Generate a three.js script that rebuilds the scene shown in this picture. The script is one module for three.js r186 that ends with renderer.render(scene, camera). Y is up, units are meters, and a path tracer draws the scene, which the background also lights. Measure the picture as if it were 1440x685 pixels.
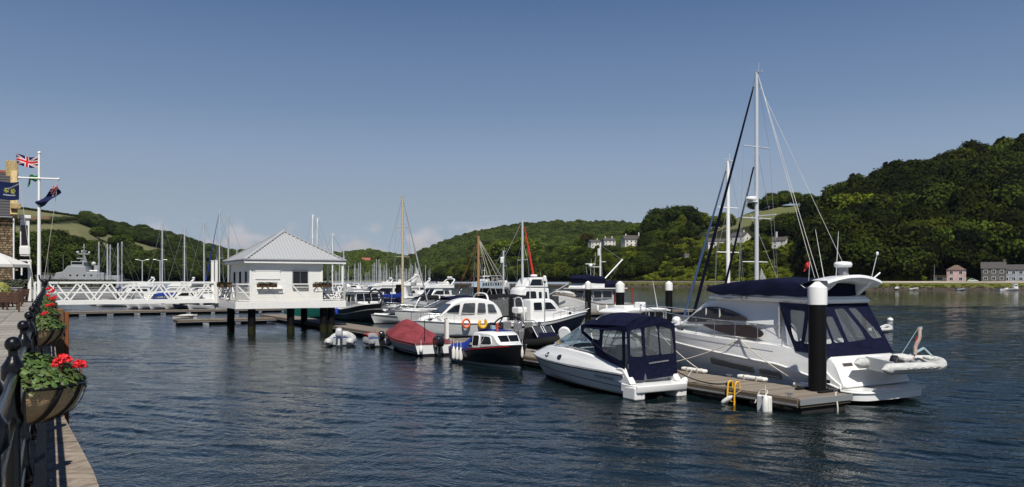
import * as THREE from 'three';
import { mergeGeometries, toCreasedNormals, mergeVertices } from 'three/addons/utils/BufferGeometryUtils.js';
import { RoundedBoxGeometry } from 'three/addons/geometries/RoundedBoxGeometry.js';
import { ImprovedNoise } from 'three/addons/math/ImprovedNoise.js';
import { MarchingCubes } from 'three/addons/objects/MarchingCubes.js';

// ------------------------------------------------------------------ camera, sky, sun, exposure
const EYE = 4.2, F = 1130;                       // eye height above the water; focal length in photo pixels
const scene = new THREE.Scene();
const camera = new THREE.PerspectiveCamera(2 * Math.atan(342.5 / F) * 180 / Math.PI, 1440 / 685, 0.3, 9000);
camera.position.set(0, EYE, 0);
camera.lookAt(0, EYE, -10);
camera.setViewOffset(1440, 685, 0, -52.5, 1440, 685);   // the photograph is cropped: horizon below its centre
camera.updateProjectionMatrix();
scene.add(camera);
const renderer = new THREE.WebGLRenderer({ antialias: true });
renderer.toneMapping = THREE.LinearToneMapping;
renderer.toneMappingExposure = 1.06;
renderer.shadowMap.enabled = true;
const noise = new ImprovedNoise();
function rng(seed) { let a = seed >>> 0; return () => { a = (a + 0x6D2B79F5) >>> 0; let t = Math.imul(a ^ (a >>> 15), 1 | a); t = (t + Math.imul(t ^ (t >>> 7), 61 | t)) ^ t; return ((t ^ (t >>> 14)) >>> 0) / 4294967296; }; }
const clamp = (x, a = 0, b = 1) => Math.min(b, Math.max(a, x));
const lerp = (a, b, t) => a + (b - a) * t;
const sst = (a, b, x) => { const t = clamp((x - a) / (b - a)); return t * t * (3 - 2 * t); };
function fbm(x, y, z, n = 4) { let s = 0, a = 0.5, f = 1; for (let i = 0; i < n; i++) { s += a * noise.noise(x * f, y * f, z * f); f *= 2.03; a *= 0.5; } return s; }
function curve(pts) { return (x) => { if (x <= pts[0][0]) return pts[0][1]; for (let i = 1; i < pts.length; i++) if (x <= pts[i][0]) { const a = pts[i - 1], b = pts[i]; return lerp(a[1], b[1], (x - a[0]) / (b[0] - a[0])); } return pts[pts.length - 1][1]; }; }
{
  const W = 2048, H = 1024, data = new Float32Array(W * H * 4);
  const R = curve([[0, 0.36], [5, 0.298], [8.7, 0.243], [12.1, 0.170], [15.5, 0.128], [19.2, 0.086], [28, 0.047], [45, 0.028], [90, 0.024]]);
  const G = curve([[0, 0.425], [5, 0.37], [8.7, 0.327], [12.1, 0.256], [15.5, 0.205], [19.2, 0.153], [28, 0.094], [45, 0.06], [90, 0.055]]);
  const B = curve([[0, 0.495], [5, 0.458], [8.7, 0.46], [12.1, 0.405], [15.5, 0.358], [19.2, 0.298], [28, 0.22], [45, 0.17], [90, 0.17]]);
  for (let j = 0; j < H; j++) {
    const el = ((j + 0.5) / H - 0.5) * 180, e = Math.max(el, 0);
    for (let i = 0; i < W; i++) {
      const az = ((i + 0.5) / W - 0.5) * 360 - 6, k = (j * W + i) * 4;
      // small fair-weather clouds low over the hills, all the way round
      const ca = Math.cos(az * Math.PI / 180), sa = Math.sin(az * Math.PI / 180);
      let c = fbm(ca * 30 + 7.3, el * 0.75, sa * 30 + 1.7, 5) + 0.25 * fbm(ca * 6 + 3, el * 0.12, sa * 6 + 1.7, 2);
      c = sst(-0.03, 0.2, c) * sst(0.8, 2.0, e) * (1 - sst(2.9, 4.4, e)) * 0.85;
      const lit = 0.8 + 0.2 * sst(2.0, 4.0, e);
      data[k] = lerp(R(e), 0.56 * lit, c); data[k + 1] = lerp(G(e), 0.54 * lit, c); data[k + 2] = lerp(B(e), 0.57 * lit, c); data[k + 3] = 1;
    }
  }
  const sky = new THREE.DataTexture(data, W, H, THREE.RGBAFormat, THREE.FloatType);
  sky.mapping = THREE.EquirectangularReflectionMapping; sky.magFilter = THREE.LinearFilter; sky.needsUpdate = true;
  scene.background = sky; scene.environment = sky;
}
// harbour axes: u runs away along the quay and the pontoon, v runs across to the right of it
const U = [-0.5, 0.866], V = [0.866, 0.5];
const uv = (u, v, y = 0) => new THREE.Vector3(u * U[0] + v * V[0], y, -(u * U[1] + v * V[1]));
const P = (px, Z, y = 0) => new THREE.Vector3((px - 720) / F * Z, y, -Z);    // a bearing from the quay and a distance ahead
const HU = 2 * Math.PI / 3, HNU = -Math.PI / 3, HV = Math.PI / 6, HNV = -5 * Math.PI / 6;   // headings: bow along u, -u, v, -v
{
  const sun = new THREE.DirectionalLight(0xfffaf1, 5.0);
  const a = -22 * Math.PI / 180, el = 56 * Math.PI / 180;
  const hu = -Math.cos(a), hv = Math.sin(a);
  const d = uv(hu, hv).multiplyScalar(Math.cos(el)); d.y = Math.sin(el);
  sun.position.copy(d.multiplyScalar(300)).add(new THREE.Vector3(0, 0, -50));
  sun.target.position.set(0, 0, -50);
  sun.castShadow = true; sun.shadow.mapSize.set(4096, 4096); sun.shadow.radius = 1;
  Object.assign(sun.shadow.camera, { left: -150, right: 150, top: 150, bottom: -150, near: 1, far: 900 });
  scene.add(sun, sun.target);
}
// ------------------------------------------------------------------ tools
const taken = new Map();
function numbered(n) { const k = taken.get(n) ?? 0; taken.set(n, k + 1); return k ? `${n}_${String(k).padStart(3, '0')}` : n; }
function shade(o) { o.castShadow = o.receiveShadow = true; return o; }
function thing(name, label, category, pos, turn = 0, group, parent = scene) {
  const o = new THREE.Group(); o.name = numbered(name); parent.add(o);
  if (pos) o.position.copy(pos); o.rotation.y = turn;
  o.userData = { label, category }; if (group) o.userData.group = group;
  return o;
}
function tag(o, label, category, group) { o.userData.label = label; o.userData.category = category; if (group) o.userData.group = group; return o; }
function norm(g) {
  let h = g.index ? g.toNonIndexed() : g;
  const n = h.attributes.position.count;
  if (!h.attributes.normal) h.computeVertexNormals();
  if (!h.attributes.uv) h.setAttribute('uv', new THREE.BufferAttribute(new Float32Array(n * 2), 2));
  for (const k of Object.keys(h.attributes)) if (!['position', 'normal', 'uv', 'color'].includes(k)) h.deleteAttribute(k);
  h.morphAttributes = {};
  return h;
}
function merged(geos) { const l = geos.flat(9).filter(Boolean).map(norm); return l.length === 1 ? l[0] : mergeGeometries(l); }
function obj(name, geos, m, parent = scene, kind) {
  const o = new THREE.Mesh(geos.isBufferGeometry ? geos : merged(geos), m);
  o.name = parent === scene ? numbered(name) : name; shade(o); parent.add(o);
  if (kind) o.userData.kind = kind;
  return o;
}
function each(name, geos, m, parent) { return geos.map((g) => obj(name, [g], m, parent)); }
function lab(o, label) { o.userData.label = label; return o; }
function copyOf(root, name, label, pos, turn, group) {
  const r = root.clone(); r.name = numbered(name); r.userData = { ...root.userData }; scene.add(r);
  if (pos) r.position.copy(pos); if (turn !== undefined) r.rotation.y = turn;
  if (label) r.userData.label = label; if (group) r.userData.group = group;
  return r;
}
const at = (g, x = 0, y = 0, z = 0, rx = 0, ry = 0, rz = 0, s) => { if (s) g.scale(s[0], s[1], s[2]); if (rx) g.rotateX(rx); if (ry) g.rotateY(ry); if (rz) g.rotateZ(rz); return g.translate(x, y, z); };
const box = (w, h, d, x = 0, y = 0, z = 0, rx = 0, ry = 0, rz = 0) => at(new THREE.BoxGeometry(w, h, d), x, y, z, rx, ry, rz);
const rbox = (w, h, d, r, x = 0, y = 0, z = 0, rx = 0, ry = 0, rz = 0, seg = 2) => at(new RoundedBoxGeometry(w, h, d, seg, Math.min(r, w / 2.01, h / 2.01, d / 2.01)), x, y, z, rx, ry, rz);
const cyl = (r0, r1, h, x = 0, y = 0, z = 0, n = 12, rx = 0, ry = 0, rz = 0) => at(new THREE.CylinderGeometry(r1, r0, h, n), x, y, z, rx, ry, rz);   // r0 below, r1 above
const ball = (r, x = 0, y = 0, z = 0, s, n = 12) => at(new THREE.SphereGeometry(r, n * 1.5 | 0, n), x, y, z, 0, 0, 0, s);
const V3 = (a) => a.isVector3 ? a : new THREE.Vector3(a[0], a[1], a[2]);
function bar(a, b, r, n = 6, r2 = r) {
  a = V3(a); b = V3(b); const d = b.clone().sub(a), l = d.length();
  const g = new THREE.CylinderGeometry(r2, r, l, n); g.translate(0, l / 2, 0);
  g.applyQuaternion(new THREE.Quaternion().setFromUnitVectors(new THREE.Vector3(0, 1, 0), d.normalize()));
  return g.translate(a.x, a.y, a.z);
}
function beam(a, b, w, h) {                      // square bar between two points
  a = V3(a); b = V3(b); const d = b.clone().sub(a), l = d.length(); d.normalize();
  const g = new THREE.BoxGeometry(w, h, l);
  const m = new THREE.Matrix4().lookAt(b, a, Math.abs(d.y) > 0.95 ? new THREE.Vector3(1, 0, 0) : new THREE.Vector3(0, 1, 0));
  g.applyMatrix4(m); const c = a.clone().add(b).multiplyScalar(0.5);
  return g.translate(c.x, c.y, c.z);
}
function pipe(pts, r, n = 6, seg, closed = false) {
  const c = new THREE.CatmullRomCurve3(pts.map(V3), closed, 'centripetal');
  return new THREE.TubeGeometry(c, seg ?? pts.length * 5, r, n, closed);
}
function polyPipe(pts, r, n = 5) { const o = []; for (let i = 1; i < pts.length; i++) o.push(bar(pts[i - 1], pts[i], r, n)); return o; }
function sag(a, b, d, r, n = 5) { a = V3(a); b = V3(b); const p = []; for (let i = 0; i <= 8; i++) { const t = i / 8, q = a.clone().lerp(b, t); q.y -= d * 4 * t * (1 - t); p.push(q); } return pipe(p, r, n, 14); }
const lathe = (pts, n = 16, x = 0, y = 0, z = 0) => at(new THREE.LatheGeometry(pts.map((p) => new THREE.Vector2(p[0], p[1])), n), x, y, z);
function grid(rows, { crease, closeRow = false, flip = false } = {}) {   // rows of [x,y,z] -> a smooth sheet
  const pos = [], uvs = [], idx = [], n = rows[0].length, m = rows.length;
  rows.forEach((r, i) => r.forEach((p, j) => { p = p.isVector3 ? [p.x, p.y, p.z] : p; pos.push(...p); uvs.push(i / (m - 1), j / (n - 1)); }));
  for (let i = 0; i < m - 1; i++) for (let j = 0; j < (closeRow ? n : n - 1); j++) {
    const a = i * n + j, b = i * n + (j + 1) % n, c = a + n, d = b + n;
    flip ? idx.push(a, b, c, b, d, c) : idx.push(a, c, b, b, c, d);
  }
  let g = new THREE.BufferGeometry();
  g.setAttribute('position', new THREE.Float32BufferAttribute(pos, 3)); g.setAttribute('uv', new THREE.Float32BufferAttribute(uvs, 2)); g.setIndex(idx);
  g.computeVertexNormals();
  return crease ? toCreasedNormals(g, crease) : norm(g);
}
function fan(pts) { const o = []; for (let i = 1; i < pts.length - 1; i++) o.push(...V3(pts[0]).toArray(), ...V3(pts[i]).toArray(), ...V3(pts[i + 1]).toArray()); const g = new THREE.BufferGeometry(); g.setAttribute('position', new THREE.Float32BufferAttribute(o, 3)); g.computeVertexNormals(); return norm(g); }
function roundPoly(pts, r, n = 4) {
  const out = [], N = pts.length;
  for (let i = 0; i < N; i++) {
    const p = new THREE.Vector2(...pts[i]), a = new THREE.Vector2(...pts[(i + N - 1) % N]).sub(p), b = new THREE.Vector2(...pts[(i + 1) % N]).sub(p);
    const k = Math.min(r, a.length() * 0.45, b.length() * 0.45), s = a.normalize().multiplyScalar(k).add(p), e = b.normalize().multiplyScalar(k).add(p);
    for (let j = 0; j <= n; j++) { const t = j / n; out.push([(1 - t) ** 2 * s.x + 2 * t * (1 - t) * p.x + t * t * e.x, (1 - t) ** 2 * s.y + 2 * t * (1 - t) * p.y + t * t * e.y]); }
  }
  return out;
}
function smoothRing(pts, n = 4) { const c = new THREE.CatmullRomCurve3(pts.map((p) => new THREE.Vector3(p[0], p[1], 0)), true, 'centripetal'); return c.getPoints(pts.length * n).slice(0, -1).map((p) => [p.x, p.y]); }
const v2 = (l) => l.map((p) => new THREE.Vector2(p[0], p[1]));
function sheet(outline, holes, map) {             // a flat pattern with holes, bent onto map(a, b) -> [x, y, z]
  const all = [outline, ...holes], tri = THREE.ShapeUtils.triangulateShape(v2(outline), holes.map(v2)), flat = all.flat(), pos = [], uvs = [];
  for (const t of tri) for (const k of t) { pos.push(...map(flat[k][0], flat[k][1])); uvs.push(flat[k][0], flat[k][1]); }
  const g = new THREE.BufferGeometry();
  g.setAttribute('position', new THREE.Float32BufferAttribute(pos, 3)); g.setAttribute('uv', new THREE.Float32BufferAttribute(uvs, 2)); g.computeVertexNormals();
  return norm(g);
}
function slabOf(outline, holes, map, t) {         // the same with thickness t along the third axis of map(a, b, c)
  const o = [sheet(outline, holes, (a, b) => map(a, b, 0)), sheet(outline, holes, (a, b) => map(a, b, t))];
  for (const ring of [outline, ...holes]) o.push(grid([...ring, ring[0]].map(([a, b]) => [map(a, b, 0), map(a, b, t)]), { crease: 0.6 }));
  return o;
}
function inset(ring, d) {                         // move a closed ring inwards by d
  const N = ring.length; let area = 0; ring.forEach((p, i) => { const q = ring[(i + 1) % N]; area += p[0] * q[1] - q[0] * p[1]; });
  const s = Math.sign(area);
  return ring.map((p, i) => { const a = ring[(i + N - 1) % N], b = ring[(i + 1) % N]; let nx = -(b[1] - a[1]) * s, ny = (b[0] - a[0]) * s; const l = Math.hypot(nx, ny) || 1; return [p[0] + nx / l * d, p[1] + ny / l * d]; });
}
function shell(ring, w, bev = 0.05) {             // side profile ring [[x, y]..] and half-width w(x, y): a rounded cabin body
  const inn = inset(ring, bev), N = ring.length, rows = [];
  for (const [r, f] of [[inn, (p) => -w(...p)], [ring, (p) => -w(...p) + bev], [ring, (p) => w(...p) - bev], [inn, (p) => w(...p)]]) rows.push(r.map((p) => [p[0], p[1], f(p)]));
  const pos = [], idx = [];
  rows.flat().forEach((p) => pos.push(...p));
  for (let i = 0; i < 3; i++) for (let j = 0; j < N; j++) { const a = i * N + j, b = i * N + (j + 1) % N; idx.push(a, b, a + N, b, b + N, a + N); }
  for (const t of THREE.ShapeUtils.triangulateShape(v2(inn), [])) { idx.push(t[0], t[2], t[1]); idx.push(3 * N + t[0], 3 * N + t[1], 3 * N + t[2]); }
  const g = new THREE.BufferGeometry(); g.setAttribute('position', new THREE.Float32BufferAttribute(pos, 3)); g.setIndex(idx);
  return toCreasedNormals(g, 0.75);
}
function sideWin(poly, w, side, r = 0.08, out = 0.012, t = 0.03) {   // a pane lying on a shell's side
  const ring = roundPoly(poly, r);
  return slabOf(ring, [], (a, b, c) => [a, b, side * (w(a, b) + out - c)], t);
}
function quad(a, b, c, d, t = 0.02) {             // thin pane between four points
  [a, b, c, d] = [a, b, c, d].map(V3); const n = b.clone().sub(a).cross(d.clone().sub(a)).normalize().multiplyScalar(t);
  const q = [a, b, c, d], w = q.map((p) => p.clone().add(n));
  return [fan(q), fan(w.slice().reverse()), ...[0, 1, 2, 3].map((i) => fan([q[i], w[i], w[(i + 1) % 4], q[(i + 1) % 4]]))];
}
function inQuad(a, b, c, d, m, off) {             // corners shrunk by margin m and lifted by off
  [a, b, c, d] = [a, b, c, d].map(V3); const ce = a.clone().add(b).add(c).add(d).multiplyScalar(0.25), n = b.clone().sub(a).cross(d.clone().sub(a)).normalize().multiplyScalar(off);
  return [a, b, c, d].map((p) => { const l = p.distanceTo(ce); return p.clone().lerp(ce, Math.min(0.45, m / l)).add(n); });
}
// ------------------------------------------------------------------ textures and materials
function tex(w, h, fn, { srgb = false, rep } = {}) {
  const d = new Uint8Array(w * h * 4);
  for (let j = 0; j < h; j++) for (let i = 0; i < w; i++) { const c = fn(i / w, j / h), k = (j * w + i) * 4; for (let q = 0; q < 3; q++) d[k + q] = 255 * clamp(Array.isArray(c) ? c[q] : c); d[k + 3] = 255; }
  const t = new THREE.DataTexture(d, w, h); t.wrapS = t.wrapT = THREE.RepeatWrapping; t.magFilter = THREE.LinearFilter; if (srgb) t.colorSpace = THREE.SRGBColorSpace; if (rep) t.repeat.set(...rep); t.needsUpdate = true;
  return t;
}
function tileNoise(s, n, seed) { return (x, y) => { const a = x * 2 * Math.PI, b = y * 2 * Math.PI, r = s / 6.283; let v = 0, am = 0.5, f = 1; for (let i = 0; i < n; i++) { v += am * noise.noise(Math.cos(a) * r * f + seed, Math.sin(a) * r * f + Math.cos(b) * r * f * 0.83 + seed * 2.1, Math.sin(b) * r * f + seed * 0.7); f *= 2; am *= 0.5; } return v; }; }
const n1 = tileNoise(8, 5, 3.1), n2 = tileNoise(24, 3, 11.7), n3 = tileNoise(4, 3, 23.3);
const wearTex = tex(256, 256, (x, y) => 0.95 + 0.16 * n1(x, y) + 0.06 * n2(x, y));
const weave = tex(256, 256, (x, y) => 0.82 + 0.5 * n1(x, y) + 0.25 * n2(x, y));
const concTex = tex(512, 512, (x, y) => { const v = (0.86 + 0.6 * n1(x, y) + 0.45 * n2(x, y) + 0.45 * n3(x, y)) * (noise.noise(x * 61, y * 61, 4) > 0.48 ? 0.72 : 1); return [v, v * 0.985, v * 0.95]; });
const woodTex = tex(256, 256, (x, y) => { const v = 0.8 + 0.35 * noise.noise(x * 6, y * 90, 2) + 0.2 * n1(x, y); return [v, v * 0.97, v * 0.93]; });
const bumpTex = tex(256, 256, (x, y) => 0.5 + 0.6 * n1(x, y) + 0.3 * n2(x, y));
const lin = (r, g, b) => new THREE.Color().setRGB(r, g, b);
const mat = (c, rough = 0.5, o = {}) => new THREE.MeshPhysicalMaterial({ specularIntensity: rough > 0.6 ? 0.25 : 1, color: Array.isArray(c) ? lin(...c) : c, roughness: rough, side: THREE.DoubleSide, ...o });
const phys = (c, rough = 0.5, o = {}) => new THREE.MeshPhysicalMaterial({ color: Array.isArray(c) ? lin(...c) : c, roughness: rough, side: THREE.DoubleSide, ...o });
const gel = (c) => phys(c, 0.38, { clearcoat: 0.45, clearcoatRoughness: 0.12, map: wearTex, bumpMap: bumpTex, bumpScale: 0.002 });
const M = {
  white: gel([0.80, 0.80, 0.785]), cream: gel([0.74, 0.72, 0.66]), grey: gel([0.36, 0.38, 0.40]), silver: mat([0.55, 0.56, 0.57], 0.3, { metalness: 0.85 }),
  steel: mat([0.62, 0.62, 0.62], 0.25, { metalness: 0.9 }), alu: mat([0.62, 0.63, 0.64], 0.42, { metalness: 0.6 }), mastgrey: mat([0.58, 0.59, 0.61], 0.45, { metalness: 0.25 }), mastwood: mat([0.42, 0.25, 0.11], 0.45, { map: woodTex }), masttan: mat([0.62, 0.53, 0.38], 0.5, { map: woodTex }),
  navyhull: gel([0.010, 0.013, 0.030]), blackhull: gel([0.010, 0.010, 0.012]), antifoul: mat([0.012, 0.013, 0.018], 0.8), redfoul: mat([0.10, 0.02, 0.015], 0.8), waterband: mat([0.33, 0.37, 0.36], 0.6),
  navy: mat([0.0065, 0.0085, 0.030], 0.95, { map: weave, bumpMap: bumpTex, bumpScale: 0.01 }), maroon: mat([0.25, 0.050, 0.060], 0.95, { map: weave, bumpMap: bumpTex, bumpScale: 0.012 }), blue: mat([0.018, 0.045, 0.28], 0.8, { map: weave, bumpMap: bumpTex, bumpScale: 0.012 }), black: mat([0.012, 0.012, 0.013], 0.7, { map: weave }), offwhite: mat([0.70, 0.69, 0.66], 0.9, { map: weave, bumpMap: bumpTex, bumpScale: 0.01 }), greycloth: mat([0.30, 0.31, 0.33], 0.9, { map: weave }),
  dark: phys([0.008, 0.009, 0.011], 0.06, { specularIntensity: 1 }), glass: phys([0.75, 0.8, 0.82], 0.03, { transmission: 1, thickness: 0, ior: 1.5 }), vinyl: phys([0.72, 0.74, 0.74], 0.10, { transmission: 0.92, thickness: 0, ior: 1.45, bumpMap: bumpTex, bumpScale: 0.01 }), smoke: phys([0.22, 0.24, 0.26], 0.12, { transmission: 0.8, thickness: 0, bumpMap: bumpTex, bumpScale: 0.01 }),
  hyp: mat([0.60, 0.60, 0.58], 0.65, { map: weave }), hypgrey: mat([0.25, 0.26, 0.27], 0.7, { map: weave }), hypred: mat([0.45, 0.06, 0.06], 0.7), rubber: mat([0.012, 0.012, 0.012], 0.75), engine: phys([0.012, 0.012, 0.014], 0.25, { clearcoat: 0.6 }), enginegrey: phys([0.42, 0.43, 0.44], 0.3, { clearcoat: 0.4 }),
  orange: mat([0.72, 0.12, 0.03], 0.6), yellow: mat([0.78, 0.42, 0.02], 0.55, { map: wearTex }), red: mat([0.62, 0.03, 0.03], 0.6), fender: phys([0.78, 0.77, 0.73], 0.4, { map: wearTex }), bluefender: phys([0.02, 0.06, 0.42], 0.4), rope: mat([0.55, 0.50, 0.42], 0.95), bluerope: mat([0.08, 0.13, 0.25], 0.9), darkrope: mat([0.02, 0.02, 0.022], 0.9), wire: mat([0.30, 0.31, 0.33], 0.5, { metalness: 0.4 }),
  teak: mat([0.24, 0.15, 0.08], 0.7, { map: woodTex }), seat: mat([0.55, 0.54, 0.51], 0.7), darkseat: mat([0.06, 0.06, 0.065], 0.8), paint: mat([0.80, 0.80, 0.785], 0.5, { map: wearTex }), iron: phys([0.005, 0.005, 0.006], 0.3, { specularIntensity: 0.5, clearcoat: 0.2, bumpMap: bumpTex, bumpScale: 0.002 }), pile: phys([0.004, 0.004, 0.0045], 0.6, { specularIntensity: 0.35, bumpMap: bumpTex, bumpScale: 0.006 }),
};
const foldTex = tex(256, 256, (x, y) => 0.5 + 0.55 * n3(x, y) + 0.25 * n1(x, y) + 0.06 * noise.noise(x * 60, y * 60, 1));
for (const k of ['navy', 'maroon', 'blue', 'black', 'greycloth']) { M[k].bumpMap = foldTex; M[k].bumpScale = 0.05; }
const streakTex = tex(256, 256, (x, y) => { const s = Math.max(0, noise.noise(x * 46, y * 2.2, 7)) * Math.max(0, 0.4 + n1(x, y)); const v = 0.985 + 0.07 * n1(x, y) - 0.28 * s; return [v, v * 0.995, v * 0.975]; });
M.paint.map = streakTex;
const weedM = mat([0.022, 0.024, 0.010], 0.95, { map: concTex, bumpMap: bumpTex, bumpScale: 0.03 });
// ------------------------------------------------------------------ boat kit: bow along +x, starboard +z, water at y = 0, x from x0 (transom) to x0 + L
function hullForm(o) {
  const { L, B, x0 = -o.L / 2, fb, draft = 0.5, rake = 0.9, tw = 0.85, tm = 0.42, bp = 2.0, round = false, fc = 0.86, cy = [0.06, 0.5], flare = 0.25, rq = 1.2, bowR = 0.0, trake = 0 } = o;
  const ys = typeof fb === 'function' ? fb : (t) => lerp(lerp(fb[0], fb[1], clamp(t / 0.5)), fb[2], sst(0.35, 1.05, t) ** 1);
  const b = (t) => { const h = B / 2; if (t < tm) return h * lerp(tw, 1, 1 - (1 - t / tm) ** 2); const k = (t - tm) / (1 - tm); return h * Math.max(bowR, (1 - k ** bp)) ** (bowR ? 1 : 0.85); };
  const yk = (t) => -draft + (t > 0.8 ? (t - 0.8) / 0.2 * draft * 0.35 : 0);
  const yc = (t) => lerp(cy[0], cy[1], t ** 2.2), bc = (t) => b(t) * (fc - flare * t ** 1.6);
  function half(t, y) {                            // half-breadth at height y
    const s = ys(t), k = yk(t);
    if (round) { const q = clamp((s - y) / (s - k)); return b(t) * (1 - q ** (2.6 - 1.3 * t)) ** (0.55 + 0.5 * t) * (1 - 0.18 * t * q); }
    const c = yc(t), w = bc(t);
    if (y >= c) { const q = clamp((y - c) / Math.max(0.01, s - c)); return lerp(w, b(t), q + 0.28 * q * (1 - q) * (1 - t)) - (o.tumble ? o.tumble(t, y) : 0); }
    return w * clamp((y - k) / Math.max(0.01, c - k));
  }
  const X = (t, y) => { const h = clamp((y - yk(t)) / (ys(t) - yk(t))); return x0 + t * L - rake * (1 - h) ** rq * t ** 3 + trake * (h) * (1 - t) ** 6; };
  const pt = (t, y, s = 1, off = 0) => [X(t, y), y, s * (half(t, y) + off)];
  return { o, ys, b, yk, yc, half, X, pt, L, B, x0 };
}
function addHull(root, o, mats) {
  const f = hullForm(o), NS = o.ns ?? 26, ty = o.wl ?? 0.07, ts = Array.from({ length: NS + 1 }, (_, i) => 1 - (1 - i / NS) ** 1.25).map((t) => Math.min(t, 0.9995));
  const NR = o.nr ?? 9, top = [], low = [];
  for (const s of [-1, 1]) {
    top.push(grid(ts.map((t) => Array.from({ length: NR + 1 }, (_, j) => f.pt(t, lerp(f.ys(t), ty, j / NR), s))), { crease: 0.5, flip: s > 0 }));
    low.push(grid(ts.map((t) => Array.from({ length: 6 }, (_, j) => f.pt(t, lerp(ty, f.yk(t), j / 5), s))), { crease: 0.5, flip: s > 0 }));
  }
  const tr = []; for (let j = 0; j <= NR; j++) tr.push(f.pt(0, lerp(f.ys(0), ty, j / NR), -1)); for (let j = NR; j >= 0; j--) tr.push(f.pt(0, lerp(f.ys(0), ty, j / NR), 1));
  const tl = []; for (let j = 0; j <= 5; j++) tl.push(f.pt(0, lerp(ty, f.yk(0), j / 5), -1)); for (let j = 5; j >= 0; j--) tl.push(f.pt(0, lerp(ty, f.yk(0), j / 5), 1));
  low.push(fan(tl)); if (mats.transom) obj('transom', [fan(tr)], mats.transom, root); else top.push(fan(tr));
  obj('hull', top, mats.hull, root); obj('antifouling', low, mats.foul ?? M.antifoul, root);
  if (o.deck !== false) {
    const rows = ts.map((t) => { const y = f.ys(t) - (o.bulwark ?? 0), h = Math.max(0, f.half(t, y - 0.001) - 0.012), r = []; for (let j = 0; j <= 8; j++) { const q = j / 4 - 1; r.push([f.X(t, y), y - 0.004 + (o.camber ?? 0.06) * (1 - q * q) * Math.min(1, h), q * h]); } return r; });
    obj('deck', [grid(rows)], mats.deck ?? mats.hull, root);
  }
  if (o.bulwark) { const inr = []; for (const s of [-1, 1]) inr.push(grid(ts.map((t) => [f.pt(t, f.ys(t), s, -0.004), f.pt(t, f.ys(t), s, -0.05), f.pt(t, f.ys(t) - o.bulwark, s, -0.05)]), { crease: 0.5 })); obj('bulwark', inr, mats.bulwark ?? mats.hull, root); }
  const edge = (y, off, r) => [-1, 1].map((s) => pipe(ts.map((t) => f.pt(t, y(t), s, off)), r, 6, 40));
  if (mats.rub) obj('rubbing_strake', edge((t) => f.ys(t) - (o.rubDrop ?? 0.03), 0.0, o.rubR ?? 0.035), mats.rub, root);
  for (const [name, y0, y1, m, t0 = 0, t1 = 1] of o.stripes ?? []) {
    const g = []; const tt = ts.filter((t) => t >= t0 && t <= t1);
    for (const s of [-1, 1]) g.push(grid(tt.map((t) => { const a = typeof y0 === 'function' ? y0(t) : y0, b = typeof y1 === 'function' ? y1(t) : y1; return [f.pt(t, a, s, 0.008), f.pt(t, (a + b) / 2, s, 0.01), f.pt(t, b, s, 0.008)]; }), { crease: 0.6 }));
    obj(name, g, m, root);
  }
  return f;
}
function railing(root, pts, h, r = 0.014, every = 1, m = M.steel, mid = true, name = 'guard_rail') {  // pts on deck; rail h above
  const g = [], up = (p, k = 1) => [p[0], p[1] + h * k, p[2]];
  g.push(pipe(pts.map((p) => up(p)), r, 6, pts.length * 4)); if (mid) g.push(pipe(pts.map((p) => up(p, 0.5)), r * 0.55, 5, pts.length * 4));
  pts.forEach((p, i) => { if (i % every === 0 || i === pts.length - 1) g.push(bar(p, up(p), r * 0.9)); });
  return obj(name, g, m, root);
}
function hullRail(root, f, t0, t1, h, n = 6, inn = -0.08, m = M.steel, close = true) {
  const a = []; for (let i = 0; i <= n; i++) a.push(f.pt(lerp(t0, t1, i / n), f.ys(lerp(t0, t1, i / n)), -1, inn));
  const b = a.map((p) => [p[0], p[1], -p[2]]).reverse();
  return close ? railing(root, [...a, ...b], h, 0.016, 1, m) : [railing(root, a, h, 0.016, 1, m), railing(root, b, h, 0.016, 1, m)];
}
const fenderGeo = (x, y, z, h = 0.6, r = 0.11) => [lathe([[0, -h / 2], [r * 0.6, -h / 2 + 0.03], [r, -h / 2 + 0.12], [r, h / 2 - 0.12], [r * 0.5, h / 2 - 0.03], [0.03, h / 2 + 0.03], [0, h / 2 + 0.05]], 12, x, y, z), bar([x, y + h / 2, z], [x, y + h / 2 + 0.35, z], 0.012)];
function outboard(root, x, y, z, m = M.engine, s = 1, yaw = 0, tilt = 0) {
  const g = new THREE.Group(); g.name = 'outboard_engine'; root.add(g); g.position.set(x, y, z); g.scale.setScalar(s); g.rotation.set(0, yaw, tilt);
  const cowl = shell(smoothRing([[-0.42, 0.18], [-0.5, 0.45], [-0.42, 0.72], [-0.1, 0.78], [0.12, 0.62], [0.14, 0.3], [0.02, 0.14]], 3), (a, b) => 0.22 - 0.05 * clamp((b - 0.45) / 0.4), 0.06);
  obj('cowling', [cowl], m, g);
  obj('engine_leg', [shell([[-0.3, 0.2], [-0.02, 0.2], [-0.08, -0.35], [-0.14, -0.62], [-0.34, -0.62], [-0.3, -0.3]], () => 0.07, 0.02), box(0.42, 0.02, 0.26, -0.26, -0.38, 0), rbox(0.16, 0.34, 0.22, 0.03, 0.02, 0.08, 0)], m, g);
  return g;
}
function cabin(root, name, prof, w, m, bev = 0.06, smooth = 0) { return obj(name, [shell(smooth ? smoothRing(prof, smooth) : prof, w, bev)], m, root); }
function windows(root, polys, w, m = M.dark, r = 0.07, frame) {
  for (const p of polys) for (const s of [-1, 1]) {
    const o = obj('window', sideWin(p, w, s, r), m, root);
    if (frame) { const ring = roundPoly(p, r), big = inset(ring, -0.035); obj('window_frame', slabOf(big, [ring], (a, b, c) => [a, b, s * (w(a, b) + 0.02 - c)], 0.035), frame, o); }
  }
}
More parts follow.
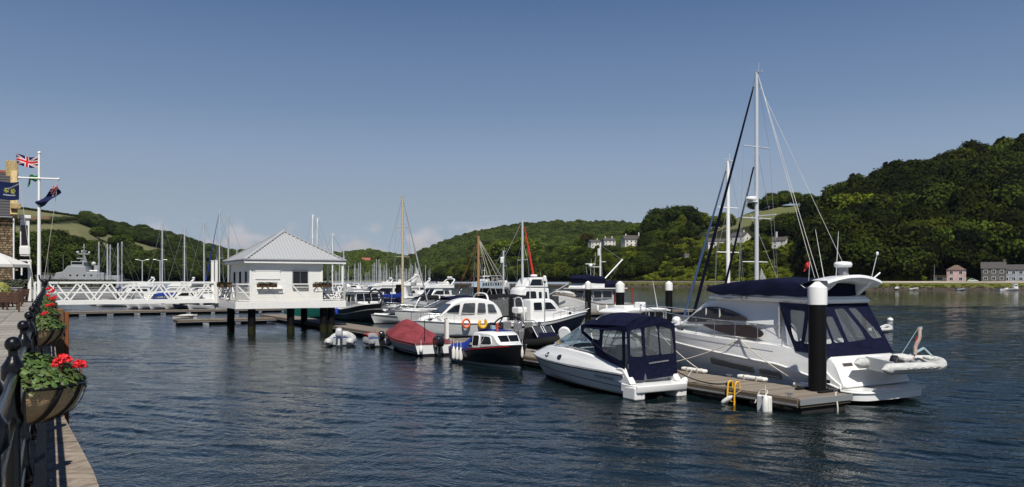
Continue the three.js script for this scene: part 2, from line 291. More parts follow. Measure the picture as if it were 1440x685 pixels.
function frontPanes(root, list, m = M.dark) { for (const [a, b, c, d] of list) obj('windscreen', quad(...inQuad(a, b, c, d, 0.07, 0.012), 0.015), m, root); }
function whip(a, b, r = 0.012, m = M.white) { return bar(a, b, r, 5, r * 0.5); }
function radarDome(x, y, z, r = 0.3) { return lathe([[0, 0], [r * 0.9, 0.02], [r, 0.08], [r, 0.14], [r * 0.85, 0.21], [0, 0.24]], 18, x, y, z); }
function mastRig(root, { x, base, top, r = 0.09, m = M.mastgrey, bow, stern, half = 1.4, deckY = 1.1, spread = [0.45, 0.72], furl, furlR = 0.09, boom, boomM, wires = true, wr = 0.012, topgear = true }) {
  obj('mast', [bar([x, base, 0], [x, top, 0], r, 10, r * 0.75), ...(topgear ? [box(0.5, 0.05, 0.08, x - 0.1, top + 0.03, 0), bar([x - 0.15, top, 0], [x - 0.15, top + 0.5, 0], 0.012, 4), bar([x - 0.05, top + 0.15, 0], [x + 0.4, top + 0.22, 0], 0.01, 4)] : [])], m, root);
  const g = [], sp = [];
  for (const k of spread) { const y = lerp(base, top, k), s = half * 0.62 * (1.15 - 0.3 * k); sp.push(bar([x, y, -s], [x, y, s], 0.035, 6)); if (wires) for (const q of [-1, 1]) { g.push(bar([x - 0.2, deckY, q * half], [x, y, q * s], wr, 4), bar([x, y, q * s], [x, lerp(base, top, Math.min(1, k + 0.28)), 0], wr, 4)); } }
  if (sp.length) obj('spreader', sp, m, root);
  if (wires) { if (bow) g.push(bar(bow, [x + 0.05, top - 0.05, 0], wr, 4)); if (stern) g.push(bar(stern, [x - 0.05, top - 0.02, 0], wr, 4)); if (g.length) obj('rigging', g, M.wire, root); }
  for (const [a, b, fm, fr = furlR] of furl ?? []) { const A = V3(a), Bv = V3(b), q = (k) => A.clone().lerp(Bv, k); obj('furled_sail', [bar(q(0.04), q(0.45), fr, 8, fr * 0.95), bar(q(0.45), q(0.98), fr * 0.95, 8, fr * 0.4)], fm, root); }
  if (boom) { obj('boom', [bar([x, boom[1], 0], boom, 0.06, 8)], m, root); if (boomM) obj('sail_cover', [shell(smoothRing([[x - 0.05, boom[1] + 0.02], [x + 0.02, boom[1] + 0.75], [x - 0.5, boom[1] + 0.45], [boom[0] + 0.4, boom[1] + 0.24], [boom[0], boom[1] + 0.05]], 3), (a, b) => 0.17 - 0.09 * clamp((b - boom[1]) / 0.7), 0.05)], boomM, root); }
}
// an inflatable: two side tubes that meet at the bow
function inflatable(root, { L = 2.9, B = 1.5, r = 0.21, m = M.hyp, floor = M.hypgrey, y = 0.22, up = 0.22, transom = M.grey }) {
  const h = B / 2 - r, pts = [];
  for (const s of [-1, 1]) { const a = [[-L / 2 - 0.25, y, s * h], [-L / 2, y, s * h], [L * 0.1, y, s * h], [L * 0.32, y + up * 0.4, s * h * 0.85], [L / 2 - r, y + up, s * h * 0.3]]; if (s > 0) a.reverse(); pts.push(...a); }
  const rev = pts; const tb = pipe(rev, r, 12, 60);
  obj('tube', [tb, ...[-1, 1].map((s) => at(new THREE.ConeGeometry(r, 0.35, 12), -L / 2 - 0.42, y, s * h, 0, 0, Math.PI / 2))], m, root);
  const c = [-1, 1].map((s) => pipe([[-L / 2 - 0.2, y, s * (h + r)], [L * 0.1, y, s * (h + r)], [L * 0.32, y + up * 0.4, s * (h * 0.85 + r * 0.95)]], 0.022, 5, 16)); obj('rubbing_strake', c, floor, root);
  obj('floor', [grid([[-L / 2, -h * 0.9], [0, -h], [L * 0.3, -h * 0.7], [L * 0.42, -0.1]].map(([x, z]) => [[x, y - r * 0.6, z], [x, y - r * 0.8, 0], [x, y - r * 0.6, -z]]))], floor, root);
  obj('transom', [rbox(0.05, 0.42, 2 * h, 0.015, -L / 2 + 0.02, y + 0.02, 0)], transom, root);
  return h;
}
// a small motor cruiser with raised foredeck, windscreen, arch and optional canopy / flybridge, for the boats in the background
function cruiserKit(root, { L = 8, B = 2.8, hull = M.white, deck = M.white, fb = [0.95, 1.0, 1.3], canopy, hard, fly, arch = true, stripe, rails = true, wl = 0.08, foul, bimini }) {
  const f = addHull(root, { L, B, fb, rake: L * 0.13, draft: 0.5, tw: 0.92, ns: 18, nr: 6, cy: [0.05, 0.55], stripes: stripe ? [['hull_stripe', (t) => lerp(fb[0], fb[2], t * t) * 0.62, (t) => lerp(fb[0], fb[2], t * t) * 0.72, stripe]] : [], wl }, { hull, deck, rub: M.greycloth, foul });
  const h = B / 2, k = L / 8, y = fb[1];
  const w = (a, b) => { const t = clamp((a + L / 2) / L); return Math.max(0.08, Math.min(h - 0.28, f.b(t) - 0.16) - 0.22 * Math.max(0, b - y)); };
  const ct = y + 0.42 * k;
  cabin(root, 'coachroof', [[-L * 0.46, y - 0.2], [-L * 0.46, y + 0.18], [-L * 0.05, y + 0.32], [L * 0.0, ct], [L * 0.16, ct], [L * 0.4, fb[2] + 0.1], [L * 0.42, fb[2] - 0.25]], w, deck, 0.06);
  windows(root, [[[L * 0.03, y + 0.14], [L * 0.03, y + 0.3], [L * 0.14, y + 0.3], [L * 0.21, y + 0.16]]], w, M.dark, 0.06);
  const b0 = w(L * 0.1, ct) - 0.04, tx = -L * 0.03, ty = ct + 0.62 * Math.min(1.15, k);
  if (hard || fly) {
    const hy = y + 1.55 * Math.min(1.2, k), cw = (a, b) => Math.min(h - 0.3, w(a, y)) - 0.16 * clamp((b - y) / 1.4);
    cabin(root, 'wheelhouse', [[-L * 0.22, y], [-L * 0.2, hy], [L * 0.05, hy + 0.03], [L * 0.09, hy - 0.1], [L * 0.19, ct - 0.1], [L * 0.18, y]], cw, M.white, 0.08);
    windows(root, [[[-L * 0.17, y + 0.62 * (hy - y)], [-L * 0.17, hy - 0.18], [-L * 0.08, hy - 0.18], [-L * 0.08, y + 0.62 * (hy - y)]], [[-L * 0.06, y + 0.62 * (hy - y)], [-L * 0.06, hy - 0.18], [L * 0.06, hy - 0.18], [L * 0.13, y + 0.62 * (hy - y)]]].map((p) => p.map(([a, b]) => [a, b - 0.16])), cw, M.dark, 0.07);
    const zb = cw(L * 0.15, ct) - 0.05, zt = cw(L * 0.08, hy) - 0.08;
    for (const s of [-1, 0]) { const z0 = s ? -zb : 0.03, z1 = s ? -0.03 : zb, q0 = s ? -zt : 0.03, q1 = s ? -0.03 : zt; frontPanes(root, [[[L * 0.185, ct - 0.08, z0], [L * 0.185, ct - 0.08, z1], [L * 0.09, hy - 0.1, q1], [L * 0.09, hy - 0.1, q0]]].map(([a, b, c, d]) => [b, a, d, c])); }
    obj('cabin_roof', [rbox(L * 0.36, 0.07, 2 * zt + 0.35, 0.03, -L * 0.075, hy + 0.05, 0)], M.white, root);
    if (fly) {
      cabin(root, 'flybridge', [[-L * 0.26, hy + 0.08], [-L * 0.26, hy + 0.5], [L * 0.02, hy + 0.62], [L * 0.1, hy + 0.1]], (a) => zt + 0.02, M.white, 0.06);
      obj('flybridge_screen', [pipe([[-L * 0.05, hy + 0.9, -zt], [L * 0.03, hy + 0.95, -zt * 0.5], [L * 0.03, hy + 0.95, zt * 0.5], [-L * 0.05, hy + 0.9, zt]], 0.03, 5, 14)], M.steel, root);
      obj('radar_arch', [pipe([[-L * 0.2, hy + 0.4, -zt], [-L * 0.28, hy + 1.25, -zt * 0.85], [-L * 0.29, hy + 1.4, 0], [-L * 0.28, hy + 1.25, zt * 0.85], [-L * 0.2, hy + 0.4, zt]], 0.1, 8, 24)], M.white, root);
      obj('radar_dome', [radarDome(-L * 0.28, hy + 1.5, 0), ball(0.16, -L * 0.28, hy + 1.6, 0.55), bar([-L * 0.28, hy + 1.4, 0.55], [-L * 0.28, hy + 1.5, 0.55], 0.04)], M.white, root);
      obj('helm_seat', [rbox(0.5, 0.7, zt * 1.2, 0.1, -L * 0.12, hy + 0.6, 0)], M.seat, root);
    }
  } else {
    const A = [L * 0.19, ct - 0.03], ring = [[[A[0], A[1], -b0 * 0.55], [tx + 0.35, ty, -b0 * 0.45]], [[A[0], A[1], b0 * 0.55], [tx + 0.35, ty, b0 * 0.45]]];
    obj('windscreen', [quad(ring[0][0], ring[1][0], ring[1][1], ring[0][1]), quad([-L * 0.03, ct - 0.1, -b0 - 0.05], ring[0][0], ring[0][1], [tx - 0.35, ty, -b0]), quad(ring[1][0], [-L * 0.03, ct - 0.1, b0 + 0.05], [tx - 0.35, ty, b0], ring[1][1])], M.smoke, root);
    obj('windscreen_frame', [pipe([[tx - 0.35, ty, -b0], ring[0][1], ring[1][1], [tx - 0.35, ty, b0]], 0.03, 6, 18), bar(...ring[0], 0.022), bar(...ring[1], 0.022)], M.steel, root);
  }
  if (canopy) {
    const cy0 = ty + 0.15, cx0 = -L * 0.44, cx1 = tx + 0.1, z = h - 0.3, rows = [];
    for (let i = 0; i <= 8; i++) { const t = i / 8, x = lerp(cx0, cx1, t), r = []; for (let j = 0; j <= 10; j++) { const q = j / 5 - 1; r.push([x, cy0 + 0.28 * Math.sin(Math.PI * clamp(t * 0.9 + 0.06)) ** 0.6 * (1 - 0.25 * q ** 4) - 0.22 * q ** 6 - 0.02 * Math.cos(i * 2.2) * (1 - q * q), q * z]); } rows.push(r); }
    obj('canopy', [grid(rows)], canopy, root);
    const side = [[cx0 - 0.1, y + 0.1], [cx0, cy0 - 0.06], [cx1, cy0 - 0.05], [cx1 + 0.55, y + 0.32]], hole1 = roundPoly([[cx0 + 0.2, y + 0.45], [cx0 + 0.25, cy0 - 0.25], [(cx0 + cx1) / 2 - 0.08, cy0 - 0.22], [(cx0 + cx1) / 2 - 0.08, y + 0.48]], 0.12), hole2 = roundPoly([[(cx0 + cx1) / 2 + 0.08, y + 0.48], [(cx0 + cx1) / 2 + 0.08, cy0 - 0.22], [cx1 - 0.1, cy0 - 0.22], [cx1 + 0.25, y + 0.5]], 0.12);
    const mp = (s) => (a, b) => [a, b, s * (z + 0.03 - 0.03 * (b - y))];
    obj('canopy_side', [-1, 1].map((s) => sheet(side, [hole1, hole2], mp(s))), canopy, root);
    obj('canopy_window', [-1, 1].flatMap((s) => [hole1, hole2].map((q) => sheet(q, [], (a, b) => [a, b, s * (z + 0.022 - 0.03 * (b - y))]))), M.vinyl, root);
    const back = [[-z, y + 0.1], [-z, cy0 - 0.1], [z, cy0 - 0.1], [z, y + 0.1]], bh = [-1, 1].map((s) => roundPoly([[s * 0.12, y + 0.5], [s * 0.12, cy0 - 0.3], [s * (z - 0.2), cy0 - 0.32], [s * (z - 0.2), y + 0.5]], 0.12)), mb = (a, b) => [cx0 - 0.1 * clamp((cy0 - b) / 1.2), b, a];
    obj('canopy_back', [sheet(back, bh, mb)], canopy, root); obj('canopy_window', bh.map((q) => sheet(q, [], (a, b) => [cx0 + 0.01 - 0.1 * clamp((cy0 - b) / 1.2), b, a])), M.vinyl, root);
  }
  if (bimini) { obj('bimini_top', [grid([0, 1, 2, 3].map((i) => [-1, -0.5, 0, 0.5, 1].map((q) => [-L * 0.4 + i * L * 0.12, ty + 0.62 + 0.1 * Math.sin(i) - 0.12 * q * q, q * (h - 0.3)])))], bimini, root); obj('bimini_frame', [-1, 1].flatMap((s) => [bar([-L * 0.25, y, s * (h - 0.2)], [-L * 0.38, ty + 0.5, s * (h - 0.3)], 0.018), bar([-L * 0.25, y, s * (h - 0.2)], [-L * 0.06, ty + 0.5, s * (h - 0.3)], 0.018)]), M.steel, root); }
  if (arch && !fly) obj('radar_arch', [pipe([[-L * 0.2, y, -h + 0.12], [-L * 0.29, y + 1.3, -h + 0.3], [-L * 0.31, y + 1.55, 0], [-L * 0.29, y + 1.3, h - 0.3], [-L * 0.2, y, h - 0.12]], 0.07, 8, 24)], M.white, root);
  if (rails) hullRail(root, f, 0.55, 0.97, 0.5, 6);
  return f;
}
function yachtKit(root, { L = 10, B = 3.2, hull = M.white, mast = 13, mastM = M.mastgrey, mr = 0.08, furlM = M.offwhite, coverM = M.blue, fb = [1.0, 0.95, 1.25], spray = M.navy, wr = 0.012, stripe, mx = 0.08, simple = false, boom = true, backstay = true }) {
  const f = addHull(root, { L, B, fb, rake: L * 0.12, draft: 0.7, tw: 0.6, round: true, ns: simple ? 10 : 18, nr: simple ? 4 : 6, stripes: stripe ? [['hull_stripe', (t) => lerp(fb[0], fb[2], t * t) - 0.26, (t) => lerp(fb[0], fb[2], t * t) - 0.18, stripe]] : [] }, { hull, deck: M.cream, rub: simple ? undefined : M.teak });
  const y = fb[1], w = (a, b) => Math.max(0.1, Math.min(B * 0.32, f.b(clamp((a + L / 2) / L)) - 0.3) - 0.15 * (b - y));
  cabin(root, 'coachroof', [[-L * 0.12, y - 0.1], [-L * 0.13, y + 0.48], [L * 0.05, y + 0.44], [L * 0.24, y + 0.26], [L * 0.27, y - 0.05]], w, M.white, 0.06);
  if (!simple) { windows(root, [[[-L * 0.09, y + 0.16], [-L * 0.09, y + 0.34], [L * 0.03, y + 0.32], [L * 0.03, y + 0.16]]], w, M.dark, 0.05); if (spray) { obj('sprayhood', [shell(smoothRing([[-L * 0.17, y + 0.2], [-L * 0.17, y + 1.0], [-L * 0.1, y + 1.02], [-L * 0.06, y + 0.45]], 3), (a, b) => w(a, y) + 0.1 - 0.2 * clamp(b - y - 0.3), 0.08)], spray, root); } hullRail(root, f, 0.04, 0.98, 0.55, 9); }
  mastRig(root, { x: L * mx, base: y + 0.3, top: mast, r: mr, m: mastM, bow: [L * 0.49, fb[2], 0], stern: backstay ? [-L * 0.49, fb[0], 0] : null, half: B * 0.46, deckY: y, furl: furlM ? [[[L * 0.48, fb[2] + 0.2, 0], [L * mx + 0.1, mast - 0.4, 0], furlM]] : [], boom: boom ? [-L * 0.36, y + 1.35, 0] : null, boomM: coverM, wr, topgear: !simple });
  return f;
}
// ------------------------------------------------------------------ water
{
  const r = rng(5), comps = [], wind = 0.35;
  for (let i = 0; i < 64; i++) {
    const l = 0.16 * Math.pow(2.9 / 0.16, (i + r()) / 64), a = wind + (r() + r() - 1) * (i % 3 === 0 ? 0.95 : 0.5) + (r() < 0.1 ? Math.PI / 2 : 0);
    const k = 2 * Math.PI / l, slope = 0.0122 * (l > 0.45 && l < 1.4 ? 1.15 : 1) * (l > 1.7 ? 0.7 : 1);
    comps.push({ l, kx: Math.sin(a) * k, kz: Math.cos(a) * k, amp: slope / k, ph: r() * 6.28 });
  }
  const zs = []; let z = 4;
  while (z < 190) { zs.push(z); z += Math.max(0.024, z * 0.0042); }
  while (z < 7000) { zs.push(z); z *= 1.05; }
  const NC = 840, N = NC + 1, pos = new Float32Array(zs.length * N * 3), nor = new Float32Array(zs.length * N * 3), uvs = new Float32Array(zs.length * N * 2);
  let p = 0, q = 0;
  for (const Z of zs) {
    const cell = Math.max(1.9 / NC * Z, 0.024, Z * 0.0042), fade = 1 - sst(120, 185, Z), act = comps.filter((c) => c.l > cell * 2.1);
    for (let i = 0; i <= NC; i++) {
      const x = (i / NC * 1.9 - 0.95) * Z;
      let y = 0, gx = 0, gz = 0;
      if (fade > 0) {
        const wx = x + 0.5 * Math.sin(Z * 0.31 + x * 0.17) + 0.22 * Math.sin(x * 0.9 - Z * 0.7), wz = Z + 0.5 * Math.sin(x * 0.27 - Z * 0.13) + 0.2 * Math.sin(x * 0.8 + Z * 1.1);
        const gust = 0.5 + 1.15 * clamp(0.5 + 1.7 * noise.noise(x * 0.035, Z * 0.05, 4.2) + 0.5 * noise.noise(x * 0.11, Z * 0.16, 2.2)) + 0.3 * noise.noise(x * 0.24, Z * 0.16, 9.1);
        for (const c of act) { const e = gust * fade * sst(2.1, 3.6, c.l / cell) * c.amp, ph = c.kx * wx + c.kz * wz + c.ph, s = Math.sin(ph), co = Math.cos(ph); y += e * s; gx += e * c.kx * co; gz += e * c.kz * co; }
      }
      const l = Math.hypot(gx, 1, gz);
      pos[p] = x; pos[p + 1] = y; pos[p + 2] = -Z; nor[p] = -gx / l; nor[p + 1] = 1 / l; nor[p + 2] = gz / l; p += 3;
      uvs[q] = x / 3.1; uvs[q + 1] = Z / 3.1; q += 2;
    }
  }
  const idx = new Uint32Array((zs.length - 1) * NC * 6); let k = 0;
  for (let j = 0; j < zs.length - 1; j++) for (let i = 0; i < NC; i++) { const a = j * N + i, b = a + 1, c = a + N, d = c + 1; idx[k++] = a; idx[k++] = b; idx[k++] = c; idx[k++] = b; idx[k++] = d; idx[k++] = c; }
  const g = new THREE.BufferGeometry();
  g.setAttribute('position', new THREE.BufferAttribute(pos, 3)); g.setAttribute('normal', new THREE.BufferAttribute(nor, 3)); g.setAttribute('uv', new THREE.BufferAttribute(uvs, 2)); g.setIndex(new THREE.BufferAttribute(idx, 1));
  const w1 = tileNoise(10, 4, 41.3), w2 = tileNoise(34, 3, 17.9);
  const rip = tex(512, 512, (x, y) => 0.5 + 0.75 * w1(x, y) + 0.45 * w2(x, y));
  const m = phys([0.003, 0.0085, 0.0095], 0.045, { ior: 1.33, bumpMap: rip, bumpScale: 0.021 });
  m.side = THREE.FrontSide;
  const o = new THREE.Mesh(g, m); o.name = 'water'; o.userData.kind = 'structure'; o.receiveShadow = true; scene.add(o);
}
// ------------------------------------------------------------------ hills, woods, far shore
const grassMat = mat([1, 1, 1], 0.95, { vertexColors: true, bumpMap: bumpTex, bumpScale: 0.5 });
const leafMat = mat([0.062, 0.088, 0.012], 0.9, { specularIntensity: 0.12, vertexColors: true });
const barkMat = mat([0.07, 0.055, 0.04], 0.95, { map: woodTex });
// crown: leaf clumps spread through lumpy lobes, with a dark heart
function crownGeo(seed, { w = 1, h = 1, lobes = 11, leaves = 2600, leaf = 0.034, cone = 0, base = 0.18 }) {
  const r = rng(seed), L = [], pos = [], nor = [], col = [];
  for (let i = 0; i < lobes; i++) {
    const a = i * 2.4 + r(), t = (i + 0.5) / lobes, el = Math.asin(lerp(-0.35, 0.98, t)), q = 0.29 * (0.8 + 0.5 * r()) * (1 - cone * Math.max(0, Math.sin(el)) * 0.6);
    L.push({ c: new THREE.Vector3(Math.cos(a) * Math.cos(el) * 0.31 * w * (1 - cone * 0.5 * Math.max(0, Math.sin(el))), 0.5 * h + base * 0.5 + Math.sin(el) * 0.33 * h, Math.sin(a) * Math.cos(el) * 0.31 * w), q, tone: 0.6 + 0.75 * r() });
  }
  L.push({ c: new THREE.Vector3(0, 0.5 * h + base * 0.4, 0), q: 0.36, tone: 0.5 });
  const v = new THREE.Vector3(), n = new THREE.Vector3(), t1 = new THREE.Vector3(), t2 = new THREE.Vector3();
  const per = Math.ceil(leaves / L.length);
  for (const b of L) {
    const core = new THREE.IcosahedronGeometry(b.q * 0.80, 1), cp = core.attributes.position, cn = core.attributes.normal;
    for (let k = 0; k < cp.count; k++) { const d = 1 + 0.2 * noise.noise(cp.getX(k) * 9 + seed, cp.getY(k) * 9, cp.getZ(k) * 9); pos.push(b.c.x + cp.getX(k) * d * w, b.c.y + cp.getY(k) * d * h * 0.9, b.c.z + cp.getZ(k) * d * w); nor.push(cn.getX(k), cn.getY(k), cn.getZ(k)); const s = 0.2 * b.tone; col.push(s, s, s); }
    for (let k = 0; k < per; k++) {
      v.set(r() - 0.5, r() - 0.42, r() - 0.5).normalize(); n.copy(v);
      const d = b.q * (0.86 + 0.26 * r() * r()), cx = b.c.x + v.x * d * w, cy = b.c.y + v.y * d * h * 0.92, cz = b.c.z + v.z * d * w;
      n.x += (r() - 0.5) * 1.0; n.y += (r() - 0.35) * 1.0; n.z += (r() - 0.5) * 1.0; n.normalize();
      t1.set(r() - 0.5, r() - 0.5, r() - 0.5).cross(n).normalize(); t2.crossVectors(n, t1);
      const s = leaf * (0.6 + 0.9 * r()), tone = b.tone * (0.6 + 0.85 * r()), yl = 1 + 0.25 * (r() - 0.4);
      const A = [[-1, -0.55], [0.25, -0.75], [1, 0.1], [0.1, 0.8]].map(([a, c]) => [cx + (t1.x * a + t2.x * c) * s, cy + (t1.y * a + t2.y * c) * s - Math.abs(a) * s * 0.25, cz + (t1.z * a + t2.z * c) * s]);
      for (const m of [0, 1, 2, 0, 2, 3]) { pos.push(...A[m]); nor.push(n.x, n.y, n.z); col.push(tone * yl, tone, tone * 0.9); }
    }
  }
  const g = new THREE.BufferGeometry();
  g.setAttribute('position', new THREE.Float32BufferAttribute(pos, 3)); g.setAttribute('normal', new THREE.Float32BufferAttribute(nor, 3)); g.setAttribute('color', new THREE.Float32BufferAttribute(col, 3)); g.setAttribute('uv', new THREE.Float32BufferAttribute(new Float32Array(pos.length / 3 * 2), 2));
  return g;
}
const crowns = [1, 2, 3, 4, 5, 6].map((s) => crownGeo(s * 7 + 3, { w: 1 + 0.15 * (s % 3), h: 0.85 + 0.12 * (s % 2) }));
const conifer = crownGeo(77, { w: 0.62, h: 1.25, cone: 1, lobes: 13 });
const bushes = [1, 2, 3].map((s) => crownGeo(s * 13 + 50, { lobes: 7, leaves: 900, leaf: 0.06, h: 0.7, base: 0.0 }));
function hill(name, { px0, px1, n = 90, shore, ridgeZ, ridgeY, pow = 1, m = 26, drop = true, y0 = 3, rough = 3, color, seed = 1, flat = 0 }) {
  const yAt = (px, s) => { const zr = ridgeZ(px), hr = (395 - ridgeY(px)) * zr / F + EYE; const zz = lerp(shore(px), zr, s); return s <= 1 ? y0 + (hr - y0) * Math.pow(clamp((s - flat) / (1 - flat)), pow) + rough * Math.sin(Math.PI * clamp(s)) * fbm(px * 0.02 + seed, zz * 0.011, seed, 3) * 2 : hr - (s - 1) * (hr * 0.9); };
  const pt = (px, s) => { const Z = lerp(shore(px), ridgeZ(px), s); return [(px - 720) / F * Z, yAt(px, s), -Z]; };
  const rows = [], cols = [];
  for (let i = 0; i <= n; i++) { const px = lerp(px0, px1, i / n), r = []; for (let j = 0; j <= m + (drop ? 6 : 0); j++) { const s = j / m; const p = pt(px, s); r.push(p); const c = color(px, s, p); cols.push(...c); } rows.push(r); }
  const pos = rows.flat(2), idx = [], k = rows[0].length;
  for (let i = 0; i < n; i++) for (let j = 0; j < k - 1; j++) { const a = i * k + j; idx.push(a, a + k, a + 1, a + 1, a + k, a + k + 1); }
  const g = new THREE.BufferGeometry(); g.setAttribute('position', new THREE.Float32BufferAttribute(pos, 3)); g.setAttribute('color', new THREE.Float32BufferAttribute(cols, 3)); g.setIndex(idx); g.computeVertexNormals();
  g.setAttribute('uv', new THREE.Float32BufferAttribute(rows.flat().flatMap((p) => [p[0] / 40, p[2] / 40]), 2));
  const o = new THREE.Mesh(g, grassMat); o.name = name; o.userData.kind = 'structure'; shade(o); scene.add(o);
  return { pt, yAt, shore, ridgeZ };
}
// a wood: a mass of crowns too many to count, one object of instances per crown shape
function wood(name, label, H, { px0, px1, count, seed, keep, size, tint, s0 = 0.02, s1 = 1.04, shapes = crowns }) {
  const r = rng(seed), lists = shapes.map(() => []), tc = new THREE.Color();
  let zmax = 0; for (let q = px0; q <= px1; q += 20) zmax = Math.max(zmax, H.ridgeZ(q) * (H.ridgeZ(q) - H.shore(q)));
  for (let i = 0, tries = 0; i < count && tries < count * 12; tries++) {
    const px = lerp(px0, px1, r()), s = lerp(s0, s1, r()), Z = lerp(H.shore(px), H.ridgeZ(px), s);
    if (r() > Z * (H.ridgeZ(px) - H.shore(px)) / zmax) continue;
    const [x, y, z] = H.pt(px, s), yi = 395 - (y - EYE) * F / Z;
    const k = keep ? keep(px, yi, s, x, z) : 1; if (r() > k) continue;
    const d = size(px, yi, s) * (0.62 + 0.5 * r() + 0.5 * r() * r() * r()), sh = r() * shapes.length | 0;
    lists[sh].push([x, y - d * 0.1, z, d, d * (0.8 + 0.35 * r()), r() * 6.28, tint(px, yi, r, x, z)]); i++;
  }
  const dm = new THREE.Object3D(), root = new THREE.Group(); root.name = name; root.userData = { kind: 'stuff', label, category: 'wood' }; scene.add(root);
  lists.forEach((l, k) => {
    if (!l.length) return;
    const im = new THREE.InstancedMesh(shapes[k], leafMat, l.length); im.name = 'foliage'; im.userData.kind = 'stuff';
    l.forEach((a, i) => { dm.position.set(a[0], a[1], a[2]); dm.scale.set(a[3], a[4], a[3]); dm.rotation.y = a[5]; dm.updateMatrix(); im.setMatrixAt(i, dm.matrix); im.setColorAt(i, tc.setRGB(...a[6])); });
    shade(im); root.add(im);
  });
}
const rpt = (l) => curve(l);
const G1 = [0.085, 0.095, 0.030], G2 = [0.115, 0.115, 0.045], G3 = [0.02, 0.024, 0.009], MUD = [0.06, 0.052, 0.04], EARTH = [0.15, 0.085, 0.05];
const mix3 = (a, b, t) => a.map((x, i) => lerp(x, b[i], t));
// the far valley beyond the moorings
const farHill = hill('far_hill', { px0: 250, px1: 660, n: 70, shore: () => 1350, ridgeZ: () => 1900, ridgeY: rpt([[250, 356], [400, 360], [480, 361], [500, 358], [520, 356], [545, 361], [570, 366], [600, 376], [660, 386]]), pow: 0.8, color: (px, s, p) => mix3(G1, G2, clamp(0.5 + fbm(p[0] * 0.01, p[2] * 0.01, 3))), seed: 4 });
wood('valley_wood', 'distant dark wood with scattered houses at the head of the valley', farHill, { px0: 250, px1: 650, count: 5200, seed: 21, size: () => 11, keep: (px, y) => (noise.noise(px * 0.03, y * 0.08, 2) > 0.34 ? 0.15 : 1), tint: (px, y, r) => { const k = 0.75 + 0.6 * r(); return [k * 1.0, k, k * 1.05]; } });
// left hill: fields above, wood below and along the crest
const leftField = (px, y) => { const top = curve([[20, 318], [60, 316], [110, 314], [150, 329], [200, 343], [260, 358]])(px), bot = curve([[20, 344], [60, 338], [110, 347], [160, 353], [220, 358], [260, 359]])(px); return (y > top && y < bot && px < 255) || (px < 118 && y < curve([[20, 306], [118, 304]])(px) - 0.5); };
const leftHill = hill('left_hill', { px0: -320, px1: 420, n: 130, m: 44, shore: rpt([[-320, 200], [0, 240], [80, 330], [200, 520], [320, 800], [420, 1000]]), ridgeZ: rpt([[-320, 800], [0, 900], [200, 1100], [420, 1500]]), ridgeY: rpt([[-320, 275], [0, 291], [30, 294], [110, 305], [150, 320], [200, 331], [240, 339], [300, 354], [340, 363], [420, 380]]), pow: 1.05, color: (px, s, p) => { const y = 395 - (p[1] - EYE) * F / -p[2]; const f = fbm(p[0] * 0.012, p[2] * 0.012, 8, 3); return leftField(px, y) ? mix3([0.115, 0.125, 0.052], [0.16, 0.15, 0.072], clamp(0.5 + f * 1.6)) : (px < 70 && y > 303 && y < 309 ? EARTH : G3); }, seed: 9 });
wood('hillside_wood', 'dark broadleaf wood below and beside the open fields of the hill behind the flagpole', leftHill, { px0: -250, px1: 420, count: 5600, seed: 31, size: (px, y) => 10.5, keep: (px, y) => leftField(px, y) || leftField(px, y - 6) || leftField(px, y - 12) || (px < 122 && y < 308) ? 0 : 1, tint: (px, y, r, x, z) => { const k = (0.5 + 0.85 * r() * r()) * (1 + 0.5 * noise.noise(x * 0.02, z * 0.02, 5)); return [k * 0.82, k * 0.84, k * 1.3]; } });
{ // hedges round the fields
  const l = []; for (let px = 14; px < 122; px += 1.15) l.push([px, curve([[14, 315], [60, 314], [90, 310], [122, 308]])(px)]); for (let px = 20; px < 112; px += 1.6) l.push([px, curve([[20, 293], [60, 298], [112, 304]])(px)]);
  const g = [], r = rng(8), dm = new THREE.Object3D(); const im = new THREE.InstancedMesh(bushes[0], leafMat, l.length);
  l.forEach(([px, y], i) => { let s = 0.3; for (let k = 0; k < 60; k++) { const q = leftHill.pt(px, k / 60); if (395 - (q[1] - EYE) * F / -q[2] <= y) { s = k / 60; break; } s = 1; } const p = leftHill.pt(px, s); const d = 4.5 + 2 * r(); dm.position.set(p[0], p[1] - 0.5, p[2]); dm.scale.set(d * 1.6, d * 0.7, d); dm.rotation.y = r() * 6; dm.updateMatrix(); im.setMatrixAt(i, dm.matrix); im.setColorAt(i, new THREE.Color(0.5, 0.52, 0.5)); });
  im.name = 'field_hedges'; im.userData = { kind: 'stuff', label: 'dark hedges that divide the fields on the hill behind the flagpole', category: 'hedge' }; shade(im); scene.add(im);
}
// the middle hill across the river
const midHill = hill('middle_hill', { px0: 540, px1: 1180, n: 110, m: 34, shore: rpt([[540, 1250], [620, 1000], [700, 850], [900, 800], [1180, 800]]), ridgeZ: () => 1450, ridgeY: rpt([[540, 374], [575, 363], [600, 352], [640, 337], [680, 327], [720, 320], [780, 315], [850, 313], [900, 316], [960, 322], [1180, 330]]), pow: 0.85, rough: 6, color: (px, s, p) => mix3([0.055, 0.062, 0.022], [0.11, 0.115, 0.05], s > 0.94 ? 1 : clamp(0.35 + fbm(p[0] * 0.01, p[2] * 0.01, 3))), seed: 14 });
wood('scrub_wood', 'close green scrub and woodland over the rounded hill across the river', midHill, { px0: 545, px1: 1150, count: 10500, seed: 41, s1: 1.0, size: (px, y, s) => lerp(11, 6.5, sst(0.1, 0.7, s)), keep: (px, y, s) => (px > 800 && s > 0.93 ? 0.1 : 1), tint: (px, y, r, x, z) => { const k = (0.5 + 0.7 * r()) * (1 + 0.55 * noise.noise(x * 0.013, z * 0.013, 2)); return [k * 0.98, k * 0.98, k * 1.7]; } });
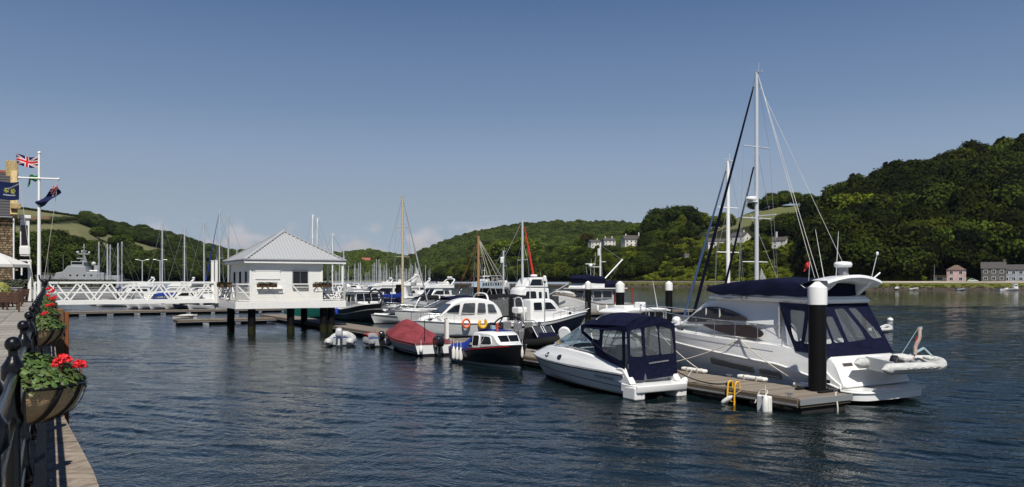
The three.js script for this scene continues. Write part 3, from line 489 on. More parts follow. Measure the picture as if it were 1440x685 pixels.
// the right bank and its wooded hill
const bankZ = rpt([[580, 1040], [620, 960], [700, 770], [760, 690], [800, 640], [900, 545], [1000, 470], [1100, 400], [1200, 356], [1440, 344], [1700, 350]]);
const rightField = (px, y) => px > 990 && px < 1175 && y > curve([[990, 321], [1050, 300], [1100, 290], [1135, 286], [1175, 292]])(px) && y < curve([[990, 331], [1050, 318], [1110, 311], [1145, 316], [1175, 312]])(px);
const terrace = (px, y) => px > 930 && px < 1130 && y > 338;
const rightHill = hill('right_hill', { px0: 585, px1: 1800, n: 150, m: 34, shore: (px) => bankZ(px) + 14, ridgeZ: rpt([[585, 1100], [700, 930], [800, 830], [900, 740], [1000, 720], [1100, 700], [1200, 590], [1440, 560], [1800, 560]]), ridgeY: rpt([[585, 391], [620, 386], [660, 376], [700, 369], [740, 366], [800, 360], [830, 350], [870, 343], [920, 336], [960, 322], [1000, 326], [1050, 300], [1090, 289], [1130, 289], [1160, 302], [1190, 296], [1250, 277], [1300, 264], [1350, 252], [1400, 244], [1440, 233], [1600, 206], [1800, 200]]), pow: 0.95, rough: 4, flat: 0.045, y0: 3.6, color: (px, s, p) => { const y = 395 - (p[1] - EYE) * F / -p[2]; const f = clamp(0.5 + fbm(p[0] * 0.03, p[2] * 0.03, 3)); return rightField(px, y) ? mix3([0.10, 0.115, 0.04], [0.14, 0.14, 0.06], f) : terrace(px, y) ? mix3([0.07, 0.085, 0.025], [0.14, 0.14, 0.05], f) : G3; }, seed: 19 });
const houseGap = (px, y) => (px > 819 && px < 908 && y > 333 && y < 361) || (px > 982 && px < 1062 && y > 326 && y < 362) || (px > 1076 && px < 1118 && y > 330 && y < 366);
const shoreGap = (px, y) => y > 389 && px > 1300 && (px < 1378 || px > 1376);
wood('riverside_wood', 'dense dark green wood covering the steep hill on the far bank', rightHill, { px0: 588, px1: 1780, count: 2500, seed: 51, s0: 0.05, shapes: [...crowns, conifer], size: (px, y, s) => (px > 1150 ? 20 : terrace(px, y) ? 5.5 : 11.5), keep: (px, y, s) => (rightField(px, y) || rightField(px, y - 7) || rightField(px, y - 14) ? 0.0 : houseGap(px, y) ? 0.0 : shoreGap(px, y) ? 0 : terrace(px, y) ? 0.7 : 1), tint: (px, y, r, x, z) => { const pick = r(), big = 1 + 0.6 * noise.noise(x * 0.021, z * 0.021, 7); const k = (0.28 + 0.95 * r() * r()) * big * lerp(lerp(1.35, 0.95, sst(700, 930, px)), 0.5, sst(980, 1240, px)); return pick < 0.1 ? [k * 1.5, k * 1.35, k * 0.8] : pick < 0.22 ? [k * 0.55, k * 0.6, k * 0.75] : [k, k, k * 0.95]; } });
wood('bank_scrub', 'bushes and brambles on the terraces below the hill field', rightHill, { px0: 860, px1: 1300, count: 2600, seed: 61, s0: 0.03, s1: 0.8, shapes: bushes, size: () => 4.2, keep: (px, y) => (terrace(px, y) ? 0.85 : y > 380 ? 0.6 : houseGap(px, y) && y > 350 ? 0.9 : 0), tint: (px, y, r) => { const k = 0.8 + 0.8 * r(); return [k * 1.15, k, k * 0.8]; } });
// the river wall and the road along the far bank
function bankStrip(name, a, b, mtl, kind, px0 = 640, px1 = 1760) { const rows = []; for (let i = 0; i <= 110; i++) { const px = lerp(px0, px1, i / 110), z = bankZ(px), j = fbm(px * 0.11, 2, 3, 3); rows.push([a, b].flat().map(([dz, y, w = 0]) => { const Z = z + dz + j * w * 6; return [(px - 720) / F * Z, Math.max(-0.5, y + j * w * 1.2), -Z]; })); } const o = obj(name, [grid(rows)], mtl); o.userData.kind = kind; return o; }
const mudMat = mat([0.075, 0.062, 0.05], 0.8, { map: concTex.clone(), bumpMap: bumpTex, bumpScale: 0.3 });
bankStrip('shore', [[-6, -0.6, 1], [-2, 0.35, 1], [1.5, 1.0, 0.4], [3.5, 1.35, 0.5]], [], mudMat, 'structure');
bankStrip('grass_bank', [[2.5, 1.1, 0.6], [4.5, 2.2, 0.5], [7.5, 3.05, 0.2], [8.6, 3.3, 0.05]], [], mat([0.10, 0.105, 0.03], 0.95, { bumpMap: bumpTex, bumpScale: 0.4 }), 'structure', 800);
bankStrip('road', [[8.4, 3.28], [8.45, 4.0], [8.9, 4.03], [9.0, 3.4], [14.5, 3.5], [18, 3.6]], [], mat([0.42, 0.37, 0.32], 0.9, { map: concTex }), 'structure', 830);
{ const r = rng(77), dm = new THREE.Object3D(), n = 620, im = new THREE.InstancedMesh(bushes[1], leafMat, n); for (let i = 0; i < n; i++) { const px = lerp(810, 1500, r()), Z = bankZ(px) + 2.8 + 4.6 * r(), q = r(), d = (0.7 + 0.9 * r()) * (Z - bankZ(px) > 5.6 ? 0.5 : 1); dm.position.set((px - 720) / F * Z, 0.9 + (Z - bankZ(px) - 2.8) * 0.4, -Z); dm.scale.set(d * 1.5, d * 0.8, d); dm.rotation.y = r() * 6; dm.updateMatrix(); im.setMatrixAt(i, dm.matrix); const k = 0.7 + 0.8 * r(); im.setColorAt(i, new THREE.Color(k * 1.25, k, k * 0.8)); } im.name = 'shore_weeds'; im.userData = { kind: 'stuff', label: 'weeds and low bushes on the grass bank under the far road', category: 'weeds' }; shade(im); scene.add(im); }
{ // rocks at the water's edge
  const r = rng(78), dm = new THREE.Object3D(), n = 900, g = new THREE.DodecahedronGeometry(0.5, 0), im = new THREE.InstancedMesh(g, mat([0.07, 0.06, 0.05], 0.95), n); for (let i = 0; i < n; i++) { const px = lerp(700, 1500, r()), Z = bankZ(px) - 3 + 6 * r(), d = 0.5 + 1.3 * r() * r(); dm.position.set((px - 720) / F * Z, 0.1 + (Z - bankZ(px) + 3) * 0.2, -Z); dm.scale.set(d * 1.5, d * 0.8, d); dm.rotation.set(r() * 6, r() * 6, 0); dm.updateMatrix(); im.setMatrixAt(i, dm.matrix); const k = 0.6 + 1.0 * r(); im.setColorAt(i, new THREE.Color(k, k, k)); } im.name = 'shore_rocks'; im.userData = { kind: 'stuff', label: 'dark rocks along the waterline of the far bank', category: 'rocks' }; shade(im); scene.add(im); }
// trees that stand out one by one
function stand(H, px, yTarget) { let best = 0; for (let k = 0; k <= 100; k++) { const q = H.pt(px, k / 100), y = 395 - (q[1] - EYE) * F / -q[2]; if (y >= yTarget) best = k / 100; } return new THREE.Vector3(...H.pt(px, best)); }
const treeProto = {};
function tree(kind, name, label, pos, w, h, tint, group, turn = 0) {
  const key = kind + tint.join(); let p = treeProto[key], o;
  if (!p) {
    const g = kind === 'conifer' ? conifer : kind === 'bush' ? bushes[1] : crowns[kind];
    o = thing(name, label, 'tree', pos, turn, group);
    const lm = leafMat.clone(); lm.color = leafMat.color.clone().multiply(lin(...tint));
    const limbs = [cyl(0.035, 0.02, 0.4, 0, 0.2, 0, 8)]; for (let i = 0; i < 5; i++) limbs.push(bar([0, 0.28, 0], [Math.cos(i * 1.3) * 0.25, 0.5 + 0.05 * i, Math.sin(i * 1.3) * 0.25], 0.014, 5, 0.006));
    obj('trunk', limbs, barkMat, o); obj('crown', g, lm, o); treeProto[key] = o;
  } else o = copyOf(p, name, label, pos, turn, group);
  o.scale.set(w, h, w); o.position.y -= h * 0.06;
  return o;
}
// trees one can tell apart
tree(1, 'pine_tree', 'tallest dark conifer on the crest above the white houses', stand(rightHill, 938, 325), 30, 27, [0.3, 0.34, 0.42]);
tree(4, 'pine_tree', 'broad dark conifer beside the tallest one on the crest', stand(rightHill, 960, 325), 24, 22, [0.3, 0.34, 0.42]);
tree(3, 'pine_tree', 'dark conifer lower down between the white houses and the crest', stand(rightHill, 921, 340), 22, 28, [0.32, 0.36, 0.42]);
tree(2, 'copper_beech', 'dark purple tree at the end of the white houses on the slope', stand(rightHill, 826, 349), 13, 16, [0.5, 0.28, 0.42]);
tree(4, 'broadleaf_tree', 'round tree rising behind the gabled white house', stand(rightHill, 895, 328), 16, 15, [0.8, 0.85, 0.9]);
[[982, 318, 17], [1003, 322, 15], [1022, 321, 13]].forEach(([px, y, d], i) => tree(i, 'broadleaf_tree', ['pale green tree next to the dark conifers on the crest', 'rounded tree on the crest left of the hill field', 'small rounded tree at the lower corner of the hill field'][i], stand(rightHill, px, y), d, d, [1.15, 1.1, 0.9]));
const nth = ['first', 'second', 'third', 'fourth', 'fifth', 'sixth', 'seventh', 'eighth', 'ninth', 'tenth'];
[[1084, 293, 11], [1098, 290, 13], [1118, 288, 11], [1138, 288, 13], [1150, 291, 13]].forEach(([px, y, d], i) => tree((i + 2) % 6, 'broadleaf_tree', `${nth[i]} round tree along the top of the hill field, counted from the tall mast`, stand(rightHill, px, y), d, d * 0.95, [0.8, 0.85, 0.8], 'trees along the top of the hill field', i));
[[1168, 304, 14], [1186, 300, 17], [1214, 291, 19], [1238, 283, 19], [1272, 274, 20], [1300, 266, 21], [1330, 259, 20], [1362, 252, 21], [1396, 247, 20], [1430, 238, 22]].forEach(([px, y, d], i) => tree(i % 6, 'broadleaf_tree', `${nth[i]} tall tree along the skyline of the wooded hill, counted from the field`, stand(rightHill, px, y), d, d, i % 3 === 1 ? [0.4, 0.42, 0.46] : [0.62, 0.66, 0.64], 'skyline trees of the wooded hill', i * 1.7));
tree(2, 'broadleaf_tree', 'yellow-green tree among the dark crowns near the skyline of the wooded hill', stand(rightHill, 1366, 262), 20, 18, [1.7, 1.35, 0.8]);
tree(5, 'broadleaf_tree', 'bright green tree in the dip at the edge of the wooded hill', stand(rightHill, 1200, 300), 18, 17, [1.25, 1.3, 0.9]);
tree(0, 'broadleaf_tree', 'big round tree behind the pink house', stand(rightHill, 1318, 380), 20, 21, [0.8, 0.85, 0.8]);
tree(3, 'broadleaf_tree', 'broad tree between the pink house and the terraced houses', stand(rightHill, 1368, 372), 22, 24, [0.7, 0.75, 0.7]);
tree(1, 'broadleaf_tree', 'bushy tree by the far road, near the small flat-roofed shed', stand(rightHill, 1272, 388), 12, 12, [1.2, 1.05, 0.9]);
tree(4, 'broadleaf_tree', 'lone round tree in the big field on the hill behind the flagpole', stand(leftHill, 139, 337), 12, 12, [0.7, 0.75, 0.8]);
tree(5, 'broadleaf_tree', 'single tree at the upper end of the hedge on the hill behind the flagpole', stand(leftHill, 124, 311), 11, 10, [0.7, 0.75, 0.8]);
tree(0, 'broadleaf_tree', 'dark rounded tree at the foot of the sloping field', stand(leftHill, 171, 356), 19, 17, [0.65, 0.7, 0.75]);
[[714, 352, 30], [742, 356, 28], [690, 362, 26]].forEach(([px, y, d], i) => tree(i + 1, 'broadleaf_tree', ['tall bright green tree rising behind the grey and red rigging', 'wide green tree right of the red furled sail', 'green tree left of the slim grey mast'][i], stand(rightHill, px, 372), d, d, [1.1, 1.1, 0.85], undefined, i));
// houses
const roofSlate = mat([0.085, 0.08, 0.082], 0.8, { map: concTex }), roofBrown = mat([0.16, 0.115, 0.095], 0.85, { map: concTex }), renderWhite = mat([0.74, 0.73, 0.70], 0.85, { map: concTex }), renderPink = mat([0.60, 0.43, 0.42], 0.85, { map: concTex }), stoneGrey = mat([0.15, 0.145, 0.14], 0.9, { map: concTex, bumpMap: bumpTex, bumpScale: 0.05 }), renderBlue = mat([0.33, 0.36, 0.42], 0.85, { map: concTex });
function house(name, label, pos, turn, { w, d, h, roof = 3, wall = renderWhite, roofM = roofSlate, rows = 2, cols = 3, hip = false, chim = [], door = -1, group, sideWins = 1, trimM = M.paint }) {
  const o = thing(name, label, 'house', pos, turn, group);
  obj('wall', [box(w, h + 3, d, 0, h / 2 - 1.5, 0), ...(hip ? [] : [-1, 1].map((s) => { const q = s * (w / 2); return sheet([[-d / 2, h], [0, h + roof - 0.15], [d / 2, h]], [], (a, b) => [q, b, a]); }))], wall, o);
  const e = 0.35, ry = h - 0.08, rw = w / 2 + e, rd = d / 2 + e, hx = hip ? Math.max(0.1, rw - rd) : rw;
  const R = [];
  for (const s of [-1, 1]) R.push(quad([-rw, ry, s * rd], [rw, ry, s * rd], [hx, h + roof, 0], [-hx, h + roof, 0], 0.12 * s * -1));
  if (hip) for (const s of [-1, 1]) R.push(fan([[s * rw, ry, -rd], [s * rw, ry, rd], [s * hx, h + roof, 0]]));
  const rf = obj('roof', R, roofM, o);
  for (const [cx, ch] of chim) obj('chimney', [box(0.9, ch + roof, 0.8, cx, h + (ch + roof) / 2, 0), box(1.0, 0.15, 0.9, cx, h + ch + roof, 0)], wall, rf);
  const ww = Math.min(1.3, w / cols * 0.5), wh = Math.min(1.35, h / rows * 0.5);
  for (let i = 0; i < rows; i++) for (let j = 0; j < cols; j++) {
    const x = (j + 0.5) / cols * w - w / 2, y = (i + 0.55) / rows * h, isDoor = i === 0 && j === door;
    if (isDoor) { obj('door', [box(1, 2.1, 0.1, x, 1.05, d / 2 + 0.02)], M.teak, o); continue; }
    const wn = obj('window', [box(ww, wh, 0.08, x, y, d / 2 + 0.01)], M.dark, o);
    obj('window_frame', [box(ww + 0.24, 0.12, 0.14, x, y - wh / 2 - 0.06, d / 2 + 0.03), box(ww + 0.24, 0.12, 0.12, x, y + wh / 2 + 0.06, d / 2 + 0.03), box(0.12, wh, 0.12, x - ww / 2 - 0.06, y, d / 2 + 0.03), box(0.12, wh, 0.12, x + ww / 2 + 0.06, y, d / 2 + 0.03), box(0.06, wh, 0.1, x, y, d / 2 + 0.02)], trimM, wn);
  }
  for (let i = 0; i < rows && sideWins; i++) for (const s of [-1, 1]) { const wn = obj('window', [box(0.08, wh, ww, s * (w / 2 + 0.01), (i + 0.55) / rows * h, 0)], M.dark, o); obj('window_frame', [box(0.14, 0.12, ww + 0.24, s * (w / 2 + 0.03), (i + 0.55) / rows * h - wh / 2 - 0.06, 0), box(0.12, 0.12, ww + 0.2, s * (w / 2 + 0.03), (i + 0.55) / rows * h + wh / 2 + 0.06, 0), ...[-1, 1].map((q) => box(0.12, wh + 0.06, 0.1, s * (w / 2 + 0.028), (i + 0.55) / rows * h, q * (ww / 2 + 0.05)))], trimM, wn); }
  return o;
}
{
  const q = (px, dz = 19) => { const Z = bankZ(px) + dz; return P(px, Z, 3.6); };
  house('pink_house', 'pale pink two-storey house with a hipped roof beside the far road', q(1345), 0.52 - Math.PI / 2 + 0.5, { w: 7.5, d: 6, h: 5.6, roof: 2.2, wall: renderPink, roofM: roofBrown, hip: true, cols: 2 });
  const sh = thing('roadside_shed', 'low flat-roofed grey shed left of the pink house', 'shed', q(1322), -0.55); obj('wall', [box(5, 2.7, 4, 0, 1.35, 0)], stoneGrey, sh); obj('roof', [box(5.5, 0.25, 4.5, 0, 2.82, 0)], roofBrown, sh); obj('window', [box(2.2, 1.1, 0.1, 0, 1.6, 2.02)], M.dark, sh);
  house('stone_house', 'dark grey stone house with white bay windows in the riverside terrace', q(1397, 21), -0.5, { w: 9.5, d: 7.5, h: 6.2, roof: 3, wall: stoneGrey, cols: 3, chim: [[4.3, 1.0]] });
  house('grey_house', 'pale blue-grey rendered house at the end of the riverside terrace', q(1430, 19), -0.5, { w: 11, d: 7, h: 5.6, roof: 2.4, wall: renderBlue, cols: 4, chim: [[-4.8, 1.2]] });
  const car = thing('parked_car', 'pale green car parked between the pink house and the stone house', 'car', q(1368, 15), -0.5);
  obj('body', [shell(smoothRing([[-2, 0.35], [-2.05, 0.8], [-1.4, 1.0], [1.2, 0.95], [2.05, 0.75], [2.05, 0.35]], 3), () => 0.82, 0.1), shell(smoothRing([[-1.5, 0.95], [-1.0, 1.45], [0.5, 1.45], [1.15, 0.95]], 3), (a, b) => 0.8 - 0.25 * (b - 0.95), 0.08)], mat([0.5, 0.6, 0.55], 0.3), car);
  obj('window', [-1, 1].flatMap((s) => sideWin([[-1.2, 1.0], [-0.9, 1.38], [0.45, 1.38], [0.95, 1.0]], (a, b) => 0.81 - 0.25 * (b - 0.95), s, 0.06)), M.dark, car);
  for (const [x, z] of [[-1.25, 0.75], [-1.25, -0.75], [1.25, 0.75], [1.25, -0.75]]) { const wl = obj('wheel', [cyl(0.32, 0.32, 0.2, x, 0.32, z, 16, Math.PI / 2)], M.rubber, car); obj('rim', [cyl(0.19, 0.19, 0.22, x, 0.32, z, 12, Math.PI / 2)], M.silver, wl); }
  const S = (px, y) => { const p = stand(rightHill, px, y); p.y += 0.2; return p; };
  house('hill_house', 'leftmost of the white houses on the wooded slope, beside the purple tree', S(836, 348.5), 0.35, { w: 11, d: 8, h: 5.5, roof: 2.6, cols: 3, chim: [[3, 1.2]] });
  house('hill_house', 'white house with two pale chimneys between two others on the wooded slope', S(856, 347.5), 0.2, { w: 11, d: 8, h: 6, roof: 2.6, cols: 3, chim: [[-3.5, 1.6], [3.2, 1.8]] });
  const hh = house('hill_house', 'large white house with a dark roof and tall gable chimney on the wooded slope', S(888, 347.0), 0.25, { w: 16, d: 9, h: 6, roof: 4.2, cols: 4, chim: [[-5.5, 1.2], [7, 2.6]] });
  house('hill_house', 'small pale house half hidden behind the tall conifers', S(915, 330), 0.2, { w: 8, d: 7, h: 4.5, roof: 2.4, cols: 2, chim: [[2, 1]] });
  house('hill_house', 'long low white house with a grey roof seen left of the slender mast', S(1008, 347), 0.1, { w: 16, d: 8, h: 3.8, roof: 2.4, rows: 1, cols: 5 });
  house('hill_house', 'grey and white gabled house seen between the two tall masts', S(1041, 346), -0.9, { w: 12, d: 9, h: 7, roof: 3, cols: 3, chim: [[3, 1.4]], wall: renderWhite });
  house('hill_house', 'small white house with a tall chimney right of the tallest mast', S(1098, 348), -0.8, { w: 9, d: 6, h: 4.6, roof: 2.4, cols: 2, chim: [[-2.8, 3.4]] });
  house('hill_cottage', 'tiny white cottage among bushes below the tall dark conifers', S(968, 366), 0.1, { w: 6, d: 5, h: 3, roof: 1.8, rows: 1, cols: 2 });
  house('roadside_cottage', 'low pale cottage in the trees above the yacht radar', S(1173, 372), 0.1, { w: 8, d: 5, h: 3, roof: 2, rows: 1, cols: 3 });
  const dk = thing('waterside_terrace', 'dark purple terrace of tall houses at the river bend in the distance', 'building', P(624, 985, 1), 0.5); obj('wall', [0, 1, 2].map((i) => box(5.5, 11 - i % 2, 8, i * 5.7 - 5.7, 5.3, 0)), mat([0.13, 0.075, 0.11], 0.85), dk); obj('roof', [0, 1, 2].map((i) => box(5.6, 0.8, 8.4, i * 5.7 - 5.7, 11.2 - i % 2, 0)), mat([0.45, 0.42, 0.4], 0.85), dk);
  for (let i = 0; i < 3; i++) for (let j = 0; j < 3; j++) obj('window', [box(2.6, 1.6, 0.2, i * 5.7 - 5.7, 2.2 + j * 3.2, 4.02)], M.dark, dk);
  const F2 = (px, y) => stand(farHill, px, y);
  house('valley_house', 'small red-roofed house in the distant wood behind the hut', F2(515, 372), 0.2, { w: 16, d: 11, h: 9, roof: 5, wall: mat([0.42, 0.22, 0.17], 0.9), roofM: mat([0.3, 0.1, 0.07], 0.9), cols: 3 });
  [[546, 371], [552, 374], [541, 376], [528, 380]].forEach(([px, y], i) => house('valley_house', `${['tiny', 'second tiny', 'third tiny', 'fourth tiny'][i]} white house in the distant valley wood by the tan mast`, F2(px, y), 0.3 * i, { w: 13, d: 9, h: 7, roof: 4, cols: 3, group: 'white houses at the head of the valley', sideWins: 0 }));
}
// ------------------------------------------------------------------ the quay
const QY = 2.6, QEDGE = (u) => u < 7 ? 0.36 : u < 11 ? lerp(0.36, 0.15, (u - 7) / 4) : 0.15;
const l2 = (u, v, y) => { const p = uv(u, v, y); return [p.x, p.y, p.z]; };
const harbour = (g, u = 0, v = 0, y = 0) => { g.rotateY(HU); const p = uv(u, v, y); return g.translate(p.x, p.y, p.z); };   // geometry built with x = u, z = v
const concM = mat([0.25, 0.21, 0.17], 0.9, { map: concTex, bumpMap: bumpTex, bumpScale: 0.01 });
const slabMs = [[0.30, 0.285, 0.26], [0.34, 0.32, 0.29], [0.27, 0.255, 0.235]].map((c) => mat(c, 0.9, { map: concTex }));
const copB = mat([0.29, 0.245, 0.20], 0.9, { map: concTex, bumpMap: bumpTex, bumpScale: 0.012 });
const darkStone = mat([0.10, 0.095, 0.085], 0.9, { map: concTex, bumpMap: bumpTex, bumpScale: 0.03 });
{
  const q = thing('quay', undefined, undefined, uv(0, 0, 0), HU); q.userData = { kind: 'structure' };
  // body of the wall below the coping, and the ground behind it
  const ring = [[-6, -60], [-6, 0.3], [7, 0.3], [11, 0.09], [66, 0.09], [66, 0.6], [140, 0.6], [140, -60]];
  obj('wall', slabOf(ring, [], (a, b, c) => [a, -1 + c, b], QY - 0.05 + 1), darkStone, q);
  const r = rng(3);
  let u = -4; const cg = [], cw = 0.56;
  while (u < 66) { const l = 1.35 + 0.3 * r(), e0 = QEDGE(u), e1 = QEDGE(u + l); if (u > -1) { const o = obj('coping_stone', slabOf([[u + 0.011, e0 - cw], [u + 0.011, e0], [u + l - 0.011, e1 + 0.006 * r()], [u + l - 0.011, e1 - cw]], [], (a, b, c) => [a, QY - 0.3 + c, b], 0.3 + 0.008 * r()), r() < 0.5 ? concM : copB, q); cg.push(o); } u += l; }
  const sg = [slabMs[0], slabMs[1], slabMs[2]];
  for (let i = 0; i < 46; i++) for (let j = 0; j < 6; j++) { const a = 1 + i * 1.5, b = -0.52 - j * 1.05 - (j > 3 ? 0 : 0), t = r(); obj('paving_slab', [box(1.485, 0.06, 1.035, a + 0.75, QY - 0.035 + 0.004 * t, b - 0.525)], sg[t * 3 | 0], q); }
  obj('paving', [box(70, 0.06, 40, 36, QY - 0.045, -26.9)], slabMs[0], q);
}
{ // railing with ball finials
  const t = thing('quay_railing', 'black iron railing with round ball finials along the quay edge', 'railing', uv(0, -0.168, QY), HU); t.scale.set(0.8, 1.0757, 0.8);
  const post = merged([lathe([[0, 0], [0.11, 0], [0.11, 0.06], [0.075, 0.1], [0.06, 0.14], [0.052, 0.3], [0.066, 0.33], [0.066, 0.36], [0.05, 0.4], [0.046, 0.72], [0.064, 0.75], [0.064, 0.79], [0.048, 0.82], [0.045, 0.96], [0.075, 0.985], [0.075, 1.05], [0.05, 1.075], [0.035, 1.1]], 16)]);
  const finial = merged([ball(0.053, 0, 1.162, 0, [1, 0.744, 1], 14), cyl(0.03, 0.03, 0.06, 0, 1.1, 0, 10)]);
  const railG = [];
  for (let k = -1; k < 29; k++) {
    const u = 3.88 + 2.64 * k, p = new THREE.Mesh(post, M.iron); p.name = 'post'; shade(p); p.position.set(u, 0, 0); t.add(p);
    const f = new THREE.Mesh(finial, M.iron); f.name = 'ball_finial'; shade(f); p.add(f);
    if (k < 28) for (const [y, rr] of [[1.0, 0.034], [0.77, 0.024], [0.35, 0.024], [0.13, 0.03]]) { const b = obj('rail', [bar([u + 0.04, y, 0], [u + 2.6, y, 0], rr, 10)], M.iron, t); }
    if (k < 28) obj('kick_rail', [rbox(2.62, 0.05, 0.11, 0.015, u + 1.32, 0.12, 0.14)], M.pile, t);
  }
}
// hanging flower baskets on the water side of the railing
const coir = mat([0.42, 0.285, 0.155], 0.98, { map: wearTex, bumpMap: tex(256, 256, (x, y) => 0.5 + 0.9 * noise.noise(x * 60, y * 60, 1) * 0.5 + 0.4 * n2(x, y)), bumpScale: 0.012 });
const leafG = mat([1, 1, 1], 0.55, { vertexColors: true });
const petal = mat([0.75, 0.02, 0.03], 0.6), petalPink = mat([0.55, 0.12, 0.2], 0.6), strapM = mat([0.025, 0.022, 0.02], 0.7);
function leafMass(seed, n, place, size, tone = [0.10, 0.17, 0.035]) {
  const r = rng(seed), pos = [], col = [], v = new THREE.Vector3(), a = new THREE.Vector3(), b = new THREE.Vector3();
  for (let i = 0; i < n; i++) {
    const [x, y, z, nx, ny, nz] = place(r); v.set(nx + (r() - 0.5) * 1.1, ny + (r() - 0.3) * 1.0, nz + (r() - 0.5) * 1.1).normalize();
    a.set(r() - 0.5, r() - 0.5, r() - 0.5).cross(v).normalize(); b.crossVectors(v, a); const s = size * (0.6 + 0.8 * r()), k = 0.5 + 1.0 * r(), yl = r() < 0.2 ? 1.5 : 1;
    const c = [0, 1, 2, 3, 4, 5, 6].map((q) => { const an = q / 7 * 6.283, rr = s * (q === 0 ? 0.55 : 1); return [x + (a.x * Math.cos(an) + b.x * Math.sin(an)) * rr - v.x * s * 0.15, y + (a.y * Math.cos(an) + b.y * Math.sin(an)) * rr - v.y * s * 0.15, z + (a.z * Math.cos(an) + b.z * Math.sin(an)) * rr - v.z * s * 0.15]; });
    for (let q = 0; q < 7; q++) { pos.push(x, y, z, ...c[q], ...c[(q + 1) % 7]); for (let w = 0; w < 3; w++) col.push(tone[0] * k * yl, tone[1] * k, tone[2] * k); }
  }
  const g = new THREE.BufferGeometry(); g.setAttribute('position', new THREE.Float32BufferAttribute(pos, 3)); g.setAttribute('color', new THREE.Float32BufferAttribute(col, 3)); g.computeVertexNormals();
  g.setAttribute('uv', new THREE.Float32BufferAttribute(new Float32Array(pos.length / 3 * 2), 2)); return g;
}
function flowerHead(x, y, z, s, seed, m, parent) {
  const r = rng(seed), g = [];
  for (let i = 0; i < 42; i++) { const a = r() * 6.28, e = Math.acos(1 - 1.3 * r()), d = s * (0.85 + 0.25 * r()), p = [x + Math.sin(e) * Math.cos(a) * d, y + Math.cos(e) * d * 0.8, z + Math.sin(e) * Math.sin(a) * d]; for (let k = 0; k < 4; k++) { const c = new THREE.CircleGeometry(s * 0.3, 6); c.scale(1, 0.75, 1); c.rotateX((r() - 0.5) * 1.4); c.rotateY(r() * 6.28); g.push(c.translate(p[0] + (r() - 0.5) * s * 0.35, p[1] + (r() - 0.5) * s * 0.25, p[2] + (r() - 0.5) * s * 0.35)); } }
  g.push(bar([x, y - 0.12, z], [x, y, z], 0.004, 4));
  return obj('flower_head', g, m, parent);
}
function basket(u, label, seed, flowers, W = 0.40, simple = false) {    // half-round basket: x = u along the rail, z = v outwards
  const t = thing('flower_basket', label, 'flower basket', uv(u * 0.8, -0.104, 0.84), HU, 'flower baskets on the quay railing'); t.scale.setScalar(0.8);
  const y0 = 3.46, D = 0.27, O = 0.36, rows = [];
  for (let i = 0; i <= 10; i++) { const e = i / 10 * Math.PI / 2, row = []; for (let j = 0; j <= 22; j++) { const a = j / 22 * Math.PI, c = Math.cos(e) ** 0.72, lump = 1 + 0.035 * noise.noise(j * 0.8 + seed, i * 0.6, 3); row.push([Math.cos(a) * W * c * lump, y0 - Math.sin(e) * D * lump, Math.sin(a) * O * c * lump]); } rows.push(row); }
  obj('coir_liner', [grid(rows), fan(Array.from({ length: 23 }, (_, j) => [Math.cos(j / 22 * Math.PI) * W * 0.96, y0 - 0.03, Math.sin(j / 22 * Math.PI) * O * 0.96]))], coir, t);
  const on = (a, e, k = 1.02) => { const c = Math.cos(e) ** 0.72; return [Math.cos(a) * W * c * k, y0 - Math.sin(e) * D * k, Math.sin(a) * O * c * k]; };
  const fr = [pipe(Array.from({ length: 13 }, (_, j) => on(j / 12 * Math.PI, 0, 1.02)), 0.014, 6, 40), bar([-W, y0, 0], [W, y0, 0], 0.014)];
  obj('basket_frame', fr, M.iron, t);
  for (let k = 0; k < 6; k++) { const a0 = 0.18 + k * 0.52, band = []; for (let i = 0; i <= 12; i++) { const q = i / 12, e = q * 1.38, a = a0 - 0.25 + 0.95 * q * (1 - 0.12 * k), w = 0.075; band.push([on(a - w / (0.3 + Math.cos(e)), e, 1.03), on(a, e, 1.045), on(a + w / (0.3 + Math.cos(e)), e, 1.03)]); } obj('strap', [grid(band)], strapM, t); }
  const gm = leafMass(seed, simple ? 420 : 1150, (r) => { const a = r() * Math.PI, q = Math.sqrt(r()), h = (1 - q * q) * 0.15 + 0.05; return [Math.cos(a) * W * 1.08 * q, y0 + h * (0.35 + 0.8 * r()) - (q > 0.85 ? 0.05 * r() : 0), Math.sin(a) * (O + 0.04) * q - 0.02, Math.cos(a) * q, 0.9, Math.sin(a) * q]; }, 0.019, [0.05, 0.092, 0.016]);
  const fo = new THREE.Mesh(gm, leafG); fo.name = 'foliage'; shade(fo); t.add(fo);
  flowers.forEach(([x, y, z, s, m], i) => flowerHead(x, y0 + y, z, s, seed * 10 + i, m ?? petal, t));
  return t;
}
basket(6.75, 'nearest flower basket, with two big red geranium heads over green leaves', 3, [[-0.16, 0.17, 0.22, 0.046], [-0.1, 0.125, 0.33, 0.04], [-0.22, 0.14, 0.17, 0.02]]);
basket(14.6, 'second flower basket along the railing, all green leaves and a few small red buds', 5, [[0.1, 0.23, 0.1, 0.03], [-0.1, 0.22, 0.06, 0.026]]);
basket(20.2, 'third flower basket along the railing, with a thin scatter of red flowers', 7, [[0, 0.22, 0.2, 0.04], [-0.2, 0.2, 0.12, 0.04]], 0.44, true);
basket(27.5, 'fourth flower basket along the railing, small with several red blooms', 9, [[0.1, 0.2, 0.2, 0.05], [-0.2, 0.22, 0.25, 0.05], [0, 0.25, 0.3, 0.05], [-0.1, 0.3, 0.12, 0.05]], 0.44, true);
basket(35, 'fifth flower basket along the railing, full of red flowers above the others', 11, [[0.1, 0.3, 0.2, 0.06], [-0.2, 0.32, 0.25, 0.06], [0, 0.38, 0.3, 0.06], [-0.1, 0.42, 0.12, 0.06], [0.2, 0.46, 0.2, 0.06]], 0.46, true);
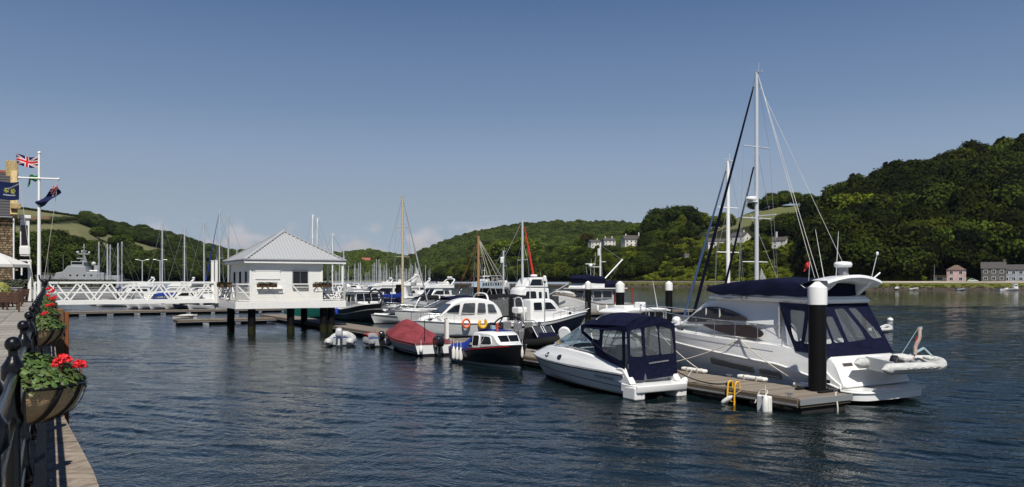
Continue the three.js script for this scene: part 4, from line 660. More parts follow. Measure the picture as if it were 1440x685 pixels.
{ // timber fender post standing against the wall
  const t = thing('fender_post', 'brown weathered square timber post standing against the quay wall', 'timber post', uv(23, 0.20, 0), HU);
  obj('post', [rbox(0.36, 5, 0.30, 0.03, 0, 1.0, 0)], mat([0.20, 0.115, 0.065], 0.9, { map: woodTex, bumpMap: bumpTex, bumpScale: 0.02 }), t);
  obj('facing_board', [rbox(0.2, 4.9, 0.10, 0.02, -0.05, 0.98, 0.20)], mat([0.26, 0.10, 0.045], 0.85, { map: woodTex }), t);
  obj('iron_band', [box(0.38, 0.05, 0.32, 0, 2.9, 0), box(0.38, 0.05, 0.32, 0, 1.6, 0)], M.iron, t);
}
{ // black bell-topped bollard lamp at the end of the railing
  const t = thing('bollard', 'black iron bollard with a flared two-horned top at the end of the railing', 'bollard', uv(62.3, -0.2, QY), HU); t.scale.setScalar(0.8);
  obj('post', [lathe([[0, 0], [0.2, 0], [0.2, 0.2], [0.13, 0.35], [0.12, 1.5], [0.2, 1.65], [0.24, 1.9], [0.16, 2.1], [0, 2.15]], 14)], M.iron, t);
  obj('horn', [-1, 1].map((s) => pipe([[0, 1.85, s * 0.1], [0, 2.1, s * 0.34], [0, 2.5, s * 0.42]], 0.06, 8)), M.iron, t);
}
// flagpole with yard
const FP = P(55, 60.5, QY);
{
  const t = thing('flagpole', 'tall white flagpole with a cross yard standing on the quay', 'flagpole', FP, 0);
  const px = 60.5 / F, Y = (y) => (395 - y) * px + EYE - QY;
  obj('pole', [cyl(0.15, 0.085, Y(216), 0, Y(216) / 2, 0, 14), ball(0.12, 0, Y(215), 0), cyl(0.22, 0.22, 0.3, 0, 0.15, 0, 14)], M.paint, t);
  obj('yard', [bar([-27 * px, Y(250), 0.1], [28 * px, Y(252), 0.1], 0.06, 8), ball(0.09, -27 * px, Y(250), 0.1), ball(0.09, 28 * px, Y(252), 0.1)], M.paint, t);
  obj('halyard', [bar([-27 * px, Y(250), 0.1], [-0.3, 0.8, 0.1], 0.018, 4), bar([28 * px, Y(252), 0.1], [0.3, 0.8, 0.1], 0.018, 4), bar([-26.5 * px, Y(251), 0.1], [-26.5 * px, Y(281), 0.1], 0.03, 4)], M.rope, t);
  const nav = lin(0.012, 0.018, 0.085), wh = lin(0.62, 0.62, 0.62), rd = lin(0.55, 0.02, 0.035);
  const jack = (x, y) => { const a = Math.abs(x - 0.5) * 2, b = Math.abs(y - 0.5) * 2, cx = a, cy = b; if (cy < 0.2 || Math.abs(x - 0.5) * 2 < 0.1) return rd; if (cy < 0.34 || Math.abs(x - 0.5) * 2 < 0.17) return wh; const d = Math.abs(a - b); if (d < 0.055) return rd; if (d < 0.17) return wh; return nav; };
  const flagTex = (fn) => tex(256, 128, (x, y) => { const c = fn(x, y); return [c.r, c.g, c.b]; });
  const cloth = (w, h, fn, drop, ripple, seed, dir = -1, nx = 26, ny = 12) => { const rows = []; for (let i = 0; i <= nx; i++) { const q = i / nx, r = []; for (let j = 0; j <= ny; j++) { const s = j / ny; r.push([dir * q * w, -s * h - drop(q, s), ripple * q * Math.sin(q * 9 + s * 1.4 + seed) + 0.02 * Math.sin(s * 7 + q * 4)]); } rows.push(r); } return grid(rows); };
  const fm = (fn) => { const m = mat([1, 1, 1], 0.85, { map: flagTex(fn) }); return m; };
  const mk = (name, label, g, m, x, y, z = 0) => { const o = obj(name, [g], m); o.position.set(FP.x + x, QY + y, FP.z + z); return tag(o, label, 'flag'); };
  mk('flag', 'red, white and blue union flag streaming from the top of the flagpole', cloth(31 * px, 15 * px, jack, (q, s) => -0.10 * q + 0.1 * Math.sin(q * 5), 0.14, 0.4), fm((x, y) => jack(x, y)), -0.1, Y(220));
  mk('flag', 'small crumpled green flag flying just under the yard', cloth(15 * px, 8 * px, null, (q, s) => 0.45 * q * q + 0.12 * Math.sin(q * 8), 0.16, 2), mat([0.02, 0.14, 0.035], 0.85), -0.12, Y(245));
  mk('flag', 'dark blue flag with a yellow emblem flying from the end of the yard', cloth(40 * px, 25 * px, null, (q, s) => 0.05 * Math.sin(q * 6), 0.16, 1, -1), fm((x, y) => { const p = x, q = y; const e1 = Math.hypot((p - 0.24) * 1.6, q - 0.47), e2 = Math.hypot((p - 0.46) * 1.6, q - 0.45); const yel = lin(0.35, 0.34, 0.05); if ((e1 < 0.15 && noise.noise(p * 22, q * 16, 3) > -0.1) || (e2 < 0.14 && noise.noise(p * 22, q * 16, 7) > 0)) return yel; if (q > 0.68 && q < 0.75 && p > 0.15 && p < 0.55) return lin(0.3, 0.3, 0.3); if (Math.abs(q - 0.1 - p * 0.55) < 0.035 && p < 0.5) return lin(0.18, 0.2, 0.24); return lin(0.010, 0.016, 0.06); }), -26.5 * px, Y(256), 0.1);
  { // the ensign hangs slack from the other end, blown across
    const rows = []; for (let i = 0; i <= 20; i++) { const q = i / 20, r = []; for (let j = 0; j <= 8; j++) { const s = j / 8; const w = lerp(1.0, 0.62, q) * 0.95; r.push([-q * 30 * px - s * 0.12 * (1 - q) + s * w * 0.42, -q * 26 * px - 0.55 * q * (1 - q) - s * w * 0.75, 0.18 * Math.sin(s * 5 + q * 7) + 0.1 * s]); } rows.push(r); }
    mk('flag', 'dark blue ensign with a union canton drooping from the other yardarm', grid(rows), fm((x, y) => (x < 0.36 && y < 0.6 ? jack(x / 0.36, y / 0.6) : lin(0.012, 0.016, 0.06))), 26.5 * px, Y(258), 0.1);
  }
}
// ------------------------------------------------------------------ buildings and terrace on the quay
{
  const Z = 72, k = Z / F, Y = (y) => (395 - y) * k + EYE, X = (px) => (px - 720) * k;
  const t = thing('stone_building', 'brown stone building with a slate roof and pale gable parapet beside the flagpole', 'building', new THREE.Vector3(X(21), QY, -Z), 0.55);
  const w = 14, d = 9, eave = Y(306) - QY, ridge = Y(236) - QY;
  obj('wall', [box(w, eave, d, -w / 2, eave / 2, -d / 2), sheet([[0, eave], [-d / 2, ridge], [-d, eave]], [], (a, b) => [-0.01, b, a])], mat([0.12, 0.09, 0.06], 0.95, { map: concTex }), t);
  const r = rng(9), sg = [[], [], []];
  for (let y = 0.1; y < eave - 0.1; y += 0.2) for (let x = -6 + (r() * 0.2); x < -0.1; ) { const l = 0.22 + 0.28 * r(); sg[r() * 3 | 0].push(rbox(l - 0.03, 0.165, 0.1, 0.02, x + l / 2 - 0.15, y + 0.08, 0.03 + 0.02 * r(), 0, 0, 0, 1)); x += l; }
  [[0.26, 0.19, 0.12], [0.17, 0.125, 0.085], [0.34, 0.26, 0.17]].forEach((c, i) => obj('wall_stones', sg[i], mat(c, 0.95, { map: concTex }), t, 'stuff'));
  const slope = []; for (let i = 0; i < 16; i++) { const a = i / 16, b = (i + 1.25) / 16; slope.push(quad([-w, lerp(eave, ridge, a) + 0.09, lerp(0.45, -d / 2, a)], [-0.35, lerp(eave, ridge, a) + 0.09, lerp(0.45, -d / 2, a)], [-0.35, lerp(eave, ridge, b) + 0.02, lerp(0.45, -d / 2, b)], [-w, lerp(eave, ridge, b) + 0.02, lerp(0.45, -d / 2, b)], 0.03)); }
  const rf = obj('roof', [...slope, quad([-w, eave, -d - 0.4], [-0.3, eave, -d - 0.4], [-0.3, ridge, -d / 2], [-w, ridge, -d / 2], 0.05)], mat([0.075, 0.075, 0.085], 0.7, { map: concTex }), t);
  obj('ridge_tile', [beam([-w, ridge + 0.12, -d / 2], [-0.3, ridge + 0.12, -d / 2], 0.3, 0.2)], mat([0.35, 0.11, 0.06], 0.85), rf);
  obj('gable_parapet', [beam([-0.1, ridge + 0.35, -d / 2], [-0.1, eave + 0.1, 0.35], 0.55, 0.45), beam([-0.1, ridge + 0.35, -d / 2], [-0.1, eave + 0.1, -d - 0.35], 0.55, 0.45), rbox(1.0, 1.7, 0.9, 0.05, -0.25, ridge + 0.3, -d / 2), rbox(0.8, 0.5, 0.7, 0.05, 0.05, eave + 1.0, 0.25)], mat([0.50, 0.38, 0.20], 0.9, { map: concTex }), t);
  obj('gutter', [bar([-w, eave - 0.02, 0.5], [-0.2, eave - 0.02, 0.5], 0.07, 8)], M.greycloth, t);
  obj('downpipe', [bar([-0.1, 0, 0.22], [-0.1, eave - 0.05, 0.22], 0.07, 8)], M.paint, t);
  obj('string_course', [box(6, 0.12, 0.2, -3.2, 3.3, 0.06)], mat([0.5, 0.44, 0.34], 0.9), t);
  const b = obj('bay_window', [rbox(0.75, 3.4, 2.2, 0.05, 0.75, Y(333) - QY, -1.5), rbox(0.95, 0.3, 2.5, 0.03, 0.75, Y(304) - QY, -1.5), rbox(0.85, 0.7, 2.3, 0.04, 0.75, Y(352) - QY, -1.5)], M.paint, t);
  obj('pane', [box(0.5, 1.8, 0.05, 0.72, Y(330) - QY, -0.39), box(0.05, 1.8, 1.8, 1.14, Y(330) - QY, -1.5)], M.dark, b);
  obj('porch', [box(0.12, 1.4, 0.12, 0.5, Y(376) - QY, -0.5), box(0.12, 1.4, 0.12, 1.1, Y(376) - QY, -0.5), box(0.9, 0.14, 1.4, 0.8, Y(366) - QY, -1)], M.paint, t);
}
{
  const lw = thing('garden_wall', 'low grey rendered wall in front of the clipped hedge', 'wall', P(20, 71, QY), 0.12); obj('wall', [rbox(15, 0.95, 0.4, 0.03, 1.2, 0.47, 0), rbox(15.2, 0.08, 0.5, 0.02, 1.2, 0.99, 0)], mat([0.30, 0.31, 0.33], 0.85, { map: concTex }), lw);
  const h = thing('hedge', 'dark clipped hedge behind the low grey wall', 'hedge', P(20, 71.6, QY), 0.12);
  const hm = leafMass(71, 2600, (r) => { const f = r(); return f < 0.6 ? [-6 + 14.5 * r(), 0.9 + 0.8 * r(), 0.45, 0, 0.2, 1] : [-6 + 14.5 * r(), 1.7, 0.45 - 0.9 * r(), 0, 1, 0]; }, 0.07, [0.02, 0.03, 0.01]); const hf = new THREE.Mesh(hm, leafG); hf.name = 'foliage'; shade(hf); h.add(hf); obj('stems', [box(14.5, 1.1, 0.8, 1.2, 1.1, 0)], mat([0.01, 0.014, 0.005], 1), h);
  const ps = thing('shrub_planter', 'yellow-green clipped shrub in a dark trough behind the benches', 'shrub', P(3, 49, QY), HU);
  obj('trough', [rbox(1.6, 0.7, 0.7, 0.03, 0, 0.35, 0)], mat([0.05, 0.03, 0.02], 0.8, { map: woodTex }), ps); const sm = leafMass(73, 900, (r) => { const a = r() * 6.28, e = r() * 1.5; return [Math.cos(a) * Math.cos(e) * 0.85, 0.75 + Math.sin(e) * 0.75, Math.sin(a) * Math.cos(e) * 0.5, Math.cos(a), Math.sin(e), Math.sin(a)]; }, 0.05, [0.16, 0.18, 0.03]); const sf = new THREE.Mesh(sm, leafG); sf.name = 'foliage'; shade(sf); ps.add(sf);
  const bench = thing('bench', 'dark teak bench nearest along the quay, beside the railing', 'bench', P(4, 41, QY), HU + Math.PI / 2, 'teak benches on the quay');
  const bm = mat([0.10, 0.045, 0.025], 0.6, { map: woodTex });
  for (let i = 0; i < 5; i++) obj('slat', [rbox(1.5, 0.03, 0.085, 0.008, 0, 0.44, -0.2 + i * 0.1)], bm, bench);
  for (let i = 0; i < 5; i++) obj('back_slat', [rbox(1.5, 0.075, 0.03, 0.008, 0, 0.56 + i * 0.1, -0.3 - i * 0.02)], bm, bench);
  for (const x of [-0.7, 0.7]) { obj('leg', [rbox(0.07, 0.62, 0.07, 0.01, x, 0.31, 0.22)], bm, bench); obj('leg', [beam([x, 0, -0.28], [x, 1.0, -0.42], 0.07, 0.07)], bm, bench); obj('armrest', [rbox(0.08, 0.04, 0.6, 0.01, x, 0.64, -0.03)], bm, bench); }
  [[8, 44.5, 'dark teak bench second along the quay, its back to the nearest bench'], [14, 50, 'dark teak bench third along the quay, in front of the shrub'], [19, 55, 'dark teak bench fourth along the quay, toward the seated person'], [25, 60, 'dark teak bench closest to the seated person']].forEach(([u, v, l], i) => copyOf(bench, 'bench', l, P(u, v, QY), HU + (i % 2 ? 1 : -1) * Math.PI / 2));
  const pa = thing('parasol', 'large white square parasol open above the terrace', 'parasol', P(-4, 62, QY), 0.3);
  obj('pole', [cyl(0.04, 0.04, 3.0, 0, 1.5, 0, 8), cyl(0.35, 0.35, 0.1, 0, 0.05, 0, 16)], M.teak, pa);
  const can = []; for (let i = 0; i < 8; i++) { const a0 = i * Math.PI / 4, a1 = a0 + Math.PI / 4, r0 = 1.75 * (i % 2 ? 1 : 1.1), r1 = 1.75 * (i % 2 ? 1.1 : 1); can.push(fan([[0, 3.15, 0], [Math.cos(a0) * r0, 2.35, Math.sin(a0) * r0], [Math.cos(a1) * r1, 2.35, Math.sin(a1) * r1]]), quad([Math.cos(a0) * r0, 2.35, Math.sin(a0) * r0], [Math.cos(a1) * r1, 2.35, Math.sin(a1) * r1], [Math.cos(a1) * r1, 2.17, Math.sin(a1) * r1], [Math.cos(a0) * r0, 2.17, Math.sin(a0) * r0], 0.01)); }
  obj('canopy', can, M.offwhite, pa); for (let i = 0; i < 8; i++) obj('rib', [bar([0, 3.1, 0], [Math.cos(i * Math.PI / 4) * 1.8, 2.33, Math.sin(i * Math.PI / 4) * 1.8], 0.015, 5)], M.teak, pa);
  pa.scale.set(1.15, 1.22, 1.15);
}
// a person sitting at a table on the terrace
function figure(bones, res, c, half) {                // joints joined by tapered capsules in one smooth surface
  const mc = new MarchingCubes(res, new THREE.MeshBasicMaterial(), false, false, 120000); mc.isolation = 0;
  for (let k = 0; k < res; k++) for (let j = 0; j < res; j++) for (let i = 0; i < res; i++) {
    const x = c[0] + ((i - res / 2) / (res / 2)) * half, y = c[1] + ((j - res / 2) / (res / 2)) * half, z = c[2] + ((k - res / 2) / (res / 2)) * half; let d = 1e3;
    for (const [a, b, ra, rb] of bones) { const bx = b[0] - a[0], by = b[1] - a[1], bz = b[2] - a[2], l = bx * bx + by * by + bz * bz || 1e-6, t = clamp(((x - a[0]) * bx + (y - a[1]) * by + (z - a[2]) * bz) / l), e = Math.hypot(x - a[0] - bx * t, y - a[1] - by * t, z - a[2] - bz * t) - lerp(ra, rb, t), h = clamp(0.5 + 0.5 * (d - e) / 0.035); d = lerp(d, e, h) - 0.035 * h * (1 - h); }
    mc.field[k * res * res + j * res + i] = -d;
  }
  mc.update(); const n = mc.count, g = new THREE.BufferGeometry(); const p = mc.positionArray.slice(0, n * 3), q = mc.normalArray.slice(0, n * 3);
  for (let i = 0; i < n; i++) for (let j = 0; j < 3; j++) p[i * 3 + j] = c[j] + p[i * 3 + j] * half;
  g.setAttribute('position', new THREE.BufferAttribute(p, 3)); g.setAttribute('normal', new THREE.BufferAttribute(q, 3)); return norm(g);
}
{
  const p = thing('person', 'person in dark clothes sitting sideways at a table on the terrace', 'person', P(36, 63, QY), HU - 0.3);
  const B = [], limb = (pts, rs) => { for (let i = 1; i < pts.length; i++) B.push([pts[i - 1], pts[i], rs[i - 1], rs[i]]); };
  limb([[0, 0.52, 0], [0.02, 0.78, 0], [0.04, 0.98, 0]], [0.15, 0.14, 0.15]); limb([[0.04, 1.02, -0.16], [0.04, 1.02, 0.16]], [0.075, 0.075]); limb([[0.04, 1.05, 0], [0.07, 1.16, 0]], [0.06, 0.055]); limb([[0.08, 1.24, 0], [0.09, 1.31, 0]], [0.09, 0.095]);
  for (const s of [-1, 1]) { limb([[0, 0.52, s * 0.09], [0.42, 0.53, s * 0.11], [0.44, 0.09, s * 0.11]], [0.09, 0.065, 0.045]); limb([[0.44, 0.06, s * 0.11], [0.6, 0.04, s * 0.12]], [0.045, 0.035]); limb([[0.04, 1.02, s * 0.18], [0.1, 0.76, s * 0.23], [0.33, 0.72, s * 0.15], [0.42, 0.73, s * 0.12]], [0.055, 0.043, 0.034, 0.03]); for (let f = 0; f < 4; f++) limb([[0.42, 0.73, s * (0.09 + f * 0.02)], [0.5, 0.72 + 0.006 * f, s * (0.085 + f * 0.02)]], [0.012, 0.009]); limb([[0.4, 0.74, s * 0.09], [0.45, 0.745, s * 0.06]], [0.012, 0.01]); }
  const g = figure(B, 76, [0.2, 0.7, 0], 0.78), pp = g.attributes.position, col = new Float32Array(pp.count * 3);
  for (let i = 0; i < pp.count; i++) { const x = pp.getX(i), y = pp.getY(i), c = y > 1.1 || (x > 0.36 && y > 0.66) ? [0.42, 0.24, 0.17] : y > 0.58 && x < 0.36 ? [0.03, 0.035, 0.05] : y < 0.1 ? [0.02, 0.02, 0.02] : [0.02, 0.025, 0.05]; col.set(c, i * 3); }
  g.setAttribute('color', new THREE.BufferAttribute(col, 3));
  obj('body', g, mat([1, 1, 1], 0.8, { vertexColors: true }), p);
  obj('hair', [ball(0.108, 0.07, 1.31, 0, [1, 1.05, 1], 10), ball(0.07, 0.0, 1.22, 0, [0.8, 1.2, 1.2], 8)], mat([0.03, 0.018, 0.012], 0.8), p);
  const bag = tag(obj('shoulder_bag', [rbox(0.42, 0.34, 0.18, 0.06, 0, 0.17, 0), pipe([[-0.16, 0.32, 0], [0, 0.55, 0], [0.16, 0.32, 0]], 0.015, 6)], mat([0.02, 0.22, 0.42], 0.7)), 'bright blue bag on a bench beside the seated person', 'bag'); bag.position.copy(P(28.5, 61.5, QY + 0.42)); bag.rotation.y = 0.6;
  const ch = thing('chair', 'dark wooden chair under the seated person', 'chair', P(36, 63, QY), HU - 0.3), bm = mat([0.07, 0.035, 0.02], 0.6);
  obj('seat', [rbox(0.44, 0.04, 0.44, 0.01, 0, 0.4, 0)], bm, ch); for (const [x, z] of [[-0.19, -0.19], [-0.19, 0.19], [0.19, -0.19], [0.19, 0.19]]) obj('leg', [box(0.04, 0.39, 0.04, x, 0.195, z)], bm, ch); obj('backrest', [box(0.03, 0.45, 0.42, -0.21, 0.68, 0)], bm, ch);
  const tb = thing('table', 'dark wooden table beside the seated person', 'table', P(31, 64.2, QY), HU), tm = bm; obj('tabletop', [rbox(0.9, 0.05, 0.8, 0.01, 0, 0.72, 0)], tm, tb); for (const [x, z] of [[-0.38, -0.33], [-0.38, 0.33], [0.38, -0.33], [0.38, 0.33]]) obj('leg', [box(0.06, 0.7, 0.06, x, 0.35, z)], tm, tb);
}
// ------------------------------------------------------------------ gangway
{
  const G = thing('gangway_bridge', 'white steel truss footbridge from the quay to the hut platform', 'footbridge', uv(72.2, 0, 0), HU), v0 = -0.9, v1 = 12.5, n = 7, yb = 2.56, yt = 4.06, pw = (v1 - v0) / n;
  for (const s of [-0.75, 0.75]) {
    obj('top_rail', [beam([s, yt, v0], [s, yt, v1], 0.13, 0.15)], M.paint, G);
    obj('bottom_beam', [beam([s, yb - 0.06, v0], [s, yb - 0.06, v1], 0.14, 0.32)], M.paint, G);
    obj('middle_rail', [beam([s * 0.97, 3.28, v0], [s * 0.97, 3.28, v1], 0.05, 0.09)], M.paint, G);
    for (let i = 0; i < n; i++) { const a = v0 + i * pw, o = s > 0 ? 0.25 * pw : 0; for (const [p, q] of [[a + o, a + o + pw / 2], [a + o + pw, a + o + pw / 2]]) if (p <= v1 && q <= v1) obj('diagonal', [beam([s, yb + 0.08, p], [s, yt - 0.06, q], 0.08, 0.11)], M.paint, G); }
    for (const v of [v0, v1 - 0.06]) obj('end_post', [box(0.13, yt - yb, 0.13, s, (yt + yb) / 2, v)], M.paint, G);
  }
  obj('deck', [box(1.36, 0.06, v1 - v0, 0, yb + 0.03, (v0 + v1) / 2)], mat([0.30, 0.29, 0.27], 0.85), G);
  obj('cross_beam', Array.from({ length: n + 1 }, (_, i) => box(1.36, 0.14, 0.1, 0, yb - 0.1, v0 + i * pw + (i === n ? -0.1 : 0.05))), M.greycloth, G);
  const p = thing('lifting_post', 'single tall white post at the quay end of the footbridge', 'post', P(41.5, 63, QY), HU); obj('post', [rbox(0.24, 3.1, 0.24, 0.02, 0, 1.55, 0)], M.paint, p); obj('cap', [rbox(0.3, 0.08, 0.3, 0.02, 0, 3.13, 0)], M.paint, p);
  const q = thing('gantry', 'pair of tall white posts at the hut end of the footbridge', 'gantry', uv(72.2, 12.3, 0), HU); for (const s of [-0.9, 0.9]) { obj('post', [rbox(0.22, 3.6, 0.22, 0.02, s, 4.1, 0)], M.paint, q); obj('cap', [rbox(0.27, 0.06, 0.27, 0.02, s, 5.93, 0)], M.paint, q); }
}
// ------------------------------------------------------------------ hut on piles
{
  const D = 2.56, t = thing('pier_hut', 'white boarded hut with a ribbed pyramid roof on a railed platform over dark piles', 'hut', uv(64.2, 12.5, 0), HU);
  const PU = 10, PV = 8.75;                                    // platform size: x = u, z = v
  obj('platform_deck', [box(PU - 0.2, 0.12, PV - 0.2, PU / 2, D - 0.06, PV / 2)], mat([0.34, 0.31, 0.27], 0.9, { map: woodTex }), t);
  obj('fascia', [rbox(0.1, 0.56, PV, 0.02, 0, D - 0.27, PV / 2), rbox(PU - 0.1, 0.56, 0.1, 0.02, PU / 2 + 0.1, D - 0.27, 0.05), rbox(PU - 0.1, 0.56, 0.1, 0.02, PU / 2 + 0.1, D - 0.27, PV - 0.05), rbox(0.1, 0.56, PV - 0.2, 0.02, PU, D - 0.27, PV / 2)], M.paint, t);
  obj('joist', Array.from({ length: 9 }, (_, i) => box(PU - 0.3, 0.25, 0.1, PU / 2, D - 0.26, 0.4 + i * (PV - 0.8) / 8)), mat([0.05, 0.045, 0.04], 0.9), t);
  for (const [u, v] of [[0.7, 1.35], [0.7, 4.4], [0.7, 7.1], [0.75, 7.75], [5.6, 0.7], [9.4, 7.9]]) { const p = obj('pile', [cyl(0.3, 0.3, 4.2, u, 0.0, v, 16)], M.pile, t); obj('weed_band', [cyl(0.312, 0.308, 1.0, u, 0.1, v, 16)], weedM, p); }
  // boarded walls
  const hu0 = 1.2, hu1 = 8.8, hv0 = 1.35, hv1 = 7.1, H = 3.05, bd = 0.2;
  const wallM = M.paint, boards = [];
  const winX = [4.66, 5.86], winY = [1.25, 2.42];
  obj('wall_core', [box(0.1, H, hv1 - hv0 - 0.06, hu0 + 0.09, D + H / 2, (hv0 + hv1) / 2), box(0.1, H, hv1 - hv0 - 0.06, hu1 - 0.09, D + H / 2, (hv0 + hv1) / 2), box(hu1 - hu0 - 0.3, H, 0.1, (hu0 + hu1) / 2, D + H / 2, hv0 + 0.09), box(hu1 - hu0 - 0.3, H, 0.1, (hu0 + hu1) / 2, D + H / 2, hv1 - 0.09)], wallM, t);
  const front = [], side = [];
  for (let i = 0; i * bd < H; i++) { const y = D + i * bd, segs = (i + 1) * bd > winY[0] - 0.05 && i * bd < winY[1] + 0.05 ? [[hv0, hv0 + 3.36 - 0.0], [hv0 + 4.56, hv1]] : [[hv0, hv1]]; for (const [a, b] of segs) front.push(box(0.03, bd + 0.02, b - a, hu0 + 0.015, y + bd / 2, (a + b) / 2, 0, 0, 0.07)); for (const z of [hv0, hv1]) side.push(box(hu1 - hu0, bd + 0.02, 0.03, (hu0 + hu1) / 2, y + bd / 2, z, (z === hv0 ? -1 : 1) * -0.07)); }
  obj('front_boards', front, wallM, t, 'stuff'); obj('side_boards', side, wallM, t, 'stuff');
  obj('corner_trim', [[hu0, hv0], [hu0, hv1], [hu1, hv0], [hu1, hv1]].map(([a, b]) => box(0.12, H, 0.12, a, D + H / 2, b)), wallM, t);
  const wz = hv0 + 3.96; const fr = obj('window', [box(0.04, 1.16, 1.2, hu0 + 0.05, D + 1.83, wz)], M.dark, t);
  obj('window_frame', [box(0.09, 0.08, 1.28, hu0 - 0.01, D + 2.43, wz), box(0.14, 0.08, 1.36, hu0 - 0.03, D + 1.22, wz), box(0.09, 1.14, 0.07, hu0 - 0.01, D + 1.83, wz - 0.6), box(0.09, 1.14, 0.07, hu0 - 0.01, D + 1.83, wz + 0.6), box(0.07, 1.14, 0.05, hu0 + 0.02, D + 1.83, wz)], mat([0.10, 0.10, 0.10], 0.6), fr);
  lab(obj('shutter', [rbox(0.05, 0.66, 1.95, 0.01, hu0 - 0.035, D + 2.1, hv0 + 1.35), box(0.08, 0.05, 2.05, hu0 - 0.045, D + 2.46, hv0 + 1.35)], wallM, t), 'closed white serving shutter');
  lab(obj('serving_shelf', [rbox(0.3, 0.05, 2.0, 0.01, hu0 - 0.13, D + 1.02, hv0 + 1.5), rbox(0.22, 0.05, 1.3, 0.01, hu0 - 0.1, D + 1.12, wz)], wallM, t), 'narrow white shelf under the shutter');
  for (let k = 0; k < 3; k++) { const x = hu0 + 1.4 + k * 2.3; const w = obj('window', [box(0.9, 1.3, 0.04, x, D + 1.75, hv0 - 0.015)], M.dark, t); obj('window_frame', [box(1.0, 0.07, 0.08, x, D + 2.43, hv0 - 0.02), box(1.0, 0.07, 0.1, x, D + 1.07, hv0 - 0.02), box(0.06, 1.3, 0.07, x - 0.47, D + 1.75, hv0 - 0.02), box(0.06, 1.3, 0.07, x + 0.47, D + 1.75, hv0 - 0.02)], wallM, w); }
  // ribbed roof
  const ru0 = 0.78, ru1 = 9.3, rv0 = 0.82, rv1 = 9.02, ey = D + 3.3, pk = [(ru0 + ru1) / 2 - 0.1, 8.42, (rv0 + rv1) / 2], C = [[ru0, rv0], [ru1, rv0], [ru1, rv1], [ru0, rv1]];
  const metal = phys([0.40, 0.41, 0.42], 0.42, { metalness: 0.0, clearcoat: 0.25, map: wearTex });
  const rf = obj('roof', C.map((c, i) => { const d = C[(i + 1) % 4]; return quad([c[0], ey, c[1]], [d[0], ey, d[1]], [pk[0] + 0.01, pk[1], pk[2]], [pk[0] - 0.01, pk[1], pk[2]], 0.02); }), metal, t);
  C.forEach((c, i) => { const d = C[(i + 1) % 4], len = Math.hypot(d[0] - c[0], d[1] - c[1]), ribs = []; for (let s = 0.12; s < len; s += 0.27) { const q = s / len, A = [lerp(c[0], d[0], q), ey + 0.03, lerp(c[1], d[1], q)], k = 1 - Math.abs(2 * q - 1); const Bp = [lerp(A[0], lerp(lerp(c[0], d[0], 0.5), pk[0], 1), k), lerp(A[1], pk[1], k), lerp(A[2], pk[2], k)]; const mx = lerp(c[0], d[0], 0.5), mz = lerp(c[1], d[1], 0.5); const E = [A[0] + (pk[0] - mx) * k, ey + 0.03 + (pk[1] - ey) * k, A[2] + (pk[2] - mz) * k]; if (k > 0.03) obj('roof_rib', [beam(A, E, 0.09, 0.07)], metal, rf); } });
  obj('gutter', C.map((c, i) => { const d = C[(i + 1) % 4]; return bar([c[0], ey + 0.02, c[1]], [d[0], ey + 0.02, d[1]], 0.085, 8); }), M.greycloth, rf);
  for (const c of C) obj('hip_cap', [beam([c[0], ey + 0.06, c[1]], [pk[0], pk[1] + 0.05, pk[2]], 0.3, 0.06)], metal, rf);
  obj('finial', [at(new THREE.ConeGeometry(0.2, 0.2, 4), pk[0], pk[1] + 0.1, pk[2])], metal, rf);
  obj('eaves', [box(0.06, 0.26, rv1 - rv0, ru0 + 0.03, ey - 0.12, (rv0 + rv1) / 2), box(0.06, 0.26, rv1 - rv0, ru1 - 0.03, ey - 0.12, (rv0 + rv1) / 2), box(ru1 - ru0 - 0.12, 0.26, 0.06, (ru0 + ru1) / 2, ey - 0.12, rv0 + 0.03), box(ru1 - ru0 - 0.12, 0.26, 0.06, (ru0 + ru1) / 2, ey - 0.12, rv1 - 0.03), box(ru1 - ru0 - 0.12, 0.04, rv1 - rv0 - 0.12, (ru0 + ru1) / 2, ey - 0.22, (rv0 + rv1) / 2)], M.paint, rf);
  for (const [u, v] of [[0.95, 8.75], [9.0, 8.75], [5, 8.75]]) obj('porch_post', [box(0.13, ey - D - 0.2, 0.13, u, (ey + D - 0.2) / 2, v)], M.paint, t);
  // railings
  const rl = (a, b, n, skip = []) => { const g = obj('platform_railing', [beam([a[0], D + 1.38, a[1]], [b[0], D + 1.38, b[1]], 0.1, 0.09), beam([a[0], D + 0.75, a[1]], [b[0], D + 0.75, b[1]], 0.05, 0.06), beam([a[0], D + 0.12, a[1]], [b[0], D + 0.12, b[1]], 0.06, 0.06)], M.paint, t); const P2 = (q) => [lerp(a[0], b[0], q), lerp(a[1], b[1], q)]; for (let i = 0; i < n; i++) { const A = P2(i / n), Bq = P2((i + 1) / n), Cm = P2((i + 0.5) / n); obj('diagonal', [beam([A[0], D + 1.3, A[1]], [Cm[0], D + 0.14, Cm[1]], 0.07, 0.09), beam([Bq[0], D + 1.3, Bq[1]], [Cm[0], D + 0.14, Cm[1]], 0.07, 0.09)], M.paint, g); } for (const p of [a, b]) obj('rail_post', [rbox(0.16, 1.45, 0.16, 0.02, p[0], D + 0.72, p[1])], M.paint, g); };
  rl([0.1, 0.12], [0.1, PV - 0.1], 4); rl([0.1, 0.12], [PU - 0.2, 0.12], 5); rl([0.1, PV - 0.1], [PU - 0.2, PV - 0.1], 5);
